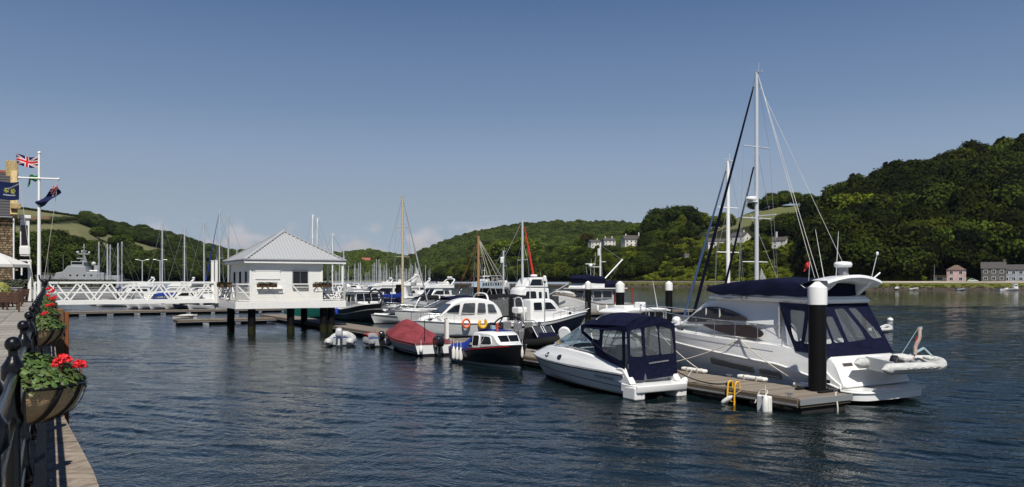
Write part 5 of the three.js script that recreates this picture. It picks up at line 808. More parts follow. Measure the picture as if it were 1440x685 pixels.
  const trough = (u, v, label, turn = 0, l = 1.5) => { const o = thing('flower_trough', label, 'flower trough', uv(64.2 + u, 12.5 + v, D + 1.12), HU + turn); obj('trough', [shell([[-0.16, 0], [-0.2, 0.26], [0.2, 0.26], [0.16, 0]], () => l / 2, 0.02)], mat([0.13, 0.075, 0.045], 0.9, { map: woodTex }), o); const m2 = leafMass(u * 7 + v, 420, (r) => [-0.24 + 0.48 * r(), 0.24 + 0.18 * r(), (r() - 0.5) * l, 0, 1, 0.2], 0.045, [0.06, 0.065, 0.02]); const f = new THREE.Mesh(m2, leafG); f.name = 'foliage'; shade(f); o.add(f); obj('bracket', [beam([-0.05, 0.02, -l * 0.3], [0.1, -0.35, -l * 0.2], 0.03, 0.03), beam([-0.05, 0.02, l * 0.3], [0.1, -0.35, l * 0.2], 0.03, 0.03)], M.paint, o); return o; };
  trough(-0.12, 2.35, 'brown flower trough on the platform rail below the closed shutter'); trough(-0.12, 6.75, 'brown flower trough on the platform rail near the open porch'); trough(2.6, -0.1, 'flower trough on the platform rail at the footbridge side, nearer one', Math.PI / 2, 1.6); trough(5.6, -0.1, 'flower trough on the platform rail at the footbridge side, farther one', Math.PI / 2, 1.6);
  const tt = thing('cafe_table', 'small grey table with chairs on the open porch of the hut', 'table', uv(66.2, 20.3, D), HU); obj('tabletop', [cyl(0.4, 0.4, 0.04, 0, 0.72, 0, 18)], M.alu, tt); obj('leg', [cyl(0.03, 0.03, 0.7, 0, 0.35, 0, 8), cyl(0.25, 0.25, 0.03, 0, 0.02, 0, 14)], M.alu, tt);
  const dc = thing('folding_chair', 'folded grey chair leaning by the hut porch', 'chair', uv(65.2, 20.0, D), HU + 0.6); obj('seat', [rbox(0.44, 0.04, 0.44, 0.01, 0, 0.45, 0)], M.greycloth, dc); obj('backrest', [rbox(0.04, 0.5, 0.44, 0.01, -0.22, 0.75, 0)], M.greycloth, dc); for (const s of [-1, 1]) obj('leg', [bar([-0.2, 0, s * 0.2], [0.2, 0.45, s * 0.2], 0.015), bar([0.2, 0, s * 0.2], [-0.2, 0.45, s * 0.2], 0.015)], M.alu, dc);
}
// ------------------------------------------------------------------ main pontoon
const PV0 = 20.35, PV1 = 22.75, PU0 = 17.3, DK = 0.5;
const deckMs = [[0.25, 0.215, 0.18], [0.30, 0.26, 0.22], [0.20, 0.175, 0.15], [0.27, 0.245, 0.215]].map((c) => mat(c, 0.9, { map: woodTex, bumpMap: bumpTex, bumpScale: 0.004 }));
const beamM = mat([0.16, 0.13, 0.10], 0.9, { map: woodTex, bumpMap: bumpTex, bumpScale: 0.01 }), floatM = mat([0.03, 0.03, 0.03], 0.85);
function pontoon(name, label, u, v, turn, len, wid, near = 0, seed = 1) {       // x along its length from 0, z across centred
  const t = thing(name, label, 'pontoon', uv(u, v, 0), turn), r = rng(seed), pitch = 0.165;
  const pl = [0, 1, 2].map((k) => merged([rbox(0.152, 0.04, wid - 0.12 - 0.01 * k, 0.006, 0, 0, 0, 0, 0, 0, 1)]));
  const rest = [[], [], [], []];
  for (let i = 0; (i + 0.5) * pitch < len; i++) { const x = (i + 0.5) * pitch, y = DK - 0.025 + 0.006 * r(), m = r() * 4 | 0; if (i < near) { const o = new THREE.Mesh(pl[i % 3], deckMs[m]); o.name = 'plank'; shade(o); o.position.set(x, y, 0.01 * (r() - 0.5)); o.rotation.y = 0.004 * (r() - 0.5); t.add(o); } else rest[m].push(box(0.15, 0.04, wid - 0.12, x, y, 0)); }
  rest.forEach((g, i) => g.length && obj('planks', g, deckMs[i], t, 'stuff'));
  obj('side_beam', [-1, 1].map((s) => rbox(len, 0.26, 0.12, 0.02, len / 2, DK - 0.16, s * wid / 2)), beamM, t); obj('end_beam', [rbox(0.12, 0.26, wid, 0.02, -0.02, DK - 0.16, 0), rbox(0.12, 0.26, wid, 0.02, len + 0.02, DK - 0.16, 0)], beamM, t);
  obj('rubbing_strip', [-1, 1].map((s) => box(len, 0.05, 0.05, len / 2, DK - 0.2, s * (wid / 2 + 0.08))), M.greycloth, t);
  const fl = []; for (let x = 0.9; x < len; x += 3) fl.push(rbox(2.2, 0.5, wid - 0.3, 0.06, x + 0.5 > len - 0.8 ? len - 1.2 : x + 0.2, 0.02, 0)); obj('float', fl, floatM, t);
  return t;
}
{
  const t = pontoon('main_pontoon', 'long grey planked walkway pontoon running from the hut to the big motor yacht', PU0, (PV0 + PV1) / 2, HU, 74, PV1 - PV0, 130, 5);
  // the near corner on the berth side is cut at a slant and has a metal edge
  obj('corner_plate', [rbox(0.04, 0.2, PV1 - PV0 + 0.1, 0.01, -0.1, DK - 0.1, 0)], mat([0.30, 0.31, 0.31], 0.5, { metalness: 0.4 }), t);
  for (const [x, z] of [[0.5, -1.05], [6, -1.05], [0.5, 1.05], [5.2, 1.05], [11, 1.05], [17, -1.05], [24, -1.05], [31, -1.05], [38, -1.05]]) obj('cleat', [bar([x - 0.16, DK + 0.1, z], [x + 0.16, DK + 0.1, z], 0.022, 8), bar([x - 0.05, DK, z], [x - 0.05, DK + 0.1, z], 0.022), bar([x + 0.05, DK, z], [x + 0.05, DK + 0.1, z], 0.022)], M.silver, t);
}
function pilePost(label, u, v, top = 4.15, r = 0.29, capped = true) {
  const t = thing('mooring_pile', label, 'pile', uv(u, v, 0), HU, 'steel mooring piles');
  obj('pile', [cyl(r, r, top + 2 - (capped ? 0.6 : 0), 0, (top - (capped ? 0.6 : 0) - 2) / 2, 0, 28)], M.pile, t);
  obj('weed_band', [lathe([[r + 0.014, -1.2], [r + 0.016, 0.3], [r + 0.012, 0.42], [r + 0.004, 0.5]], 28)], weedM, t);
  if (capped) obj('cap', [lathe([[r + 0.025, top - 0.75], [r + 0.025, top - 0.17], [r * 0.9, top - 0.14], [0.08, top + 0.02], [0, top + 0.03]], 28)], M.paint, t);
  return t;
}
const big = pilePost('nearest mooring pile, thick black with a white pointed cap, on the pontoon end', 18.3, 22.45);
obj('pile_guide', [rbox(1.0, 0.12, 0.2, 0.02, 0, DK + 0.0, 0.4), rbox(0.14, 0.1, 1.0, 0.02, 0.46, DK + 0.02, 0), rbox(0.14, 0.1, 1.0, 0.02, -0.46, DK + 0.02, 0)], M.rubber, big);
pilePost('white-capped black pile between the trawler yacht and the white flat roof', 44.7, 34.5);
pilePost('slimmer white-capped black pile in front of the trawler yacht', 64, 45.5);
pilePost('white-capped black pile before open water beside the blue furled sails', 51.9, 45.2);
pilePost('black pile without a cap behind the maroon-covered boat', 93, 37.5, 3.75, 0.33, false);
pilePost('short white-topped black pile by the distant moored boats near the tan mast', 118, 56, 4.1, 0.33, true);
pilePost('dark pile wrapped in rope beside the wooden mast', 88, 52, 3.9, 0.35, true);
{ // fittings at the near end of the pontoon
  const e = (u, dv = -0.07) => uv(u, PV0 + dv, 0);
  const ld = thing('safety_ladder', 'yellow safety ladder on the edge of the pontoon', 'ladder', e(20.0), HU); for (const s of [-0.16, 0.16]) obj('stile', [pipe([[s, -0.9, -0.1], [s, 0.5, -0.1], [s, 0.74, -0.04], [s, 0.74, 0.1], [s, 0.5, 0.14]], 0.032, 8, 24)], M.yellow, ld); for (let i = 0; i < 5; i++) obj('rung', [bar([-0.2, -0.75 + i * 0.28, -0.1], [0.2, -0.75 + i * 0.28, -0.1], 0.018)], M.yellow, ld);
  const fb = thing('pontoon_fender', 'square white fender block hung on the pontoon edge near its end', 'fender', e(18.45, -0.2), HU); obj('block', [rbox(0.55, 0.72, 0.16, 0.05, 0.05, 0.12, 0)], M.fender, fb); obj('roller', fenderGeo(-0.14, 0.18, -0.16, 0.62, 0.11), M.fender, fb); obj('lashing', [pipe([[-0.1, 0.5, -0.1], [-0.02, 0.62, 0.06], [0.3, 0.6, 0.1], [0.36, 0.2, -0.1]], 0.022, 6, 20)], M.rope, fb);
  const f2 = thing('boat_fender', 'small white fender lying against the foot of the yellow ladder', 'fender', e(20.15, -0.22), HU); obj('body', [at(merged(fenderGeo(0, 0, 0, 0.5, 0.09)), 0, 0.12, 0, 0.3, 0, 0.9)], M.fender, f2);
  [[24.5, 'long white fender on the pontoon against the yacht, nearest its bow'], [21.4, 'long white fender on the pontoon against the middle of the yacht'], [27.4, 'long white fender on the pontoon far along the yacht hull'], [18.95, 'white fender on the pontoon just behind the thick black pile']].forEach(([u, l]) => { const o = thing('dock_fender', l, 'fender', uv(u, PV1 - 0.08, DK), HU, 'white fenders along the pontoon edge'); obj('pad', [rbox(u < 19 ? 1.0 : 1.35, 0.15, 0.26, 0.07, 0, 0.09, 0.0, 0, 0, 0, 3)], M.fender, o); obj('strap', [box(0.06, 0.16, 0.28, 0.3, 0.09, 0), box(0.06, 0.16, 0.28, -0.3, 0.09, 0)], M.rope, o); });
}
// ------------------------------------------------------------------ the cruiser with the navy canopy
function letters(txt, w, h, color, bg, font = 'italic bold', px = 92) {       // lettering as a print on a thin plate
  const cv = document.createElement('canvas'); cv.width = 512; cv.height = 128; const c = cv.getContext('2d'); c.fillStyle = bg; c.fillRect(0, 0, 512, 128); c.fillStyle = color; c.font = `${font} ${px}px sans-serif`; c.textAlign = 'center'; c.textBaseline = 'middle'; c.fillText(txt, 256, 66, 490);
  const t = new THREE.CanvasTexture(cv); t.colorSpace = THREE.SRGBColorSpace; return t;
}
{
  const B = 2.55, h = B / 2, t = thing('cabin_cruiser', 'white cabin cruiser with a navy canvas canopy and clear windows beside the pontoon', 'motor boat', uv(22.9, 19.0, 0), HU);
  const seam = (q) => lerp(0.82, 0.93, q);
  const f = addHull(t, { L: 7.95, B, x0: 0, fb: (q) => seam(q), rake: 1.35, draft: 0.45, tw: 0.95, tm: 0.4, bp: 2.1, cy: [0.10, 0.62], fc: 0.8, flare: 0.24, deck: false, rubR: 0.02, rubDrop: 0, wl: 0.1, ns: 36, nr: 10, stripes: [['waterline_stain', 0.1, 0.16, mat([0.42, 0.40, 0.33], 0.7), 0, 0.86], ['sheer_stripe', (q) => seam(q) - 0.055, (q) => seam(q) - 0.005, M.black], ['hull_stripe', (q) => lerp(0.36, 0.66, q ** 1.3), (q) => lerp(0.39, 0.685, q ** 1.3), mat([0.05, 0.055, 0.06], 0.4), 0.03, 0.93]] }, { hull: M.white, rub: M.greycloth });
  // moulded deck: bulwark sides, raised foredeck, cockpit
  const yd = curve([[0, 1.02], [0.25, 1.1], [1.2, 1.28], [2.4, 1.44], [3.6, 1.52], [4.8, 1.54], [5.6, 1.47], [6.5, 1.33], [7.3, 1.16], [7.95, 0.99]]);
  const xs = Array.from({ length: 41 }, (_, i) => i / 40 * 7.93), tq = (x) => clamp(x / 7.95, 0, 0.999);
  const hb = (x) => f.b(tq(x)), inn = (x) => Math.max(0.02, hb(x) - lerp(0.16, 0.34, sst(2, 6.5, x)) - 0.12 * (yd(x) - 0.95));
  const side = [];
  for (const s of [-1, 1]) side.push(grid(xs.map((x) => { const b = hb(x), y0 = seam(tq(x)), y1 = yd(x), i = inn(x); return [[x, y0, s * b], [x, y0 + 0.05, s * (b + 0.012)], [x, lerp(y0, y1, 0.42), s * lerp(b, i, 0.18)], [x, lerp(y0, y1, 0.55), s * lerp(b, i, 0.42)], [x, lerp(y0, y1, 0.9), s * lerp(b, i, 0.72)], [x, y1, s * lerp(b, i, 1)]]; }), { crease: 0.45, flip: s < 0 }));
  const fore = xs.filter((x) => x >= 4.1); side.push(grid(fore.map((x) => Array.from({ length: 13 }, (_, j) => { const q = j / 6 - 1, i = inn(x); return [x, yd(x) + 0.13 * (1 - q * q) * Math.min(1, i * 1.6), q * i]; }))));
  side.push(fan([[0, 0.8, -h * 0.95], [0, 1.02, -inn(0)], [0, 1.02, inn(0)], [0, 0.8, h * 0.95]]));
  obj('deck_moulding', side, M.white, t);
  const aft = xs.filter((x) => x <= 4.3), ck = []; for (const s of [-1, 1]) ck.push(grid(aft.map((x) => [[x, yd(x), s * inn(x)], [x, yd(x) - 0.02, s * (inn(x) - 0.09)], [x, 0.5, s * (inn(x) - 0.1)]]), { crease: 0.4 })); ck.push(box(4.2, 0.04, 2, 2.1, 0.5, 0), box(0.06, 1.0, 2.0, 4.2, 0.98, 0), box(0.06, 0.35, 2.0, 0.05, 0.68, 0));
  obj('cockpit', ck, M.cream, t);
  obj('seat', [rbox(0.6, 0.35, 1.7, 0.08, 0.5, 0.7, 0.05), rbox(0.15, 0.4, 1.7, 0.06, 0.2, 1.0, 0.05), rbox(0.55, 0.8, 0.55, 0.08, 2.5, 0.9, 0.5), rbox(0.14, 0.7, 0.55, 0.06, 2.25, 1.35, 0.5), rbox(0.9, 0.5, 0.55, 0.08, 2.4, 0.75, -0.55)], M.seat, t);
  obj('helm_console', [rbox(0.7, 0.7, 1.9, 0.1, 3.85, 1.15, 0)], M.seat, t); obj('steering_wheel', [at(new THREE.TorusGeometry(0.19, 0.018, 8, 20), 3.42, 1.3, 0.5, 0, Math.PI / 2, 0.4)], M.rubber, t);
  // portholes, cleats
  for (const s of [-1, 1]) for (const [x, y] of [[5.35, 1.13], [4.15, 1.13]]) { const i = hb(x) - 0.085; const ring = Array.from({ length: 18 }, (_, k) => [x + Math.cos(k / 18 * 6.283) * 0.16, y + Math.sin(k / 18 * 6.283) * 0.1]); const mp = (a, b, c) => { const bq = hb(a), iq = inn(a), y0 = seam(tq(a)), y1 = yd(a), r = clamp((b - y0) / (y1 - y0)); const z = r < 0.42 ? lerp(bq + 0.012, lerp(bq, iq, 0.18), r / 0.42) : r < 0.55 ? lerp(lerp(bq, iq, 0.18), lerp(bq, iq, 0.42), (r - 0.42) / 0.13) : lerp(lerp(bq, iq, 0.42), lerp(bq, iq, 0.72), (r - 0.55) / 0.35); return [a, b, s * (z + 0.02 - c)]; }; const p = obj('porthole', slabOf(ring, [], mp, 0.04), M.dark, t); }
  obj('cleat', [-1, 1].flatMap((s) => [4.9, 0.25].map((x) => merged([bar([x - 0.12, yd(x) - 0.03, s * (inn(x) + 0.03)], [x + 0.12, yd(x) - 0.03, s * (inn(x) + 0.03)], 0.02), bar([x, yd(x) - 0.1, s * (inn(x) + 0.03)], [x, yd(x) - 0.03, s * (inn(x) + 0.03)], 0.025)]))), M.steel, t);
  lab(obj('deck_light', [ball(0.07, 5.0, yd(5) + 0.12, -0.62), cyl(0.05, 0.05, 0.12, 5.0, yd(5) + 0.03, -0.62)], M.yellow, t), 'small amber lamp on the foredeck');
  // name on the hull side
  const nm = mat([1, 1, 1], 0.5, { map: letters('FOUR WINNS', 1, 1, '#16181c', '#cfd0ce'), polygonOffset: true });
  for (const s of [-1, 1]) { const rows = Array.from({ length: 7 }, (_, i) => { const x = lerp(0.55, 1.75, i / 6); return [0, 1].map((j) => f.pt(tq(x), 0.53 + j * 0.16 + 0.035 * i / 6, s, 0.012)); }); const g = grid(rows); const u = g.attributes.uv; for (let i = 0; i < u.count; i++) { const a = u.getX(i), b = u.getY(i); u.setXY(i, s < 0 ? 1 - a : a, b); } obj('name_lettering', [g], nm, t); }
  // swim platform and stern
  obj('swim_platform', [shell(roundPoly([[-0.76, 0.24], [-0.8, 0.5], [0.1, 0.54], [0.1, 0.24]], 0.05, 3), (a) => 1.22 - 0.12 * clamp(-a - 0.2), 0.03), rbox(0.75, 0.5, 0.48, 0.08, -0.33, 0.22, -0.97), rbox(0.75, 0.5, 0.48, 0.08, -0.33, 0.22, 0.97)], M.white, t);
  obj('stern_drive', [shell(smoothRing([[-0.62, 0.2], [-0.5, 0.28], [0, 0.25], [0, -0.3], [-0.4, -0.55], [-0.6, -0.4]], 2), () => 0.14, 0.04)], M.rubber, t);
  obj('fairing', [-1, 1].map((s) => shell(smoothRing([[0.5, 1.0], [0.06, 1.06], [-0.12, 0.9], [-0.42, 0.54], [0.3, 0.54]], 3), (a, b) => 0.13, 0.04).translate(0, 0, s * 1.05)), M.white, t);
  obj('stern_ring', [-1, 1].map((s) => at(new THREE.TorusGeometry(0.06, 0.014, 6, 14), -0.72, 0.26, s * 0.92, 0, Math.PI / 2)), M.steel, t);
  // windscreen
  const F0 = [5.25, 1.62], T0 = [3.6, 2.38], zb = 0.66, zt = 0.52;
  const wl = (s) => [[F0[0], F0[1], s * zb], [1.9, 1.47, s * (inn(1.9) - 0.02)], [2.0, 1.86, s * (inn(2) - 0.06)], [T0[0], T0[1], s * zt]];
  obj('windscreen', [quad([F0[0], F0[1], -zb], [F0[0], F0[1], zb], [T0[0], T0[1], zt], [T0[0], T0[1], -zt], 0.008), ...[-1, 1].map((s) => quad(...wl(s), 0.008))], M.glass, t);
  obj('windscreen_frame', [pipe([[2.0, 1.86, -(inn(2) - 0.06)], [3.0, 2.18, -0.86], [T0[0], T0[1], -zt], [T0[0] + 0.04, T0[1] + 0.015, 0], [T0[0], T0[1], zt], [3.0, 2.18, 0.86], [2.0, 1.86, inn(2) - 0.06]], 0.026, 8, 60), pipe([[1.9, 1.48, -inn(1.9)], [3.6, 1.56, -0.98], [F0[0], F0[1], -zb], [F0[0] + 0.1, F0[1] + 0.02, 0], [F0[0], F0[1], zb], [3.6, 1.56, 0.98], [1.9, 1.48, inn(1.9)]], 0.026, 8, 60), ...[-zb, 0, zb].map((z) => bar([F0[0], F0[1], z], [T0[0], T0[1], z * zt / zb], 0.02)), ...[-1, 1].map((s) => bar([3.6, 1.56, s * 0.98], [3.0, 2.18, s * 0.86], 0.018))], M.alu, t);
  lab(obj('sun_visor_cover', [shell(Array.from({ length: 24 }, (_, i) => [0.27 * Math.cos(i / 24 * 6.283), 0.3 * Math.sin(i / 24 * 6.283)]), () => 0.06, 0.04).rotateX(-0.25).rotateY(0.75).translate(5.0, 2.0, -0.36)], M.white, t), 'round white cover propped against the windscreen');
  // canopy
  const z0 = 1.12, xa = -0.05, xf = 2.8;
  const topY = (x, q) => { const k = clamp((x - xa) / (xf - xa)); const cr = lerp(lerp(2.90, 3.0, sst(0, 0.45, k)), 2.72, sst(0.6, 1, k)); return cr - (cr - lerp(2.58, 2.5, k)) * Math.pow(Math.abs(q), 2.6) - 0.02 * (1 - Math.abs(q)) * Math.abs(Math.sin(k * Math.PI * 3)) + 0.008 * noise.noise(x * 3, q * 3, 1); };
  const rows = []; for (let i = 0; i <= 24; i++) { const x = lerp(xa, xf, i / 24), r = []; for (let j = 0; j <= 20; j++) { const q = j / 10 - 1, zz = z0 - 0.14 * sst(0.5, 1, i / 24); r.push([x + (i === 24 ? 0.12 * (1 - q * q) : 0), topY(x, q), q * zz]); } rows.push(r); }
  obj('canopy_top', [grid(rows)], M.navy, t);
  const frontRows = []; for (let i = 0; i <= 6; i++) { const k = i / 6, r = []; for (let j = 0; j <= 12; j++) { const q = j / 6 - 1; r.push([lerp(xf + 0.12 * (1 - q * q), T0[0], k), lerp(topY(xf, q), T0[1] + 0.02, k), q * lerp(z0 - 0.14, zt, k)]); } frontRows.push(r); }
  obj('front_window', [grid(frontRows.map((r) => r.slice(1, -1)))], M.vinyl, t);
  obj('front_strap', [-1, 0, 1].map((c) => grid(frontRows.map((r) => { const j = c < 0 ? 0 : c > 0 ? 11 : 5.5 | 0; return c === 0 ? [r[6].map((v, n) => n === 2 ? v - 0.03 : v + (n === 1 ? 0.004 : 0)), r[6].map((v, n) => n === 2 ? v + 0.03 : v + (n === 1 ? 0.004 : 0))] : [r[j], r[j + 1]]; }))), M.navy, t);
  const lowY = (x) => (x < 1.75 ? lerp(1.04, 1.40, clamp((x + 0.05) / 1.75)) : lerp(1.46, T0[1], clamp((x - 1.75) / (T0[0] - 1.75))));
  const edgeZ = (a, b) => { const k = clamp((b - 1.0) / 1.55); return lerp(1.16, a > 2.2 ? lerp(z0, z0 - 0.14, clamp((a - 2.2) / 1.1)) : z0, k) + 0.025 * Math.sin(a * 4 + b * 3) * Math.sin(Math.PI * k) - (a > 2.8 ? (a - 2.8) * 0.6 : 0); };
  const outl = [[xa - 0.02, 1.04], [0.9, 1.22], [1.72, 1.40], [1.82, 1.70], [2.0, 1.88], [2.8, 2.18], [T0[0], T0[1] + 0.01], [xf, 2.5], [2.1, 2.53], [1.1, 2.57], [xa, 2.58]];
  const h1 = roundPoly([[0.12, 1.30], [0.14, 2.40], [1.28, 2.36], [1.36, 1.62]], 0.14), h2 = roundPoly([[1.52, 1.98], [1.48, 2.38], [2.5, 2.38], [2.65, 2.28], [1.95, 2.02]], 0.1);
  for (const s of [-1, 1]) { const mp = (a, b) => [a, b, s * edgeZ(a, b)], mi = (a, b) => [a, b, s * (edgeZ(a, b) - 0.012)]; obj('canopy_side', [sheet(outl, [h1, h2], mp)], M.navy, t); obj('side_window', [sheet(h1, [], mi)], M.vinyl, t); obj('side_window', [sheet(h2, [], mi)], M.vinyl, t); }
  // aft curtain, wrapped at the corners
  const bz = (z) => xa - 0.34 * (1) * 0, backMap = (a, b) => { const k = clamp((2.58 - b) / 1.9); return [xa - 0.05 - 0.16 * k + 0.015 * Math.sin(a * 7 + b * 2), b + (b > 2.4 ? topY(xa, a / z0) - 2.58 : 0) * clamp((b - 2.4) / 0.18), a]; };
  const bo = []; for (let i = 0; i <= 16; i++) bo.push([lerp(-z0 - 0.02, z0 + 0.02, i / 16), 2.58]); bo.push([1.13, 0.72], [-0.25, 0.64], [-0.33, 0.66], [-0.38, 0.9], [-0.46, 0.62], [-1.12, 0.66]);
  const b1 = roundPoly([[-1.0, 1.5], [-0.98, 2.42], [-0.46, 2.46], [-0.44, 1.46]], 0.12), b2 = roundPoly([[-0.3, 1.5], [-0.3, 2.46], [0.3, 2.46], [0.32, 1.5]], 0.09), b3 = roundPoly([[0.4, 1.5], [0.38, 2.46], [0.97, 2.42], [1.03, 1.52]], 0.09);
  const bsub = (r) => r; obj('canopy_back', [sheet(bo, [b1, b2, b3], backMap)], M.navy, t);
  for (const q of [b1, b2, b3]) obj('rear_window', [sheet(q, [], (a, b) => { const p = backMap(a, b); return [p[0] + 0.012, p[1], p[2]]; })], M.vinyl, t);
  lab(obj('zip_strip', [beam([xa - 0.19, 1.22, -0.2], [xa - 0.19, 1.28, 0.72], 0.012, 0.05)], M.greycloth, t), 'pale grey strip across the aft curtain');
  obj('canopy_frame', [pipe([[1.5, 1.3, -1.1], [0.9, 2.4, -1.06], [0.8, 2.85, -0.6], [0.8, 2.93, 0], [0.8, 2.85, 0.6], [0.9, 2.4, 1.06], [1.5, 1.3, 1.1]], 0.016, 6, 40), pipe([[1.5, 1.3, -1.1], [2.2, 2.35, -1.02], [2.3, 2.8, -0.55], [2.3, 2.9, 0], [2.3, 2.8, 0.55], [2.2, 2.35, 1.02], [1.5, 1.3, 1.1]], 0.016, 6, 40), bar([0.1, 2.3, -0.9], [0.02, 1.4, 0.7], 0.012), bar([1.5, 1.3, -1.09], [0.05, 2.5, -1.08], 0.014), bar([1.5, 1.3, 1.09], [0.05, 2.5, 1.08], 0.014)], M.steel, t);
  // bow rail
  const br = []; for (let i = 0; i <= 6; i++) { const x = lerp(4.6, 7.7, i / 6); br.push([x, yd(x) - 0.02, -(inn(x) + 0.02)]); }
  obj('toe_rail', [-1, 1].map((s) => pipe(br.map((p) => [p[0], p[1] + 0.05, s * p[2]]), 0.012, 6)), M.steel, t);
  obj('anchor_roller', [rbox(0.45, 0.06, 0.2, 0.02, 7.95, 1.02, 0)], M.steel, t);
  const F1 = thing('boat_fender', 'white fender between the canopied cruiser and the pontoon, by its stern', 'fender', uv(22.45, 20.15, 0), HU); obj('body', [at(merged(fenderGeo(0, 0, 0, 0.75, 0.14)), 0, 0.35, 0, 0.5, 0, 0.35)], M.fender, F1);
  const l1 = uv(22.9, 20.1, 0.95), l2b = uv(20.8, 20.75, DK + 0.06); tag(obj('mooring_line', [sag(l1, l2b, 0.18, 0.022, 6), pipe([uv(20.8, 20.75, DK + 0.06), uv(20.6, 20.8, DK + 0.06), uv(20.45, 20.85, DK + 0.05)], 0.06, 6)], M.darkrope), 'dark mooring line from the canopied cruiser stern to the pontoon', 'rope');
}
// ------------------------------------------------------------------ the big flybridge yacht
{
  const t = thing('motor_yacht', 'large white flybridge motor yacht with navy canvas cockpit cover at the pontoon end', 'motor yacht', uv(18.2, 25.35, 0), HU);
  const B = 4.15, L = 13.2, ysf = curve([[0, 0.62], [0.02, 0.75], [0.05, 1.05], [0.085, 1.45], [0.12, 1.66], [0.2, 1.78], [0.4, 1.88], [0.6, 1.97], [0.8, 2.12], [1, 2.32]]);
  const strake = curve([[0, 0.50], [0.08, 0.78], [0.2, 1.1], [0.45, 1.32], [0.65, 1.5], [0.85, 1.72], [1, 1.95]]);
  const f = addHull(t, { L, B, x0: 0, fb: ysf, rake: 2.3, draft: 0.9, tw: 0.93, tm: 0.35, bp: 2.2, cy: [0.12, 1.0], fc: 0.88, flare: 0.3, tumble: (q, y) => 0.34 * Math.max(0, y - strake(q)) * (1 - q) ** 0.3, wl: 0.14, ns: 44, nr: 12, camber: 0.1, rubR: 0.03, rubDrop: 0.02, stripes: [['waterline_stain', 0.14, 0.22, mat([0.42, 0.40, 0.33], 0.7), 0, 0.88], ['rubbing_strake', (q) => strake(q) - 0.05, (q) => strake(q) + 0.05, M.paint], ['knuckle', (q) => lerp(strake(q), ysf(q), 0.66) - 0.014, (q) => lerp(strake(q), ysf(q), 0.66) + 0.014, mat([0.34, 0.35, 0.37], 0.5), 0.2, 0.98]] }, { hull: M.white });
  for (const s of [-1, 1]) obj('strake_cap', [pipe(Array.from({ length: 30 }, (_, i) => { const q = i / 29 * 0.995; return f.pt(q, strake(q), s, 0.015); }), 0.045, 8, 80)], M.white, t);
  // hull lights low in the side
  for (const s of [-1, 1]) for (const [x0, x1] of [[3.9, 6.3], [2.55, 3.55]]) { const pts = roundPoly([[x0, 0], [x1, 0], [x1, 0.24], [x0, 0.24]], 0.1); const mp = (k) => (a, b, c) => { const q = a / L, y = strake(q) - 0.50 + b * 0.8; const p = f.pt(q, y, s, k - c); return p; }; obj('hull_window', slabOf(pts, [], mp(0.035), 0.05), mat([0.2, 0.2, 0.19], 0.4), t); obj('window_frame', slabOf(inset(pts, -0.05), [pts], mp(0.042), 0.06), M.steel, t); }
  // superstructure
  const w = (a, b) => { const q = clamp(a / L); return Math.max(0.15, Math.min(B / 2 - 0.42, f.b(q) - 0.36) - 0.34 * Math.max(0, b - 1.8)); };
  const prof = [[1.7, 1.7], [2.2, 2.1], [2.6, 2.7], [2.85, 3.32], [3.4, 3.46], [5.2, 3.55], [6.6, 3.52], [7.25, 3.40], [7.7, 3.12], [8.7, 2.40], [9.6, 2.32], [10.9, 2.28], [11.5, 2.2], [11.6, 1.9]];
  cabin(t, 'superstructure', roundPoly(prof, 0.35, 3), w, M.white, 0.12);
  const upW = [[8.35, 2.46], [7.35, 3.05], [6.6, 3.12], [5.8, 3.02], [4.95, 2.78], [4.7, 2.66], [5.5, 2.60], [7.0, 2.48]], loW = [[7.15, 2.36], [6.2, 2.40], [5.0, 2.44], [4.1, 2.36], [3.72, 2.16], [3.85, 2.02], [4.6, 1.98], [5.7, 2.06], [6.5, 2.2]];
  for (const s of [-1, 1]) {
    obj('saloon_window', slabOf(smoothRing(upW, 3), [], (a, b, c) => [a, b, s * (w(a, b) + 0.015 - c)], 0.04), phys([0.03, 0.025, 0.02], 0.05), t);
    obj('saloon_window', slabOf(smoothRing(loW, 3), [], (a, b, c) => [a, b, s * (w(a, b) + 0.015 - c)], 0.04), phys([0.03, 0.02, 0.015], 0.05), t);
    each('window_mullion', [box(0.04, 0.56, 0.03, 7.1, 2.76, s * (w(7.1, 2.8) + 0.012)), box(0.05, 0.5, 0.03, 6.25, 2.82, s * (w(6.2, 2.8) + 0.012))], M.white, t);
    const port = Array.from({ length: 20 }, (_, k) => [8.75 + Math.cos(k / 20 * 6.283) * 0.27 - 0.06 * Math.sin(k / 20 * 6.283), 2.02 + Math.sin(k / 20 * 6.283) * 0.12]); obj('porthole', slabOf(port, [], (a, b, c) => [a, b, s * (w(a, b) + 0.02 - c)], 0.05), M.dark, t);
  }
  for (const [a, b] of [[-0.98, -0.34], [-0.32, 0.32], [0.34, 0.98]]) { const W0 = w(8.6, 2.4) - 0.16, W1 = w(7.6, 3.15) - 0.14; obj('windscreen', quad([8.68, 2.44, a * W0], [8.68, 2.44, b * W0], [7.72, 3.14, b * W1], [7.72, 3.14, a * W1], 0.015), M.dark, t); }
  // flybridge
  const fw = (a, b) => 1.5 - 0.25 * clamp((a - 5.5) / 2, 0, 1) - 0.10 * (b - 3.5);
  cabin(t, 'flybridge', roundPoly([[1.4, 3.36], [1.36, 3.62], [3.0, 3.72], [5.4, 3.78], [6.7, 3.66], [7.0, 3.5], [6.5, 3.44]], 0.12, 3), fw, M.white, 0.08);
  obj('side_trim', [-1, 1].map((s) => beam([1.0, 3.52, s * (fw(1, 3.5) + 0.01)], [5.4, 3.62, s * (fw(5.4, 3.6) + 0.01)], 0.02, 0.03)), M.greycloth, t);
  const fn = mat([1, 1, 1], 0.5, { map: letters('ROCKPORT', 1, 1, '#3a3c42', '#d6d6d4', '', 70), polygonOffset: true });
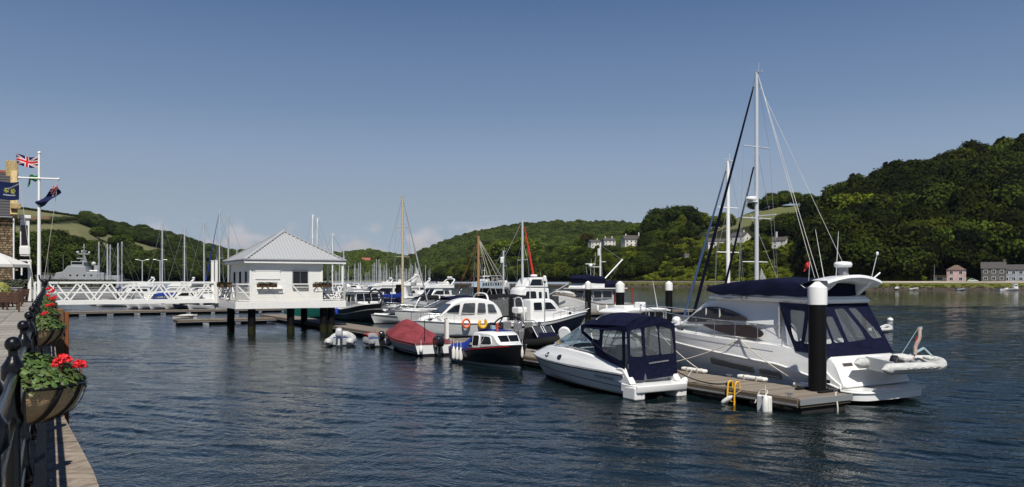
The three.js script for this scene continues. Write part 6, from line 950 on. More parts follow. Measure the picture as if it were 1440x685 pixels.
  for (const s of [-1, 1]) { const g = grid(Array.from({ length: 5 }, (_, i) => { const x = lerp(5.0, 6.5, i / 4); return [0, 1].map((j) => [x, 3.54 + j * 0.17, s * (fw(x, 3.6) + 0.014)]); })); const u = g.attributes.uv; for (let i = 0; i < u.count; i++) u.setXY(i, s < 0 ? 1 - u.getX(i) : u.getX(i), u.getY(i)); obj('name_lettering', [g], fn, t); }
  obj('recess_panel', [-1, 1].map((s) => merged([beam([1.7, 3.47, s * (fw(2, 3.5) + 0.012)], [4.5, 3.53, s * (fw(4.5, 3.5) + 0.012)], 0.016, 0.07), beam([4.95, 3.49, s * (fw(5, 3.5) + 0.012)], [6.3, 3.5, s * (fw(6.2, 3.5) + 0.012)], 0.016, 0.06), beam([4.78, 3.47, s * (fw(4.8, 3.5) + 0.012)], [4.62, 3.68, s * (fw(4.7, 3.6) + 0.012)], 0.016, 0.05)])), M.grey, t);
  // canvas cover over the flybridge
  const cov = []; const ctop = curve([[1.3, 3.98], [1.8, 4.10], [2.6, 4.2], [3.4, 4.24], [4.3, 4.16], [5.2, 4.14], [6.1, 4.06], [6.6, 3.98], [7.0, 3.92]]);
  for (let i = 0; i <= 40; i++) { const x = lerp(1.5, 7.02, i / 40), W = fw(x, 3.7) + 0.05, yt = ctop(x), yb = 3.64 + 0.02 * Math.sin(x * 5) + (x > 6.4 ? (x - 6.4) * 0.25 : 0), r = []; for (let j = 0; j <= 18; j++) { const q = j / 9 - 1, aq = Math.abs(q), k = clamp((aq - 0.55) / 0.45); r.push([x, lerp(yt + 0.1 * (1 - aq) * (1 + 0.5 * Math.sin(x * 1.9)), yb, k ** 1.4) + 0.015 * noise.noise(x * 2, q * 4, 5), Math.sign(q) * W * (aq < 0.55 ? aq / 0.55 * 0.9 : lerp(0.9, 1, Math.sin(k * Math.PI / 2)))]); } cov.push(r); }
  obj('flybridge_cover', [grid(cov), fan(cov[0].map((p) => p)), fan(cov[40].map((p) => p).reverse())], M.navy, t);
  // radar arch with raked wings
  const wing = (s) => shell(smoothRing([[2.2, 3.62], [1.75, 3.60], [1.5, 3.64], [1.3, 3.78], [0.95, 4.02], [0.8, 4.2], [1.2, 4.26], [1.9, 4.12], [2.5, 3.86], [2.1, 3.82]], 3), (a, b) => 0.10, 0.05).translate(0, 0, 0).applyMatrix4(new THREE.Matrix4().makeShear(0, 0, 0, -0.12 * s, 0, 0)).translate(0, 0, s * 1.5);
  obj('radar_arch', [wing(-1), wing(1), grid(Array.from({ length: 15 }, (_, i) => { const q = i / 7 - 1, z = q * 1.5, up = 0.22 * (1 - q * q), sw = -0.1 * (1 - q * q); return [[1.0, 3.96], [0.78, 4.1], [0.82, 4.2], [1.5, 4.22], [2.0, 4.06], [1.8, 3.94], [1.0, 3.96]].map(([a, b], n) => [a + sw, b + up * [1, 1, 1, 0.8, 0.6, 0.7, 1][n], z]); }), { crease: 0.7 })], M.white, t);
  obj('arch_panel', [quad([1.7, 3.64, -1.42], [1.7, 3.64, 1.42], [1.5, 4.05, 1.2], [1.5, 4.05, -1.2], 0.02)], M.black, t);
  obj('stern_trim', [rbox(0.4, 0.2, 3.1, 0.08, 1.5, 3.46, 0)], M.white, t);
  obj('radar_pedestal', [rbox(0.3, 0.4, 0.26, 0.04, 1.25, 4.52, -0.1)], M.greycloth, t); obj('radar_dome', [radarDome(1.25, 4.68, -0.1, 0.32)], M.white, t);
  each('antenna', [whip([2.6, 3.9, 1.2], [2.3, 6.1, 1.0], 0.022), whip([1.6, 4.3, -0.7], [1.9, 6.1, -0.8], 0.014), bar([0.9, 4.2, 1.0], [0.7, 5.2, 1.1], 0.012), ball(0.05, 0.7, 5.2, 1.1, [1, 1.6, 1]), bar([0.9, 4.2, 1.0], [0.8, 4.5, 1.4], 0.03)], M.white, t);
  const fl = thing('ensign', 'small red flag on a short staff by the yacht radar', 'flag', uv(20.2, 24.3, 4.2), HU); fl.scale.setScalar(0.6); obj('staff', [bar([0, 0, 0], [-0.1, 1.35, 0], 0.02)], M.alu, fl); { const rows = []; for (let i = 0; i <= 8; i++) rows.push([0, 1, 2, 3].map((j) => [i / 8 * 0.42 - 0.08, 1.28 - i / 8 * 0.32 - j * 0.13, 0.05 * Math.sin(i * 0.9 + j)])); obj('flag', [grid(rows)], M.red, fl); obj('canton', [at(box(0.15, 0.15, 0.012), 0.02, 1.0, 0.03)], M.offwhite, fl); }
  // cockpit canvas with clear windows
  const ctz = 1.5, cbz = 1.84;
  const cside = (s) => (a, b) => [a, b, s * (lerp(cbz, ctz, clamp((b - 1.6) / 1.75)) + 0.02 * Math.sin(a * 5 + b * 4))];
  const cso = [[1.95, 1.64], [1.3, 1.62], [0.55, 1.58], [0.9, 2.2], [1.4, 3.34], [3.0, 3.40], [2.6, 2.6]], cw1 = roundPoly([[1.75, 2.0], [1.72, 3.1], [2.45, 3.14], [2.2, 2.35], [2.02, 2.0]], 0.12), cw2 = roundPoly([[0.95, 1.95], [1.42, 3.05], [1.52, 3.1], [1.58, 1.95]], 0.05);
  for (const s of [-1, 1]) { obj('cockpit_cover_side', [sheet(cso, [cw1, cw2], cside(s))], M.navy, t); for (const q of [cw1, cw2]) obj('side_window', [sheet(q, [], (a, b) => { const p = cside(s)(a, b); return [p[0], p[1], p[2] - s * 0.015]; })], M.vinyl, t); }
  const bk = (a, b) => { const k = clamp((b - 1.54) / 1.82); return [lerp(0.55, 1.4, k) + 0.02 * Math.sin(a * 6), b, a * lerp(cbz, ctz, k)]; };
  const bo = [[-1, 1.54], [-1, 3.36], [1, 3.36], [1, 1.54]], bw = [[[-0.96, 1.98], [-0.95, 3.05], [-0.82, 3.05], [-0.74, 1.98]], [[-0.66, 2.0], [-0.72, 2.9], [-0.48, 2.92], [-0.38, 2.0]], [[-0.26, 2.0], [-0.34, 3.18], [0.02, 3.2], [0.3, 2.5], [0.36, 2.06]], [[0.2, 3.2], [0.46, 3.2], [0.9, 2.1], [0.56, 2.08]]].map((q) => roundPoly(q, 0.07));
  obj('cockpit_cover_back', [sheet(bo, bw, bk)], M.navy, t); for (const q of bw) obj('rear_window', [sheet(q, [], (a, b) => { const p = bk(a, b); return [p[0] + 0.012, p[1], p[2]]; })], M.vinyl, t);
  obj('cockpit_seat', [rbox(0.5, 0.6, 2.6, 0.1, 1.0, 1.25, 0), rbox(2.0, 0.08, 3.4, 0.02, 1.6, 0.95, 0), rbox(0.1, 1.6, 3.0, 0.03, 3.0, 2.4, 0)], M.seat, t);
  // stern
  obj('transom_moulding', [shell(roundPoly([[0.9, 1.56], [0.5, 1.54], [0.22, 1.3], [-0.2, 0.52], [0.9, 0.45]], 0.15, 3), (a, b) => 1.72 + 0.1 * (1.5 - b), 0.08)], M.white, t);
  obj('transom_gate', [box(0.05, 0.72, 0.5, 0.1, 1.0, -1.2, 0, 0, -0.46)], mat([0.07, 0.055, 0.05], 0.5), t);
  const plat = roundPoly([[0.1, -1.9], [-0.5, -1.9], [-0.85, -1.55], [-0.95, 0], [-0.85, 1.45], [-0.5, 1.75], [0.1, 1.75]], 0.4, 4);
  obj('swim_platform', slabOf(plat, [], (a, b, c) => [a, 0.16 + c, b], 0.34), M.white, t); obj('rubbing_band', [pipe(plat.map(([a, b]) => [a, 0.42, b]).filter((p) => p[0] < 0.05), 0.045, 8, 60)], M.paint, t);
  lab(obj('mooring_recess', [box(0.5, 0.12, 0.03, 0.55, 0.72, -2.02)], M.dark, t), 'dark fairlead opening in the quarter');
  obj('stern_light', [ball(0.09, -0.84, 0.46, 1.45)], M.fender, t);
  // rails and deck gear
  const rp = []; for (let i = 0; i <= 9; i++) { const q = lerp(0.2, 0.985, i / 9); rp.push(f.pt(q, ysf(q), -1, -0.1)); }
  railing(t, [...rp, ...rp.map((p) => [p[0], p[1], -p[2]]).reverse()], 0.72, 0.018, 1, M.steel, false, 'guard_rail');
  obj('grab_rail', [-1, 1].map((s) => pipe([[6.9, 2.52, s * (w(6.9, 2.5) + 0.06)], [5.2, 2.58, s * (w(5, 2.5) + 0.07)], [4.0, 2.44, s * (w(4, 2.5) + 0.07)], [2.3, 1.95, s * 1.86]], 0.018, 6)), M.steel, t);
  obj('anchor', [rbox(0.8, 0.08, 0.3, 0.03, 13.2, 2.2, 0), bar([13.2, 2.1, 0], [13.5, 1.7, 0], 0.05)], M.steel, t);
  obj('deck_locker', [ball(0.2, 9.3, 2.45, -0.95, [1, 0.8, 1])], M.white, t);
  obj('cleat', [-1, 1].flatMap((s) => [4.6, 11].map((x) => merged([bar([x - 0.16, ysf(x / L) + 0.1, s * (f.b(x / L) - 0.14)], [x + 0.16, ysf(x / L) + 0.1, s * (f.b(x / L) - 0.14)], 0.025), bar([x, ysf(x / L), s * (f.b(x / L) - 0.14)], [x, ysf(x / L) + 0.1, s * (f.b(x / L) - 0.14)], 0.03)]))), M.steel, t);
  // mooring lines
  const ln = (a, b, d, l, m = M.rope, r = 0.02) => tag(obj('mooring_line', [sag(a, b, d, r, 6)], m), l, 'rope');
  ln(uv(22.8, 23.45, 1.9), uv(18.9, 22.55, DK + 0.1), 0.12, 'pale mooring line slanting down from amidships to the pontoon by the thick pile');
  ln(uv(22.8, 23.45, 1.9), uv(26.6, 22.6, DK + 0.1), 0.12, 'pale mooring line from amidships slanting forward to the pontoon'); ln(uv(28.2, 23.7, 2.1), uv(24.0, 22.6, DK + 0.1), 0.15, 'pale mooring line from the yacht foredeck to the pontoon');
  tag(obj('mooring_line', [pipe([uv(18.75, 23.35, 0.75), uv(18.4, 23.1, 0.42), uv(18.0, 22.9, 0.3), uv(17.75, 22.7, 0.44), uv(17.6, 22.55, 0.52), uv(17.45, 22.3, 0.54), uv(17.3, 22.1, 0.5), uv(17.15, 22.0, 0.15), uv(17.15, 22.0, -0.2)], 0.026, 6, 40)], M.rope), 'loose cream mooring line looping from the yacht quarter to the pontoon corner', 'rope');
}
{ // the tender carried across the stern
  const t = thing('tender', 'grey-white inflatable tender carried across the stern platform of the big yacht', 'dinghy', uv(17.4, 26.05, 0.98), HV); t.rotation.z = -0.085; t.rotation.x = 0.12;
  inflatable(t, { L: 3.4, B: 1.45, r: 0.195, m: M.hyp, y: 0.3, up: 0.06, floor: M.hypgrey });
  obj('grab_line', [-1, 1].map((s) => pipe(Array.from({ length: 12 }, (_, i) => [-1.3 + i * 0.22, 0.36 - 0.06 * (i % 2), s * 0.79]), 0.012, 5, 40)), M.darkrope, t);
  obj('thwart', [rbox(0.25, 0.04, 1.1, 0.01, 0.1, 0.42, 0)], M.greycloth, t);
  outboard(t, -0.9, 0.5, 0.1, M.engine, 0.55, 0.3, 1.2);
  obj('furled_ensign', [bar([0.35, 0.4, -0.1], [0.62, 1.62, -0.1], 0.03, 8), pipe([[0.40, 0.62, -0.08], [0.44, 0.9, -0.12], [0.52, 1.2, -0.07], [0.56, 1.5, -0.11], [0.6, 1.58, -0.1]], 0.065, 8, 24)], mat([0.55, 0.42, 0.36], 0.9, { map: weave }), t); obj('red_fold', [pipe([[0.42, 0.75, -0.15], [0.5, 1.05, -0.17], [0.55, 1.35, -0.15]], 0.03, 6, 16)], M.red, t);
  obj('davit', [beam([0.3, 0.5, -0.3], [0.9, 0.85, -0.1], 0.06, 0.06), beam([0.9, 0.85, -0.1], [1.3, 0.5, 0.1], 0.05, 0.05), bar([0.55, 1.6, -0.15], [0.2, 0.5, -0.5], 0.012)], mat([0.35, 0.5, 0.52], 0.6), t);
  obj('gear', [rbox(0.5, 0.16, 0.4, 0.06, -0.5, 0.55, 0.1), rbox(0.3, 0.12, 0.3, 0.05, 0.75, 0.55, 0.2), rbox(0.6, 0.1, 0.5, 0.05, -0.1, 0.56, -0.2)], M.offwhite, t);
}
// ------------------------------------------------------------------ boats on the near side of the pontoon
{ // maroon-covered runabout
  const t = thing('runabout', 'grey speedboat under a maroon canvas cover with a black outboard', 'speedboat', uv(45.0, 18.95, 0), HU - 0.05); t.scale.set(1.22, 1.0, 1.15);
  const L = 6.6, B = 2.3, f = addHull(t, { L, B, fb: [0.72, 0.78, 1.05], rake: 1.0, draft: 0.4, tw: 0.92, tm: 0.35, cy: [0.10, 0.6], wl: 0.14, deck: false, ns: 28, stripes: [['hull_stripe', (q) => lerp(0.18, 0.5, q * q), (q) => lerp(0.25, 0.55, q * q), M.black, 0, 0.95], ['swoosh', (q) => lerp(0.3, 0.85, q), (q) => lerp(0.33, 0.9, q), M.black, 0.6, 0.9]] }, { hull: mat([0.30, 0.335, 0.35], 0.4, { map: wearTex }), transom: M.white, rub: M.rubber });
  const rows = [], ridge = curve([[-3.3, 0.80], [-2.9, 0.98], [-1.8, 1.35], [-0.3, 1.78], [0.6, 1.9], [1.2, 1.78], [2.2, 1.36], [3.25, 1.1]]);
  for (let i = 0; i <= 36; i++) { const q = i / 36 * 0.998, x = -L / 2 + q * L, b = f.b(q) + 0.03, y0 = f.ys(q) - 0.10, yr = ridge(x), r = []; for (let j = 0; j <= 22; j++) { const s = j / 11 - 1, a = Math.abs(s), flat = clamp(a / 0.96); const y = a > 0.94 ? lerp(y0, y0 + 0.12, (1 - a) / 0.06) : y0 + 0.12 + (yr - y0 - 0.12) * (1 - flat ** 1.35) + 0.02 * noise.noise(x * 2.5, s * 4, 3) - 0.025 * Math.abs(Math.sin(x * 2.2)) * (1 - a); r.push([x, y, s * b]); } rows.push(r); }
  obj('boat_cover', [grid(rows), fan(rows[0].slice().reverse())], M.maroon, t);
  outboard(t, -L / 2 - 0.05, 0.42, 0.05, M.engine, 0.95);
  obj('pole', [bar([-L / 2 + 0.2, 0.8, -0.5], [-L / 2 + 0.2, 2.0, -0.5], 0.02)], M.black, t); obj('stern_cleat', [bar([-L / 2 + 0.1, 0.75, 0.7], [-L / 2 + 0.1, 0.95, 0.7], 0.03)], M.steel, t);
  for (const s of [-0.8, 0.75]) obj('stern_fender', fenderGeo(-L / 2 - 0.1, 0.4, s, 0.4, 0.09), M.fender, t);
}
{ // small black fishing boat with a cuddy
  const t = thing('fishing_boat', 'small black-hulled cuddy boat with white cabin and blue tarpaulin', 'fishing boat', uv(35.3, 19.25, 0), HNU + 0.05); t.scale.setScalar(1.08);
  const L = 5.6, B = 2.05, f = addHull(t, { L, B, fb: (q) => lerp(lerp(0.72, 0.8, clamp(q / 0.5)), 1.12, sst(0.35, 1.05, q)), rake: 0.5, draft: 0.4, tw: 0.78, tm: 0.45, round: true, wl: 0.10, ns: 28, bulwark: 0.1, stripes: [['gunwale_line', (q) => lerp(lerp(0.72, 0.8, clamp(q / 0.5)), 1.12, sst(0.35, 1.05, q)) - 0.075, (q) => lerp(lerp(0.72, 0.8, clamp(q / 0.5)), 1.12, sst(0.35, 1.05, q)) - 0.04, M.red, 0.35, 0.9], ['boot_top', 0.06, 0.14, M.waterband]] }, { hull: M.blackhull, deck: M.white, bulwark: M.white, foul: M.waterband });
  const w = (a, b) => Math.max(0.15, Math.min(0.86, f.b(clamp((a + L / 2) / L)) - 0.1) - 0.14 * Math.max(0, b - 0.9));
  cabin(t, 'cabin', roundPoly([[-0.5, 0.6], [-0.47, 1.5], [-0.0, 1.57], [0.9, 1.56], [1.22, 1.48], [1.52, 1.14], [2.35, 1.06], [2.4, 0.8]], 0.1, 3), w, M.white, 0.08);
  windows(t, [[[-0.38, 0.9], [-0.36, 1.37], [0.16, 1.39], [0.18, 0.92]], [[0.36, 1.0], [0.36, 1.38], [0.98, 1.37], [1.12, 1.04]]], w, M.dark, 0.1, M.white);
  const c = [[1.27, 1.44], [1.5, 1.17]], za = w(1.27, 1.44) - 0.1, zb2 = w(1.5, 1.17) - 0.1; for (const [p, q] of [[-1, -0.04], [0.04, 1]]) obj('windscreen', quad([c[1][0] + 0.02, c[1][1], p * zb2], [c[1][0] + 0.02, c[1][1], q * zb2], [c[0][0] + 0.02, c[0][1], q * za], [c[0][0] + 0.02, c[0][1], p * za], 0.015), M.dark, t);
  obj('roof_cloth', [rbox(1.1, 0.03, 0.7, 0.015, 0.0, 1.59, -0.35)], M.blue, t);
  const tp = []; for (let i = 0; i <= 16; i++) { const q = i / 16, x = lerp(-L / 2 + 0.02, -0.5, q), r = []; for (let j = 0; j <= 12; j++) { const s = j / 6 - 1, b = f.b(clamp((x + L / 2) / L)) + 0.02; r.push([x, lerp(0.74, 0.82, q) + (1 - Math.abs(s) ** 2.5) * lerp(0.12, 0.84, q ** 2.2) + 0.05 * noise.noise(x * 3, s * 3, 6) - (Math.abs(s) > 0.95 ? 0.12 : 0), s * b]); } tp.push(r); }
  obj('tarpaulin', [grid(tp)], M.blue, t); obj('tarpaulin_bundle', [shell(smoothRing([[-1.7, 0.85], [-1.75, 1.1], [-1.4, 1.32], [-1.1, 1.2], [-1.0, 0.9]], 3), (a, b) => 0.28, 0.1).translate(-0.3, 0.0, -0.55)], M.blue, t);
  obj('hull_fender', [-1.9, -1.55, -1.2].flatMap((x) => fenderGeo(x, 0.42, 1.0, 0.6, 0.095)), M.fender, t);
  obj('bow_fender', fenderGeo(2.72, 0.75, 0.15, 0.45, 0.06), M.fender, t); obj('stem_post', [rbox(0.12, 0.3, 0.12, 0.03, 2.62, 1.2, 0), bar([2.5, 1.25, 0], [2.85, 1.18, 0], 0.05)], M.black, t);
  lab(obj('navigation_light', [cyl(0.05, 0.05, 0.36, 0.6, 1.73, 0.1), ball(0.065, 0.6, 1.92, 0.1), bar([0.38, 1.8, 0.1], [0.82, 1.8, 0.1], 0.022)], mat([0.45, 0.06, 0.02], 0.6), t), 'orange light post on the cabin roof'); obj('wiper', [bar([0.35, 0.95, w(0.35, 0.95) + 0.05], [0.75, 1.5, w(0.75, 1.5) + 0.05], 0.012)], M.white, t);
}
{ // two small inflatables tied by the hut
  const a = thing('inflatable_dinghy', 'grey-white inflatable dinghy with a grey outboard and blue floor cover', 'dinghy', uv(51.3, 16.7, 0), HU - 0.42); inflatable(a, { L: 2.7, B: 1.85, r: 0.25, m: M.hyp, y: 0.3, up: 0.28 }); outboard(a, -1.4, 0.45, 0.0, M.enginegrey, 0.95, 0, -0.1); obj('blue_cover', [grid([0, 1, 2, 3, 4].map((i) => [-1, -0.4, 0.2, 0.6].map((z) => [-0.9 + i * 0.32, 0.46 + 0.06 * Math.sin(i * 2 + z * 4), z * 0.55])))], M.blue, a); obj('oar', [bar([-0.8, 0.56, 0.62], [1.0, 0.62, 0.45], 0.022)], M.alu, a);
  const b = thing('inflatable_dinghy', 'small dark inflatable dinghy with a pink-red bow lying behind the maroon-covered boat', 'dinghy', uv(49.6, 18.4, 0), HU - 0.15); inflatable(b, { L: 2.5, B: 1.5, r: 0.22, m: M.hypgrey, y: 0.28, up: 0.25 }); obj('bow_cover', [pipe([[0.5, 0.58, -0.55], [1.05, 0.62, -0.3], [1.15, 0.64, 0], [1.05, 0.62, 0.3], [0.5, 0.58, 0.55]], 0.14, 8, 24)], M.hypred, b); obj('blue_cover', [rbox(1.3, 0.2, 0.8, 0.08, -0.3, 0.42, 0)], mat([0.06, 0.09, 0.24], 0.85, { map: weave }), b); outboard(b, -1.25, 0.4, 0.1, M.engine, 0.8);
  const c = thing('rowing_dinghy', 'small white and varnished rowing dinghy moored beyond the hut piles', 'dinghy', P(262, 85), -0.2); addHull(c, { L: 2.6, B: 1.35, fb: [0.5, 0.48, 0.7], rake: 0.25, draft: 0.2, round: true, tw: 0.7, bulwark: 0.25, ns: 12, nr: 4, stripes: [['gunwale', 0.42, 0.5, M.teak]] }, { hull: M.white, deck: M.teak }); obj('cover', [shell(smoothRing([[-1.0, 0.4], [-0.5, 0.62], [0.5, 0.66], [1.0, 0.6], [0.8, 0.42]], 3), () => 0.45, 0.12)], M.offwhite, c); obj('thwart', [box(0.25, 0.04, 1.1, -0.2, 0.46, 0), box(0.25, 0.04, 1.0, 0.6, 0.5, 0)], M.teak, c);
}
pontoon('finger_pontoon', 'short floating pontoon beside the rowing dinghy beyond the hut piles', 82, 10.6, HV, 9, 2.0, 0, 8);
pontoon('finger_pontoon', 'pontoon finger running out behind the navy-hulled fishing boat', 46, 22.8, HV, 12, 1.5, 0, 9);
pontoon('outer_pontoon', 'second long pontoon under the trawler yacht and its fenders', 78, 40, HV, 44, 2.4, 0, 10);
pontoon('far_pontoon', 'low dark pontoon across the water behind the footbridge', 110, -2, HV, 40, 2.2, 0, 12);
// ------------------------------------------------------------------ boats on the far side
{ // white cruiser with the orange lifebuoy
  const t = thing('motor_cruiser', 'white hard-top cruiser with an orange lifebuoy and yellow horseshoe on its stern', 'motor boat', uv(54.3, 26.5, 0), HNV - 0.1), L = 7.8, B = 2.9; t.scale.set(0.93, 1.02, 0.93);
  const f = addHull(t, { L, B, fb: [1.0, 1.05, 1.3], rake: 1.1, draft: 0.5, tw: 0.92, wl: 0.1, ns: 24 }, { hull: M.white, deck: M.white, rub: M.greycloth });
  const w = (a, b) => Math.max(0.2, Math.min(1.22, f.b(clamp((a + L / 2) / L)) - 0.15) - 0.22 * Math.max(0, b - 1.2));
  cabin(t, 'cabin', smoothRing([[-3.6, 1.0], [-3.5, 1.9], [-2.9, 2.55], [-1.6, 2.85], [-0.3, 2.8], [0.55, 2.5], [1.6, 1.75], [2.9, 1.5], [3.2, 1.2], [1.5, 1.0], [-1, 0.95]], 4), w, M.white, 0.12);
  windows(t, [[[-3.15, 1.75], [-2.85, 2.38], [-2.35, 2.42], [-2.35, 1.75]], [[-2.15, 1.75], [-2.15, 2.46], [-1.55, 2.5], [-1.4, 1.75]], [[-1.2, 1.75], [-1.3, 2.5], [-0.3, 2.48], [-0.05, 1.8]]], w, M.smoke, 0.12, M.offwhite);
  windows(t, [[[0.15, 1.85], [0.0, 2.42], [0.5, 2.3], [1.15, 1.85]]], w, M.dark, 0.08);
  for (const [p, q] of [[-1, -0.36], [-0.33, 0.33], [0.36, 1]]) obj('windscreen', quad(...[[1.7, 1.78, p], [1.7, 1.78, q], [0.72, 2.45, q], [0.72, 2.45, p]].map(([x, y, z]) => [x, y, z * (x > 1 ? 0.95 : 0.82)]), 0.015), M.smoke, t);
  for (const s of [-1, 1]) obj('porthole', slabOf(Array.from({ length: 14 }, (_, k) => [2.4 + 0.16 * Math.cos(k / 14 * 6.283), 1.36 + 0.07 * Math.sin(k / 14 * 6.283)]), [], (a, b, c) => [a, b, s * (w(a, b) + 0.02 - c)], 0.03), M.dark, t);
  hullRail(t, f, 0.5, 0.98, 0.55, 6);
  lab(obj('lifebuoy', [at(new THREE.TorusGeometry(0.3, 0.075, 10, 24), -0.3, 1.05, -1.52, 0, 0.06)], M.orange, t), 'round orange lifebuoy'); lab(obj('horseshoe_buoy', [at(new THREE.TorusGeometry(0.3, 0.12, 10, 24, 4.9), -1.7, 1.0, -1.53, 0, 0, 2.2)], M.yellow, t), 'yellow horseshoe lifebuoy');
  obj('stern_locker', [rbox(0.6, 0.6, 2.3, 0.08, -3.75, 1.1, 0)], M.white, t); obj('foredeck_gear', [rbox(0.35, 0.12, 0.3, 0.03, 1.9, 1.78, -0.5), pipe([[1.6, 1.7, -0.7], [1.8, 2.0, -0.5], [2.2, 1.9, -0.2]], 0.03, 6)], M.rubber, t);
}
{ // service post on the pontoon
  const t = thing('service_post', 'white electricity post standing on the pontoon beside the lifebuoy', 'service post', uv(46.2, 21.9, DK), HU); obj('post', [rbox(0.28, 1.25, 0.2, 0.03, 0, 0.62, 0)], M.paint, t); obj('panel', [rbox(0.05, 1.3, 0.22, 0.01, 0.14, 0.65, 0)], mat([0.08, 0.02, 0.025], 0.6), t);
  const l = thing('service_post', 'pale blue electricity post on the pontoon behind the black cuddy boat', 'service post', uv(41.0, 22.4, DK), HU); obj('post', [rbox(0.26, 1.1, 0.26, 0.03, 0, 0.55, 0)], mat([0.3, 0.42, 0.52], 0.5), l); obj('base', [rbox(0.34, 0.35, 0.34, 0.02, 0, 0.17, 0)], M.navy, l);
}
{ // black-canopied boat
  const t = thing('canopy_boat', 'boat with a black bimini canopy, white arch frame and clear grey side screens', 'motor boat', uv(57.2, 31.7, 0), HNV + 0.1), L = 6.8, B = 2.5; t.scale.setScalar(0.97);
  const f = addHull(t, { L, B, fb: [0.9, 0.9, 1.15], rake: 0.9, tw: 0.9, ns: 18, wl: 0.1 }, { hull: M.grey, deck: M.greycloth, rub: M.rubber });
  const rows = []; for (let i = 0; i <= 12; i++) { const x = lerp(-2.6, 1.7, i / 12), r = []; for (let j = 0; j <= 12; j++) { const q = j / 6 - 1; r.push([x, 3.1 + 0.16 * Math.sin(Math.PI * i / 12) - 0.28 * Math.abs(q) ** 3 - 0.04 * Math.abs(Math.sin(i * 1.05)), q * 1.16]); } rows.push(r); } obj('canopy_top', [grid(rows)], M.black, t);
  for (const s of [-1, 1]) { obj('side_screen', [quad([-2.5, 1.15, s * 1.14], [-0.7, 1.15, s * 1.16], [-0.7, 2.8, s * 1.12], [-2.5, 2.78, s * 1.1], 0.01)], M.smoke, t); obj('canopy_side', [quad([-0.75, 1.0, s * 1.17], [-0.35, 1.0, s * 1.17], [-0.35, 2.9, s * 1.12], [-0.75, 2.9, s * 1.12], 0.012)], M.black, t); obj('side_screen', [quad([-0.3, 1.2, s * 1.16], [1.5, 1.3, s * 1.1], [1.6, 2.8, s * 1.08], [-0.3, 2.85, s * 1.12], 0.01)], M.vinyl, t); }
  obj('arch_frame', [pipe([[1.4, 1.1, -1.2], [1.75, 2.7, -1.14], [1.7, 3.18, -0.8], [1.7, 3.3, 0], [1.7, 3.18, 0.8], [1.75, 2.7, 1.14], [1.4, 1.1, 1.2]], 0.075, 8, 40)], M.white, t); obj('canopy_frame', [-1, 1].flatMap((s) => [bar([-0.6, 1.0, s * 1.12], [-2.5, 2.8, s * 1.08], 0.02), bar([-0.6, 1.0, s * 1.12], [-0.6, 2.9, s * 1.08], 0.02)]), M.alu, t);
  obj('helm_seat', [rbox(0.6, 1.1, 1.6, 0.1, -0.2, 1.4, 0)], M.darkseat, t); obj('back_screen', [quad([-2.6, 1.2, -1.1], [-2.6, 1.2, 1.1], [-2.6, 2.85, 1.08], [-2.6, 2.85, -1.08], 0.01)], M.smoke, t);
}
{ // dark RIB with seats and A-frame
  const t = thing('rigid_inflatable', 'black rigid inflatable with an A-frame, grey covered seats and folding windscreens', 'inflatable boat', uv(40.6, 24.5, 0), HNU + 0.08);
  inflatable(t, { L: 6.2, B: 2.4, r: 0.27, m: M.rubber, floor: M.darkseat, y: 0.55, up: 0.3, transom: M.black }); addHull(t, { L: 6.0, B: 1.7, fb: [0.5, 0.5, 0.7], rake: 1.0, tw: 0.9, ns: 12, nr: 4 }, { hull: M.blackhull, deck: M.greycloth });
  obj('a_frame', [pipe([[-2.4, 0.7, -1.0], [-2.2, 1.6, -0.9], [-1.9, 1.95, -0.5], [-1.9, 2.0, 0.5], [-2.2, 1.6, 0.9], [-2.4, 0.7, 1.0]], 0.05, 8, 30), pipe([[-1.2, 0.7, -1.0], [-1.6, 1.6, -0.9], [-1.9, 1.98, -0.5]], 0.04, 8), pipe([[-1.2, 0.7, 1.0], [-1.6, 1.6, 0.9], [-1.9, 1.98, 0.5]], 0.04, 8)], M.black, t);
  for (const [x, z] of [[-1.3, -0.4], [-1.3, 0.4], [-0.2, -0.4], [-0.2, 0.4]]) { const s = obj('seat', [rbox(0.55, 0.75, 0.55, 0.12, x, 0.95, z), rbox(0.16, 0.62, 0.55, 0.07, x - 0.25, 1.45, z)], M.smoke.clone(), t); s.material = mat([0.22, 0.22, 0.225], 0.35, { map: weave }); }
  obj('console', [shell([[0.3, 0.5], [0.3, 1.4], [0.55, 1.5], [1.1, 1.2], [1.2, 0.5]], () => 0.5, 0.06)], M.black, t);
  obj('windscreen', [-0.55, 0.2].map((z) => merged(quad([2.1, 1.05, z], [2.1, 1.05, z + 0.6], [1.55, 1.6, z + 0.56], [1.55, 1.6, z + 0.04], 0.012))), M.smoke, t); obj('windscreen_frame', [-0.55, 0.05, 0.2, 0.8].map((z) => bar([2.1, 1.02, z], [1.55, 1.62, z], 0.022)), M.white, t); obj('navy_cover', [shell(smoothRing([[1.2, 0.7], [1.3, 1.25], [1.8, 1.3], [2.3, 0.95], [2.4, 0.7]], 3), () => 0.7, 0.1)], M.navy, t);
  outboard(t, -3.1, 0.75, 0.35, M.engine, 1.1); outboard(t, -3.1, 0.75, -0.35, M.engine, 1.1);
  obj('grab_rail', [pipe([[0.2, 0.9, -0.7], [0.0, 1.75, -0.6], [0.1, 1.85, 0], [0.0, 1.75, 0.6], [0.2, 0.9, 0.7]], 0.025, 6)], M.steel, t);
}
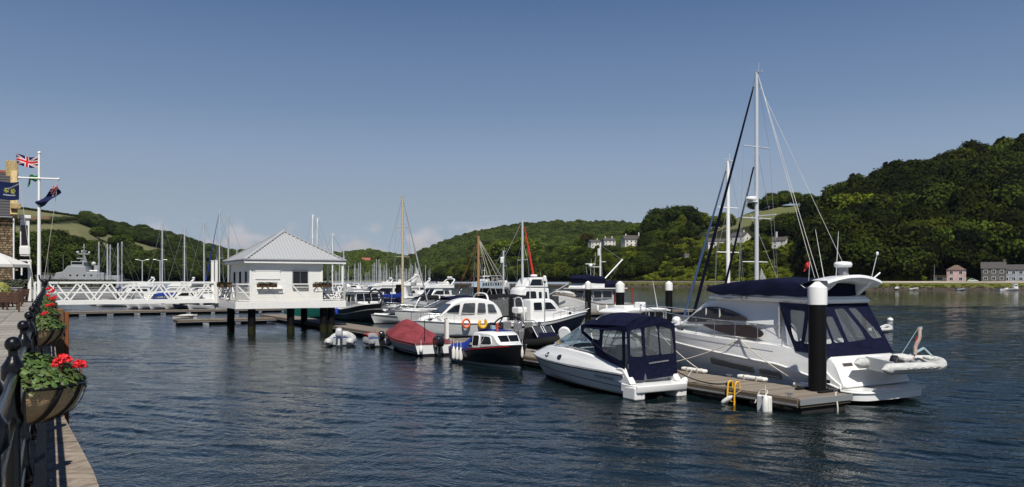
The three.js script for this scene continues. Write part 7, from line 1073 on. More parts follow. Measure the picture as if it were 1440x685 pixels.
{ // navy and white fishing boat
  const t = thing('angling_boat', 'white cabin fishing boat with a flared navy hull, bow toward the far shore', 'fishing boat', uv(54.2, 34.0, 0), HV - 0.12), L = 8.2, B = 2.9;
  const f = addHull(t, { L, B, fb: [1.0, 1.02, 1.75], rake: 1.2, tw: 0.88, ns: 24, wl: 0.1, stripes: [['white_band', (q) => lerp(1.0, 1.75, sst(0.35, 1.05, q)) - 0.28, (q) => lerp(1.0, 1.75, sst(0.35, 1.05, q)) - 0.02, M.paint]] }, { hull: M.navyhull, deck: M.white, rub: M.paint });
  const w = (a, b) => Math.max(0.2, Math.min(1.1, f.b(clamp((a + L / 2) / L)) - 0.25) - 0.2 * Math.max(0, b - 1.3));
  cabin(t, 'cabin', roundPoly([[-1.4, 0.9], [-1.3, 2.75], [0.3, 2.8], [0.7, 2.65], [1.3, 1.95], [2.7, 1.72], [2.9, 1.3]], 0.15, 3), w, M.white, 0.1); windows(t, [[[-1.1, 1.9], [-1.1, 2.5], [-0.4, 2.52], [-0.4, 1.9]], [[-0.2, 1.92], [-0.2, 2.52], [0.4, 2.5], [0.85, 1.98]]], w, M.dark, 0.08, M.white); for (const [p, q] of [[-1, -0.05], [0.05, 1]]) obj('windscreen', quad([1.3, 2.0, p * 0.8], [1.3, 2.0, q * 0.8], [0.78, 2.62, q * 0.7], [0.78, 2.62, p * 0.7], 0.015), M.smoke, t);
  for (const s of [-1, 1]) obj('porthole', [cyl(0.12, 0.12, 0.03, 2.2, 1.62, s * (w(2.2, 1.6) + 0.01), 14, Math.PI / 2)], M.dark, t);
  hullRail(t, f, 0.55, 0.98, 0.45, 5); obj('cuddy_gear', [rbox(0.8, 0.5, 1.4, 0.15, -1.9, 1.9, 0), pipe([[-1.8, 1.0, -0.8], [-2.0, 2.7, -0.7], [-2.0, 2.9, 0], [-2.0, 2.7, 0.7], [-1.8, 1.0, 0.8]], 0.04, 6)], M.white, t); each('antenna', [whip([0, 2.8, 0.4], [-0.3, 5.0, 0.4]), bar([-1.0, 2.8, 0], [-1.0, 4.2, 0], 0.03)], M.white, t); obj('bow_roller', [bar([3.9, 1.75, 0], [4.3, 1.95, 0], 0.04), bar([4.1, 1.8, 0], [4.1, 2.5, 0], 0.025)], M.steel, t);
}
{ // motor sailer with the red furled sail
  const t = thing('motor_sailer', 'white wheelhouse motor sailer with a tall mast and bright red furled sail', 'motor sailer', P(736, 78), HNV), L = 10, B = 3.3;
  const f = addHull(t, { L, B, fb: [1.1, 1.15, 1.6], rake: 0.9, tw: 0.8, round: true, ns: 18, stripes: [['hull_stripe', (q) => lerp(1.1, 1.6, q * q) - 0.3, (q) => lerp(1.1, 1.6, q * q) - 0.2, M.red]] }, { hull: M.white, deck: M.cream, rub: M.teak });
  const w = (a, b) => Math.max(0.3, Math.min(1.25, f.b(clamp((a + L / 2) / L)) - 0.3) - 0.1 * Math.max(0, b - 1.5));
  cabin(t, 'wheelhouse', roundPoly([[-2.4, 1.2], [-2.3, 3.5], [0.5, 3.6], [0.85, 3.4], [1.1, 2.3], [1.1, 1.2]], 0.15, 3), w, M.white, 0.1); windows(t, [[[-0.8, 2.45], [-0.75, 3.2], [0.3, 3.2], [0.55, 2.45]], [[-1.4, 2.45], [-1.4, 3.15], [-1.05, 3.15], [-1.05, 2.45]], [[-2.05, 2.45], [-2.0, 3.15], [-1.7, 3.15], [-1.7, 2.45]]], w, M.dark, 0.14, M.white);
  cabin(t, 'coachroof', roundPoly([[1.0, 1.2], [1.1, 2.25], [3.0, 2.1], [3.6, 1.5]], 0.12, 3), w, M.white, 0.08); windows(t, [[[1.4, 1.7], [1.4, 2.0], [2.1, 1.98], [2.1, 1.7]], [[2.3, 1.7], [2.3, 1.96], [2.8, 1.92], [2.9, 1.7]]], w, M.dark, 0.05);
  cabin(t, 'upper_screen', roundPoly([[-2.2, 3.55], [-2.1, 4.5], [-1.7, 4.55], [-0.2, 4.5], [0.4, 3.6]], 0.12, 3), (a, b) => 1.1 - 0.1 * (b - 3.5), M.white, 0.08); obj('upper_window', [-1, 1].flatMap((s) => sideWin([[-1.6, 3.75], [-1.5, 4.35], [-0.4, 4.35], [-0.05, 3.75]], (a, b) => 1.1 - 0.1 * (b - 3.5), s, 0.08)), M.dark, t); obj('radar_dome', [radarDome(-1.2, 4.6, 0, 0.35)], M.white, t);
  mastRig(t, { x: 0.1, base: 3.5, top: 10.0, r: 0.13, bow: [4.8, 1.6, 0], stern: null, half: 1.5, deckY: 1.2, furl: [[[-1.25, 4.2, 0], [-0.12, 9.5, 0], M.red, 0.11]], wr: 0.018, spread: [0.42] }); hullRail(t, f, 0.05, 0.97, 0.6, 8);
  obj('aft_screen', [box(0.04, 0.8, 1.8, -3.5, 2.3, 0)], M.smoke, t);
}
{ // trawler yacht
  const t = thing('trawler_yacht', 'white trawler yacht with navy flybridge covers, red-framed door, mast and cargo boom', 'motor yacht', P(832, 100), HNV + 0.14), L = 13, B = 4.1;
  const f = addHull(t, { L, B, fb: (q) => lerp(1.35, 2.6, sst(0.45, 1, q)) , rake: 1.3, tw: 0.85, ns: 22, wl: 0.12, bulwark: 0.3, stripes: [['hull_stripe', (q) => lerp(1.35, 2.6, sst(0.45, 1, q)) - 0.45, (q) => lerp(1.35, 2.6, sst(0.45, 1, q)) - 0.36, M.paint]] }, { hull: M.white, deck: M.cream, rub: M.teak });
  const w = (a, b) => Math.max(0.4, Math.min(1.6, f.b(clamp((a + L / 2) / L)) - 0.35) - 0.06 * Math.max(0, b - 1.5));
  cabin(t, 'wheelhouse', roundPoly([[-3.6, 1.2], [-3.5, 3.15], [2.2, 3.2], [2.5, 3.1], [2.9, 2.2], [2.9, 1.5]], 0.12, 3), w, M.grey, 0.08); windows(t, [[[1.4, 2.15], [1.3, 2.95], [2.1, 2.95], [2.45, 2.2]], [[-0.2, 2.1], [-0.2, 2.95], [1.1, 2.95], [1.1, 2.1]], [[-2.0, 2.1], [-2.0, 2.95], [-0.4, 2.95], [-0.4, 2.1]]], w, M.dark, 0.1, M.white); for (const [p, q] of [[-1, -0.35], [-0.32, 0.32], [0.35, 1]]) obj('windscreen', quad([2.93, 2.2, p * 1.35], [2.93, 2.2, q * 1.35], [2.55, 3.02, q * 1.3], [2.55, 3.02, p * 1.3], 0.015), M.dark, t);
  lab(obj('side_door', [-1, 1].map((s) => box(0.9, 1.75, 0.06, -2.8, 2.1, s * (w(-2.8, 2.1) + 0.02))), mat([0.16, 0.025, 0.02], 0.5, { map: woodTex }), t), 'varnished red side door'); obj('door_window', [-1, 1].map((s) => box(0.55, 0.7, 0.08, -2.8, 2.5, s * (w(-2.8, 2.1) + 0.025))), M.dark, t);
  obj('cabin_roof', [rbox(7.4, 0.12, 3.9, 0.05, -0.7, 3.26, 0)], M.white, t);
  cabin(t, 'flybridge', roundPoly([[-0.9, 3.3], [-0.9, 3.9], [2.0, 4.0], [2.7, 3.35]], 0.1, 3), () => 1.45, M.white, 0.08); obj('flybridge_cover', [shell(smoothRing([[-1.2, 3.85], [-1.1, 4.55], [0.4, 4.85], [1.8, 4.9], [2.7, 4.5], [2.2, 3.95]], 4), () => 1.5, 0.25)], M.navy, t); obj('boat_cover', [shell(smoothRing([[-5.0, 3.5], [-4.6, 3.9], [-3.4, 4.2], [-2.2, 4.1], [-1.7, 3.5]], 4), () => 0.8, 0.25)], M.navy, t);
  mastRig(t, { x: -1.5, base: 3.3, top: 9.0, r: 0.12, m: M.paint, half: 1.2, deckY: 3.3, spread: [], wires: false, topgear: false }); obj('cargo_boom', [bar([-1.55, 3.9, 0], [-5.4, 6.9, 0], 0.09, 8), ball(0.12, -5.4, 6.9, 0)], M.paint, t); obj('rigging', [bar([-1.5, 8.7, 0], [-5.4, 6.9, 0], 0.03, 4), bar([-5.4, 6.9, 0], [-4.2, 3.6, 1.5], 0.015, 4), bar([-1.5, 8.8, 0], [-0.6, 3.3, 1.4], 0.015, 4), bar([-1.5, 8.8, 0], [-0.6, 3.3, -1.4], 0.015, 4)], M.wire, t); obj('radar', [box(1.6, 0.1, 0.14, 0.2, 6.3, 0), ball(0.26, 0.2, 6.1, 0), box(1.6, 0.08, 0.1, -0.9, 5.95, 0), rbox(0.28, 0.9, 0.28, 0.06, -1.25, 7.8, 0), box(0.9, 0.08, 0.1, -2.0, 6.6, 0)], M.white, t); each('antenna', [whip([1.5, 3.9, -1.3], [1.3, 6.9, -1.3], 0.02), whip([1.0, 3.9, -1.35], [0.6, 7.7, -1.35], 0.02), whip([-0.4, 3.3, 0.9], [0.1, 6.0, 0.9], 0.025)], M.white, t);
  lab(obj('stern_post', [bar([-5.8, 1.3, -1.4], [-5.8, 3.2, -1.4], 0.09, 8), bar([-5.8, 3.1, -1.4], [-3.4, 3.1, -1.4], 0.05, 6)], mat([0.22, 0.04, 0.02], 0.5), t), 'varnished awning post at the stern'); hullRail(t, f, 0.6, 0.97, 0.6, 5); obj('foredeck_tender', [shell(smoothRing([[3.0, 2.3], [3.4, 2.75], [5.2, 3.0], [5.9, 2.9], [5.3, 2.5]], 3), () => 0.6, 0.2)], M.offwhite, t); obj('hull_fender', [-3.5, -2, -0.5, 1, 2.5].flatMap((x) => fenderGeo(x, 0.85, -2.12, 0.75, 0.16)), M.fender, t);
}
{ // long flat-roofed white boat behind the cruiser canopy
  const t = thing('flat_roof_launch', 'white launch with a long flat roof seen over the navy canopy', 'motor boat', P(893, 50), HV + 0.2), L = 6.6, B = 2.4; const f = addHull(t, { L, B, fb: [0.9, 0.9, 1.2], rake: 0.8, ns: 16 }, { hull: M.white, deck: M.white, rub: M.greycloth });
  obj('roof', [shell(smoothRing([[-2.2, 2.28], [-2.1, 2.42], [0, 2.55], [1.9, 2.46], [2.3, 2.32], [0, 2.3]], 3), () => 1.05, 0.08)], M.white, t); obj('roof_post', [[-1.8, 0.9], [-1.8, -0.9], [0.2, 0.95], [0.2, -0.95], [1.7, 0.9], [1.7, -0.9]].map(([x, z]) => bar([x, 0.9, z], [x, 2.35, z], 0.035)), M.alu, t); obj('roof_gear', [rbox(0.9, 0.2, 0.8, 0.06, -1.0, 2.6, 0), rbox(0.5, 0.35, 0.5, 0.05, 0.5, 2.7, 0)], M.white, t); obj('screen', [quad([1.7, 1.2, -0.9], [1.7, 1.2, 0.9], [1.6, 2.3, 0.85], [1.6, 2.3, -0.85], 0.01)], M.smoke, t); each('antenna', [whip([1.5, 2.4, 0.6], [1.0, 4.2, 0.6], 0.03)], M.white, t);
}
// sailing yachts behind the big motor yacht
{
  const a = thing('sailing_yacht', 'yacht with the tallest grey mast and a navy furled headsail behind the big motor yacht', 'sailing yacht', uv(29.3, 32.2, 0), HU); yachtKit(a, { L: 12.2, B: 3.6, hull: M.navyhull, mast: 15.1, mr: 0.12, furlM: M.navy, coverM: null, spray: M.navy, mx: 0.065, backstay: false, boom: false, wr: 0.011 });
  obj('backstay', [bar([0.7, 15.0, 0], [-4.6, 1.0, -0.7], 0.015, 4), bar([0.7, 15.0, 0], [-4.0, 1.0, 0.4], 0.015, 4), bar([0.7, 14.6, 0], [-5.9, 1.2, 0.9], 0.01, 4)], M.offwhite, a); obj('staysail', [bar([3.9, 1.4, 0], [1.0, 10.2, 0], 0.075, 8, 0.04)], M.navy, a); obj('sail_bundle', [sheet([[0.62, 3.4], [0.5, 4.9], [-0.5, 3.2], [-2.0, 2.5], [-0.4, 2.9]], [], (x, y) => [x, y, 0.05 * Math.sin(x * 6)])], M.offwhite, a); obj('mast_gear', [radarDome(0.95, 8.4, -0.25, 0.28), box(0.5, 0.05, 0.3, 0.9, 8.35, -0.2), box(1.6, 0.05, 0.06, 0.3, 7.6, 0), bar([0.9, 5.2, -0.9], [0.9, 5.2, 0.9], 0.025)], M.white, a);
  const b = thing('sailing_yacht', 'sailing yacht with a shorter silver mast and a dark blue furled headsail', 'sailing yacht', uv(37.2, 38, 0), HU); yachtKit(b, { L: 10.4, B: 3.3, hull: M.white, mast: 11.9, mr: 0.145, mastM: M.paint, furlM: M.bluerope, coverM: null, spray: M.navy, mx: 0.07, boom: false, wr: 0.011 });
}
// ------------------------------------------------------------------ dark launch and others behind the hut
{
  const t = thing('harbour_launch', 'black-hulled launch with a long white wheelhouse and blue fenders', 'launch', uv(81.4, 28.6, 0), HNU), L = 12, B = 3.7;
  const f = addHull(t, { L, B, fb: [1.25, 1.2, 1.95], rake: 1.2, tw: 0.85, ns: 24, wl: 0.12, stripes: [['hull_line', (q) => lerp(1.2, 1.95, sst(0.35, 1.05, q)) - 0.55, (q) => lerp(1.2, 1.95, sst(0.35, 1.05, q)) - 0.5, M.paint]] }, { hull: M.blackhull, deck: M.cream, rub: M.rubber });
  const w = (a, b) => Math.max(0.3, Math.min(1.4, f.b(clamp((a + L / 2) / L)) - 0.35) - 0.08 * Math.max(0, b - 1.4));
  cabin(t, 'wheelhouse', roundPoly([[-3.2, 1.1], [-3.1, 2.95], [1.5, 3.05], [1.8, 2.95], [2.2, 2.0], [4.1, 1.85], [4.3, 1.5]], 0.12, 3), w, M.white, 0.08); windows(t, [[[-2.8, 1.95], [-2.8, 2.75], [-1.9, 2.75], [-1.9, 1.95]], [[-1.6, 1.95], [-1.6, 2.75], [-0.7, 2.75], [-0.7, 1.95]], [[-0.4, 2.0], [-0.4, 2.75], [0.5, 2.75], [0.5, 2.0]], [[0.75, 2.05], [0.75, 2.75], [1.4, 2.75], [1.75, 2.05]]], w, M.dark, 0.08, M.white); for (const [p, q] of [[-1, -0.35], [-0.32, 0.32], [0.35, 1]]) obj('windscreen', quad([2.2, 2.1, p * 1.2], [2.2, 2.1, q * 1.2], [1.88, 2.9, q * 1.15], [1.88, 2.9, p * 1.15], 0.015), M.dark, t); obj('cabin_roof', [rbox(5.2, 0.1, 2.9, 0.04, -0.7, 3.08, 0)], M.white, t);
  obj('blue_fender', [-3.2, -2.2].flatMap((x) => fenderGeo(x, 0.95, 1.92, 0.75, 0.14)), M.bluefender, t); obj('white_fender', fenderGeo(-4.2, 1.0, 1.92, 0.8, 0.17), M.fender, t); hullRail(t, f, 0.55, 0.97, 0.6, 5); obj('coil', [at(new THREE.TorusGeometry(0.9, 0.09, 8, 24), 4.2, 2.4, 0, 0, 0.5)], M.rubber, t);
}
{ const t = thing('green_workboat', 'green open workboat lying behind the hut piles', 'workboat', P(448, 91), HV), L = 7; addHull(t, { L, B: 2.6, fb: [1.15, 1.1, 1.4], rake: 0.7, ns: 14, bulwark: 0.3 }, { hull: gel([0.01, 0.11, 0.09]), deck: M.grey }); obj('console', [rbox(0.9, 1.2, 1.0, 0.1, 0, 1.4, 0)], M.greycloth, t); }
const bt = (label, category, px, Z, turn, o, name = 'motor_cruiser') => { const t = thing(name, label, category, P(px, Z), turn); cruiserKit(t, o); return t; };
bt('big white flybridge cruiser with a beige canopy edge behind the black launch', 'motor yacht', 549, 122, HV + 2.5, { L: 14, B: 4.4, fb: [1.5, 1.6, 2.3], fly: true });
bt('white sports cruiser with a navy canopy and pale arch behind the launch wheelhouse', 'motor boat', 508, 108, HNV + 0.5, { L: 10, B: 3.3, fb: [1.2, 1.3, 1.7], canopy: M.navy });
bt('white sports cruiser with a broad navy cover behind the lifebuoy cruiser', 'motor boat', 622, 74, HNV, { L: 9.5, B: 3.1, canopy: M.navy, fb: [1.1, 1.2, 1.6] });
bt('white flybridge boat with blue canvas between the tan mast and the navy cover', 'motor boat', 612, 118, HNV + 0.2, { L: 10, B: 3.4, fly: true, fb: [1.2, 1.25, 1.8], bimini: M.navy });
bt('small navy-hulled speedboat with a grey cover beyond the maroon cover', 'speedboat', 566, 84, HNV - 0.5, { L: 6, B: 2.3, hull: M.navyhull, canopy: M.greycloth, fb: [0.9, 0.9, 1.2] });
bt('white cruiser bow pointing at the capless black pile', 'motor boat', 585, 92, HNV + 0.1, { L: 8.5, B: 2.9, hull: M.navyhull, canopy: M.black });
bt('small white day boat tied stern-on near the launch bow', 'speedboat', 551, 80, HNV + 0.3, { L: 5.2, B: 2.1, fb: [0.7, 0.7, 0.95], arch: false, rails: false });
[[498, 136, 'white cruiser with a pale arch seen past the hut porch rail', { L: 9, hard: true }], [528, 152, 'white flybridge cruiser behind the launch, left of the tan mast', { L: 11, B: 3.6, fly: true, fb: [1.2, 1.25, 1.8] }], [570, 142, 'white hard-top cruiser just right of the tan mast', { L: 9.5, hard: true }], [597, 134, 'white cruiser with a navy canopy farther off behind the capless pile', { L: 9, canopy: M.navy }], [482, 164, 'white cruiser almost hidden behind the hut porch post', { L: 9, hard: true }], [543, 170, 'white cruiser with a blue bimini in the far rank by the tan mast', { L: 10, bimini: M.blue }], [584, 176, 'white flybridge cruiser in the far rank behind the pale sail', { L: 11, B: 3.6, fly: true, fb: [1.2, 1.25, 1.8] }], [613, 168, 'white hard-top boat at the open-water end of the far rank', { L: 9, hard: true }]].forEach(([px, Z, l, o], i) => bt(l, 'motor boat', px, Z, HNV + (i % 3 - 1) * 0.3, { rails: false, ...o }));
{ const t = thing('tan_mast_yacht', 'sailing yacht with the tan-coloured mast behind the hut and launch', 'sailing yacht', P(563, 95), HNU + 0.25); yachtKit(t, { L: 11, B: 3.4, hull: M.navyhull, mast: 14.1, mr: 0.15, mastM: M.masttan, furlM: M.greycloth, coverM: M.blue, mx: 0.04, wr: 0.018 }); }
{ const t = thing('gaff_cutter', 'dark wooden gaff cutter with a varnished mast and pale stays', 'sailing boat', P(676, 86), HV); yachtKit(t, { L: 9, B: 3, hull: M.blackhull, mast: 8.9, mr: 0.17, mastM: M.mastwood, furlM: null, coverM: null, spray: null, wires: false, wr: 0.02, mx: -0.03, boom: false, backstay: false }); obj('stay', [[3.9, 1.2], [2.6, 1.1], [1.8, 1.0], [4.9, 1.3]].map(([x, y]) => bar([-0.2, 8.6, 0], [x, y, 0], 0.035, 4)), M.rope, t); obj('brown_stay', [bar([-0.3, 8.4, 0], [-3.8, 1.0, 0], 0.035, 4), bar([-0.3, 6.4, 0], [-2.8, 1.0, 0.4], 0.03, 4)], mat([0.16, 0.05, 0.025], 0.8), t); const fl = tag(obj('ensign', [grid(Array.from({ length: 6 }, (_, i) => [0, 1, 2].map((j) => [0.1 * Math.sin(i * 1.3), -i * 0.2, j * 0.14 + 0.03 * i])))], mat([0.5, 0.25, 0.03], 0.8)), 'yellow-brown limp flag beside the varnished mast', 'flag'); fl.position.copy(P(683, 84, 5.1)); }
{ const t = thing('sloop', 'sailing yacht with the slim grey mast carrying a white radar reflector', 'sailing yacht', P(703, 100), HNV); yachtKit(t, { L: 8.5, B: 2.8, mast: 7.9, mr: 0.13, furlM: null, coverM: M.navy, mx: -0.06, wr: 0.015, hull: M.white, stripe: M.navy, boom: false, spread: [] }); obj('reflector', [rbox(0.42, 0.75, 0.3, 0.08, -0.3, 6.8, 0)], M.paint, t); }
{ // harbour light post
  const t = thing('light_post', 'slim pole lamp with a white lantern beside the motor sailer', 'lamp post', P(766, 60, 0), 0); obj('pole', [cyl(0.05, 0.04, 5, 0, 1.8, 0, 10)], M.alu, t); obj('lantern', [cyl(0.13, 0.13, 0.3, 0, 4.35, 0, 14), lathe([[0.13, 4.5], [0.1, 4.56], [0, 4.6]], 14)], M.paint, t); obj('collar', [cyl(0.1, 0.1, 0.12, 0, 4.12, 0, 12)], M.rubber, t);
}
{ const t = thing('slipway_davit', 'thin grey spar leaning over the water in front of the far bank', 'spar', P(784, 95), 0); obj('spar', [bar([-1.6, 2.2, 0], [1.2, 3.8, 0], 0.06, 6)], M.alu, t); }
// river ferry
{
  const t = thing('passenger_ferry', 'white and pale blue passenger ferry out in the river', 'ferry', P(688, 262), HNV + 0.45), L = 19, B = 4.6; addHull(t, { L, B, fb: [1.8, 1.7, 2.4], rake: 1.6, ns: 14, nr: 5, wl: 0.3 }, { hull: M.blackhull, deck: M.grey, rub: M.paint });
  const pale = gel([0.5, 0.6, 0.68]); obj('saloon', [rbox(13, 2.1, 4.0, 0.2, 0.5, 2.85, 0)], pale, t); for (let i = 0; i < 9; i++) obj('window', [box(0.85, 0.9, 4.06, -5 + i * 1.35, 3.1, 0)], M.dark, t); obj('upper_deck', [rbox(9, 0.2, 4.2, 0.08, -0.4, 4.0, 0), rbox(3.2, 1.7, 2.8, 0.2, 3.2, 4.9, 0), rbox(5.5, 0.12, 3.6, 0.05, -1.8, 5.9, 0)], M.white, t); obj('wheelhouse_window', [box(3.3, 0.7, 2.5, 3.2, 5.2, 0), box(2.8, 0.7, 2.9, 3.2, 5.2, 0)], M.dark, t); obj('awning_post', [-4, -2, 0].flatMap((x) => [-1.6, 1.6].map((z) => bar([x, 4, z], [x, 5.9, z], 0.05))), M.paint, t); obj('stern_tent', [shell([[-9, 2], [-8.8, 3.6], [-7.6, 4.3], [-6.4, 3.6], [-6.2, 2]], () => 1.9, 0.2)], M.white, t); obj('mast', [bar([2.6, 5.8, 0], [2.6, 8.6, 0], 0.08), bar([2.6, 7.6, -0.8], [2.6, 7.6, 0.8], 0.05)], M.paint, t); railing(t, [[-5, 4.1, -2], [-2, 4.1, -2], [1.4, 4.1, -2]], 0.9, 0.04, 1, M.paint, true, 'rail');
}
// ------------------------------------------------------------------ moorings behind the footbridge
{
  const R = rng(99);
  const cr = [
    [168, 132, 'white motor cruiser moored behind the footbridge, below the warship', { L: 8, canopy: M.greycloth }], [188, 138, 'white flybridge cruiser behind the footbridge with two round radar balls', { L: 11, B: 3.6, fly: true, fb: [1.2, 1.3, 1.8] }],
    [216, 126, 'white boat with a bright blue cover behind the footbridge', { L: 7, canopy: M.blue, arch: false }], [238, 134, 'white cruiser with a dark windscreen behind the middle of the footbridge', { L: 9, hard: true }],
    [262, 128, 'navy-hulled cruiser behind the footbridge near its hut end', { L: 8.5, hull: M.navyhull, hard: true }], [284, 131, 'white hard-top cruiser directly behind the lifting posts', { L: 9.5, hard: true, fb: [1.2, 1.2, 1.6] }],
    [150, 140, 'small white cruiser behind the quay end of the footbridge', { L: 7, hard: true }], [246, 150, 'white flybridge cruiser farther off behind the footbridge', { L: 11.5, B: 3.7, fly: true, fb: [1.3, 1.3, 1.9] }], [300, 142, 'white cruiser with a navy canopy seen past the hut corner', { L: 9, canopy: M.navy }],
    [206, 158, 'white cruiser in the second rank behind the footbridge, with a bimini top', { L: 9, bimini: M.navy }], [275, 160, 'white cruiser in the second rank behind the lifting posts', { L: 10, hard: true }],
  ];
  cr.forEach(([px, Z, l, o], i) => { bt(l, 'motor boat', px, Z, HNV + (R() - 0.5) * 0.6, { rails: i < 6, ...o }); });
  const sd = [[196, 122, M.white, 'white open dinghy lying under the footbridge deck line, quay end'], [210, 121, M.white, 'white dinghy with a navy outboard under the footbridge'], [228, 120, M.white, 'white dinghy with a blue seat cover under the middle of the footbridge'], [248, 119, M.cream, 'cream dinghy with a black outboard under the footbridge'], [262, 118, M.navyhull, 'navy dinghy under the hut end of the footbridge'], [281, 117, M.white, 'long white dinghy under the footbridge beside the hut']];
  sd.forEach(([px, Z, h, l], i) => { const t = thing('open_dinghy', l, 'dinghy', P(px, Z), HNV + (i % 2) * 0.3); addHull(t, { L: 3.8, B: 1.6, fb: [0.6, 0.58, 0.85], rake: 0.4, draft: 0.2, ns: 10, nr: 4, bulwark: 0.25 }, { hull: h, deck: M.cream }); obj('thwart', [box(0.3, 0.05, 1.3, 0, 0.5, 0), box(0.3, 0.05, 1.3, -1.0, 0.5, 0)], i === 2 ? M.blue : M.teak, t); outboard(t, -1.95, 0.4, 0, i % 2 ? M.engine : M.enginegrey, 0.8); });
  const ym = [[143, 205, 340], [155, 200, 343], [159, 212, 344], [170, 205, 342], [176, 198, 340], [233, 165, 314], [265, 160, 320], [292, 158, 312], [313, 150, 297], [327, 145, 303], [445, 150, 303], [452, 156, 308], [475, 118, 330], [338, 190, 350], [490, 120, 352]];
  const yl = ['moored yacht with the first slim mast right of the warship', 'moored yacht with the left mast of the close pair right of the warship', 'moored yacht with the right mast of the close pair right of the warship', 'moored yacht with the stouter grey mast past the warship stern', 'moored yacht with the last grey mast past the warship stern', 'moored yacht whose tall mast rises over the middle of the footbridge', 'moored yacht whose tall mast rises over the footbridge near its hut end', 'moored yacht whose mast rises beside the white lifting posts', 'moored yacht with a blue furled sail beside the hut eaves', 'moored yacht whose mast rises from behind the white roof slope', 'moored yacht with the taller of two white masts behind the hut roof', 'moored yacht with the second white mast leaning behind the hut roof', 'moored yacht with a thin white mast behind the hut porch', 'moored yacht hidden behind the hut with a short mast', 'moored yacht with a short mast close beside the hut porch post'];
  ym.forEach(([px, Z, y], i) => { const t = thing('moored_yacht', yl[i], 'sailing yacht', P(px, Z), HNV + (R() - 0.5) * 0.9); const top = EYE + (395 - y) * Z / F; yachtKit(t, { L: 8 + 2 * R(), B: 2.9, hull: i % 4 === 2 ? M.navyhull : M.white, mast: top, mr: i === 11 || i === 10 ? 0.2 : Math.max(0.11, Z * 0.00085), mastM: i === 10 || i === 11 || i === 12 ? M.paint : M.mastgrey, furlM: i === 8 ? M.blue : null, coverM: i % 2 ? M.blue : M.offwhite, wr: 0.02, simple: Z > 170 }); });
  // the crowded moorings at the river bend: many alike yachts
  const proto = thing('distant_yacht', 'one of the many small white yachts moored at the river bend', 'sailing yacht', P(482, 420), HNV, 'yachts moored at the river bend'); yachtKit(proto, { L: 9, B: 3, mast: 12, mr: 0.16, furlM: null, coverM: null, simple: true, wr: 0.02 });
  for (let i = 0; i < 74; i++) { const px = lerp(462, 604, R() ** 0.9), Z = lerp(330, 900, R()); const o = copyOf(proto, 'distant_yacht', null, P(px, Z), HNV + (R() - 0.5)); o.scale.setScalar(0.85 + 0.4 * R()); }
  const fp = thing('distant_motor_boat', 'one of the small white motor boats moored at the river bend', 'motor boat', P(586, 300), HNV, 'motor boats moored at the river bend'); addHull(fp, { L: 8, B: 2.8, fb: [1, 1, 1.5], rake: 0.8, ns: 8, nr: 3 }, { hull: M.white, deck: M.cream }); obj('cabin', [shell([[-2.5, 1], [-2.3, 2.6], [0.6, 2.6], [1.4, 1.4], [2.6, 1.2]], () => 1.1, 0.08)], M.white, fp); obj('window', [-1, 1].flatMap((s) => sideWin([[-2, 1.8], [-1.9, 2.35], [0.4, 2.35], [0.9, 1.8]], () => 1.1, s, 0.06)), M.dark, fp);
  for (let i = 0; i < 22; i++) copyOf(fp, 'distant_motor_boat', null, P(lerp(478, 622, R()), lerp(180, 480, R())), HNV + (R() - 0.5));
  const sb = thing('sailing_boat', 'small boat with a pale sail hoisted beside the distant moorings', 'sailing boat', P(586, 230), HNV); addHull(sb, { L: 7, B: 2.4, fb: [0.9, 0.8, 1.1], rake: 0.7, ns: 8, nr: 3, round: true }, { hull: M.white, deck: M.cream }); obj('mast', [bar([0.2, 0.8, 0], [0.2, 8.3, 0], 0.09)], M.alu, sb); obj('sail', [sheet([[0.1, 1.4], [0.1, 8.2], [-2.6, 1.5]], [], (x, y) => [x, y, 0.35 * Math.sin(clamp(-x / 2.6) * 3.1) * (1 - (y - 1.4) / 8)]), sheet([[0.3, 7], [0.3, 1.2], [3.0, 1.1]], [], (x, y) => [x, y, 0.2])], M.offwhite, sb);
  // lamps on the far quay
  for (const [px, Z, l] of [[200, 190, 'double-headed street lamp rising behind the footbridge, nearer the warship'], [225, 190, 'double-headed street lamp rising behind the middle of the footbridge']]) { const t = thing('street_lamp', l, 'street lamp', P(px, Z, 1), 0.3); obj('pole', [cyl(0.14, 0.09, 8, 0, 4, 0, 8)], M.mastgrey, t); obj('arm', [pipe([[-0.9, 8.15, 0], [0, 7.95, 0], [0.9, 8.15, 0]], 0.06, 6)], M.mastgrey, t); for (const s of [-1, 1]) obj('lamp_head', [rbox(0.75, 0.18, 0.32, 0.06, s * 1.15, 8.2, 0)], M.silver, t); }
}
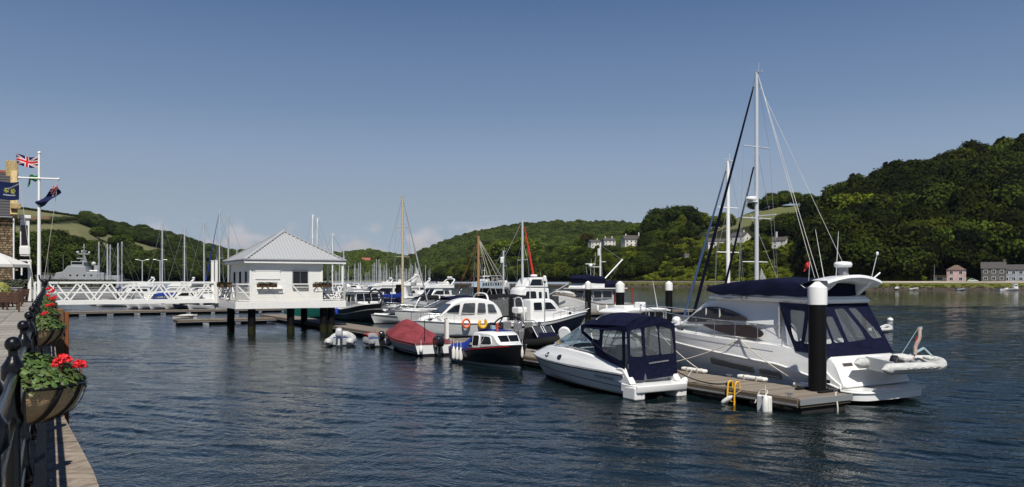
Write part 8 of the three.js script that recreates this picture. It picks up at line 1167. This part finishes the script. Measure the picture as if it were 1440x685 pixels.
// grey warship
{
  const Z = 300, t = thing('warship', 'grey navy patrol ship with a lattice mast moored beyond the footbridge', 'ship', P(118, Z), HNV - 0.35), L = 34, B = 9, grey = mat([0.31, 0.325, 0.345], 0.6, { map: wearTex }), dg = mat([0.16, 0.17, 0.18], 0.6, { map: wearTex });
  addHull(t, { L, B, fb: [3.6, 4.2, 6.4], rake: 4.5, draft: 1.5, tw: 0.85, ns: 20, nr: 6, wl: 0.4 }, { hull: grey, deck: dg });
  obj('superstructure', [shell([[-8, 3.8], [-8, 7.2], [-2, 7.4], [-1.5, 9.6], [4.5, 9.8], [6.2, 7.6], [8.5, 7.2], [9.5, 4.6]], () => 3.4, 0.25), rbox(4.5, 1.8, 5, 0.2, 1.5, 10.5, 0), rbox(5, 2, 4.4, 0.2, -10.5, 5.2, 0), rbox(1.6, 2.6, 2, 0.2, -4.5, 8.6, 0)], grey, t);
  obj('bridge_window', [box(0.1, 0.8, 4.6, 3.82, 10.8, 0), ...[-1, 1].map((s) => box(3.6, 0.8, 0.1, 1.6, 10.8, s * 2.53)), box(0.1, 0.7, 5.4, 5.7, 8.6, 0)], M.dark, t); for (let i = 0; i < 5; i++) obj('porthole', [box(0.6, 0.6, 6.9, -6 + i * 2.4, 6.2, 0)], M.dark, t);
  obj('mast', [bar([0, 11, 0], [0, 18, 0], 0.35, 8, 0.15), bar([0, 14.6, -2.2], [0, 14.6, 2.2], 0.14), bar([-2, 14.2, 0], [2.4, 14.2, 0], 0.16), bar([0, 16.6, -1.5], [0, 16.6, 1.5], 0.1), bar([-0.8, 11, 0.8], [0, 14.5, 0.1], 0.1), bar([-0.8, 11, -0.8], [0, 14.5, -0.1], 0.1), ball(0.5, 2.2, 14.8, 0), ball(0.4, -1.8, 14.8, 0), rbox(0.4, 0.9, 0.4, 0.05, 0, 15.2, 2.1), rbox(0.4, 0.9, 0.4, 0.05, 0, 15.2, -2.1), box(2.6, 0.25, 0.5, 1.1, 12.6, 0)], mat([0.45, 0.46, 0.47], 0.6), t);
  obj('radar', [rbox(2.2, 0.5, 0.5, 0.1, 0.6, 12.0, 1.6), ball(0.8, -3, 10.6, 1.2)], mat([0.5, 0.5, 0.5], 0.6), t); obj('gun', [lathe([[0.9, 0], [0.9, 0.7], [0.6, 1.1], [0, 1.2]], 14, 11.5, 5.3, 0), bar([11.5, 6.1, 0], [13.8, 6.5, 0], 0.09)], dg, t); each('antenna', [whip([12.8, 6, 1], [12.8, 14, 1], 0.07), whip([6.5, 7.5, -2], [6.5, 14, -2], 0.07), whip([-8, 7, 2], [-8, 12, 2], 0.06)], M.alu, t); hullRail(t, { pt: (q, y, s, i) => { const f = hullForm({ L, B, fb: [3.6, 4.2, 6.4], rake: 4.5, draft: 1.5, tw: 0.85 }); return f.pt(q, f.ys(q), s, i); }, ys: () => 0 }, 0.05, 0.95, 1.0, 10, -0.2, mat([0.4, 0.4, 0.4], 0.6)); obj('life_raft', [-5, -3.6].map((x) => cyl(0.4, 0.4, 1.3, x, 7.8, -3.0, 10, 0, 0, Math.PI / 2)), M.paint, t);
}
// small craft out on the river and on the far shore
{
  const d = thing('small_motor_dinghy', 'tiny white inflatable moored in open water behind the yacht stern', 'dinghy', P(1241, 66), HV + 0.2); inflatable(d, { L: 2.2, B: 1.2, r: 0.18, y: 0.2, m: M.hyp }); outboard(d, -1.1, 0.3, 0, M.engine, 0.7);
  const mk = (px, Z, turn, l, hull, y = 0.7) => { const t = thing('beached_dinghy', l, 'dinghy', P(px, Z, y), turn); addHull(t, { L: 4.6, B: 1.7, fb: [0.7, 0.65, 0.95], rake: 0.4, draft: 0.2, ns: 8, nr: 3, bulwark: 0.2 }, { hull, deck: M.cream }); obj('thwart', [box(0.3, 0.05, 1.3, 0, 0.6, 0)], M.teak, t); };
  mk(1262, 352, 1.0, 'small white dinghy drawn up on the far shore mud, bow out', M.white); mk(1285, 350, 0.1, 'pale dinghy lying broadside on the far shore mud', M.white, 0.35); mk(1351, 343, 0.2, 'grey dinghy at the water edge below the pink house', M.grey, 0.1);
  const fb = thing('white_fishing_boat', 'white fishing boat with a tall wheelhouse moored below the terraced houses', 'fishing boat', P(1418, 338), 0.1); addHull(fb, { L: 9, B: 2.8, fb: [0.9, 0.8, 1.1], rake: 0.8, ns: 12, nr: 4 }, { hull: M.white, deck: M.cream, rub: M.teak }); obj('wheelhouse', [shell([[2.2, 0.8], [2.2, 2.8], [3.6, 2.9], [4.0, 0.8]], () => 0.9, 0.08), rbox(1.9, 0.1, 2.0, 0.03, 2.9, 2.95, 0)], M.white, fb); obj('window', [box(1.0, 0.6, 1.86, 2.9, 2.2, 0)], M.dark, fb); obj('mast', [bar([2.2, 2.9, 0], [2.2, 5.2, 0], 0.05)], M.paint, fb); obj('engine_box', [rbox(1.4, 0.5, 1.0, 0.08, -1, 1.0, 0)], M.cream, fb);
  const hk = thing('hillside_pole', 'thin pale pole standing by the shed on the far road', 'pole', P(1314, 366, 3.6), 0); obj('pole', [cyl(0.12, 0.08, 8, 0, 4, 0, 8)], M.greycloth, hk);
  const b1 = thing('mooring_buoy', 'small white mooring buoy floating behind the thick pile', 'buoy', P(1252, 84, 0), 0); obj('float', [ball(0.3, 0, 0.12, 0, [1, 0.8, 1])], M.fender, b1); obj('ring', [at(new THREE.TorusGeometry(0.1, 0.02, 6, 12), 0, 0.42, 0)], M.steel, b1);
  const b2 = thing('mooring_buoy', 'small dark mooring buoy in open water between the ferry and the trawler yacht', 'buoy', P(770, 190, 0), 0); obj('float', [ball(0.4, 0, 0.15, 0, [1, 0.8, 1])], M.orange, b2); obj('ring', [at(new THREE.TorusGeometry(0.12, 0.02, 6, 12), 0, 0.5, 0)], M.steel, b2);
}
scene.fog = new THREE.FogExp2(0xb9c6d6, 0.00002);
renderer.render(scene, camera);
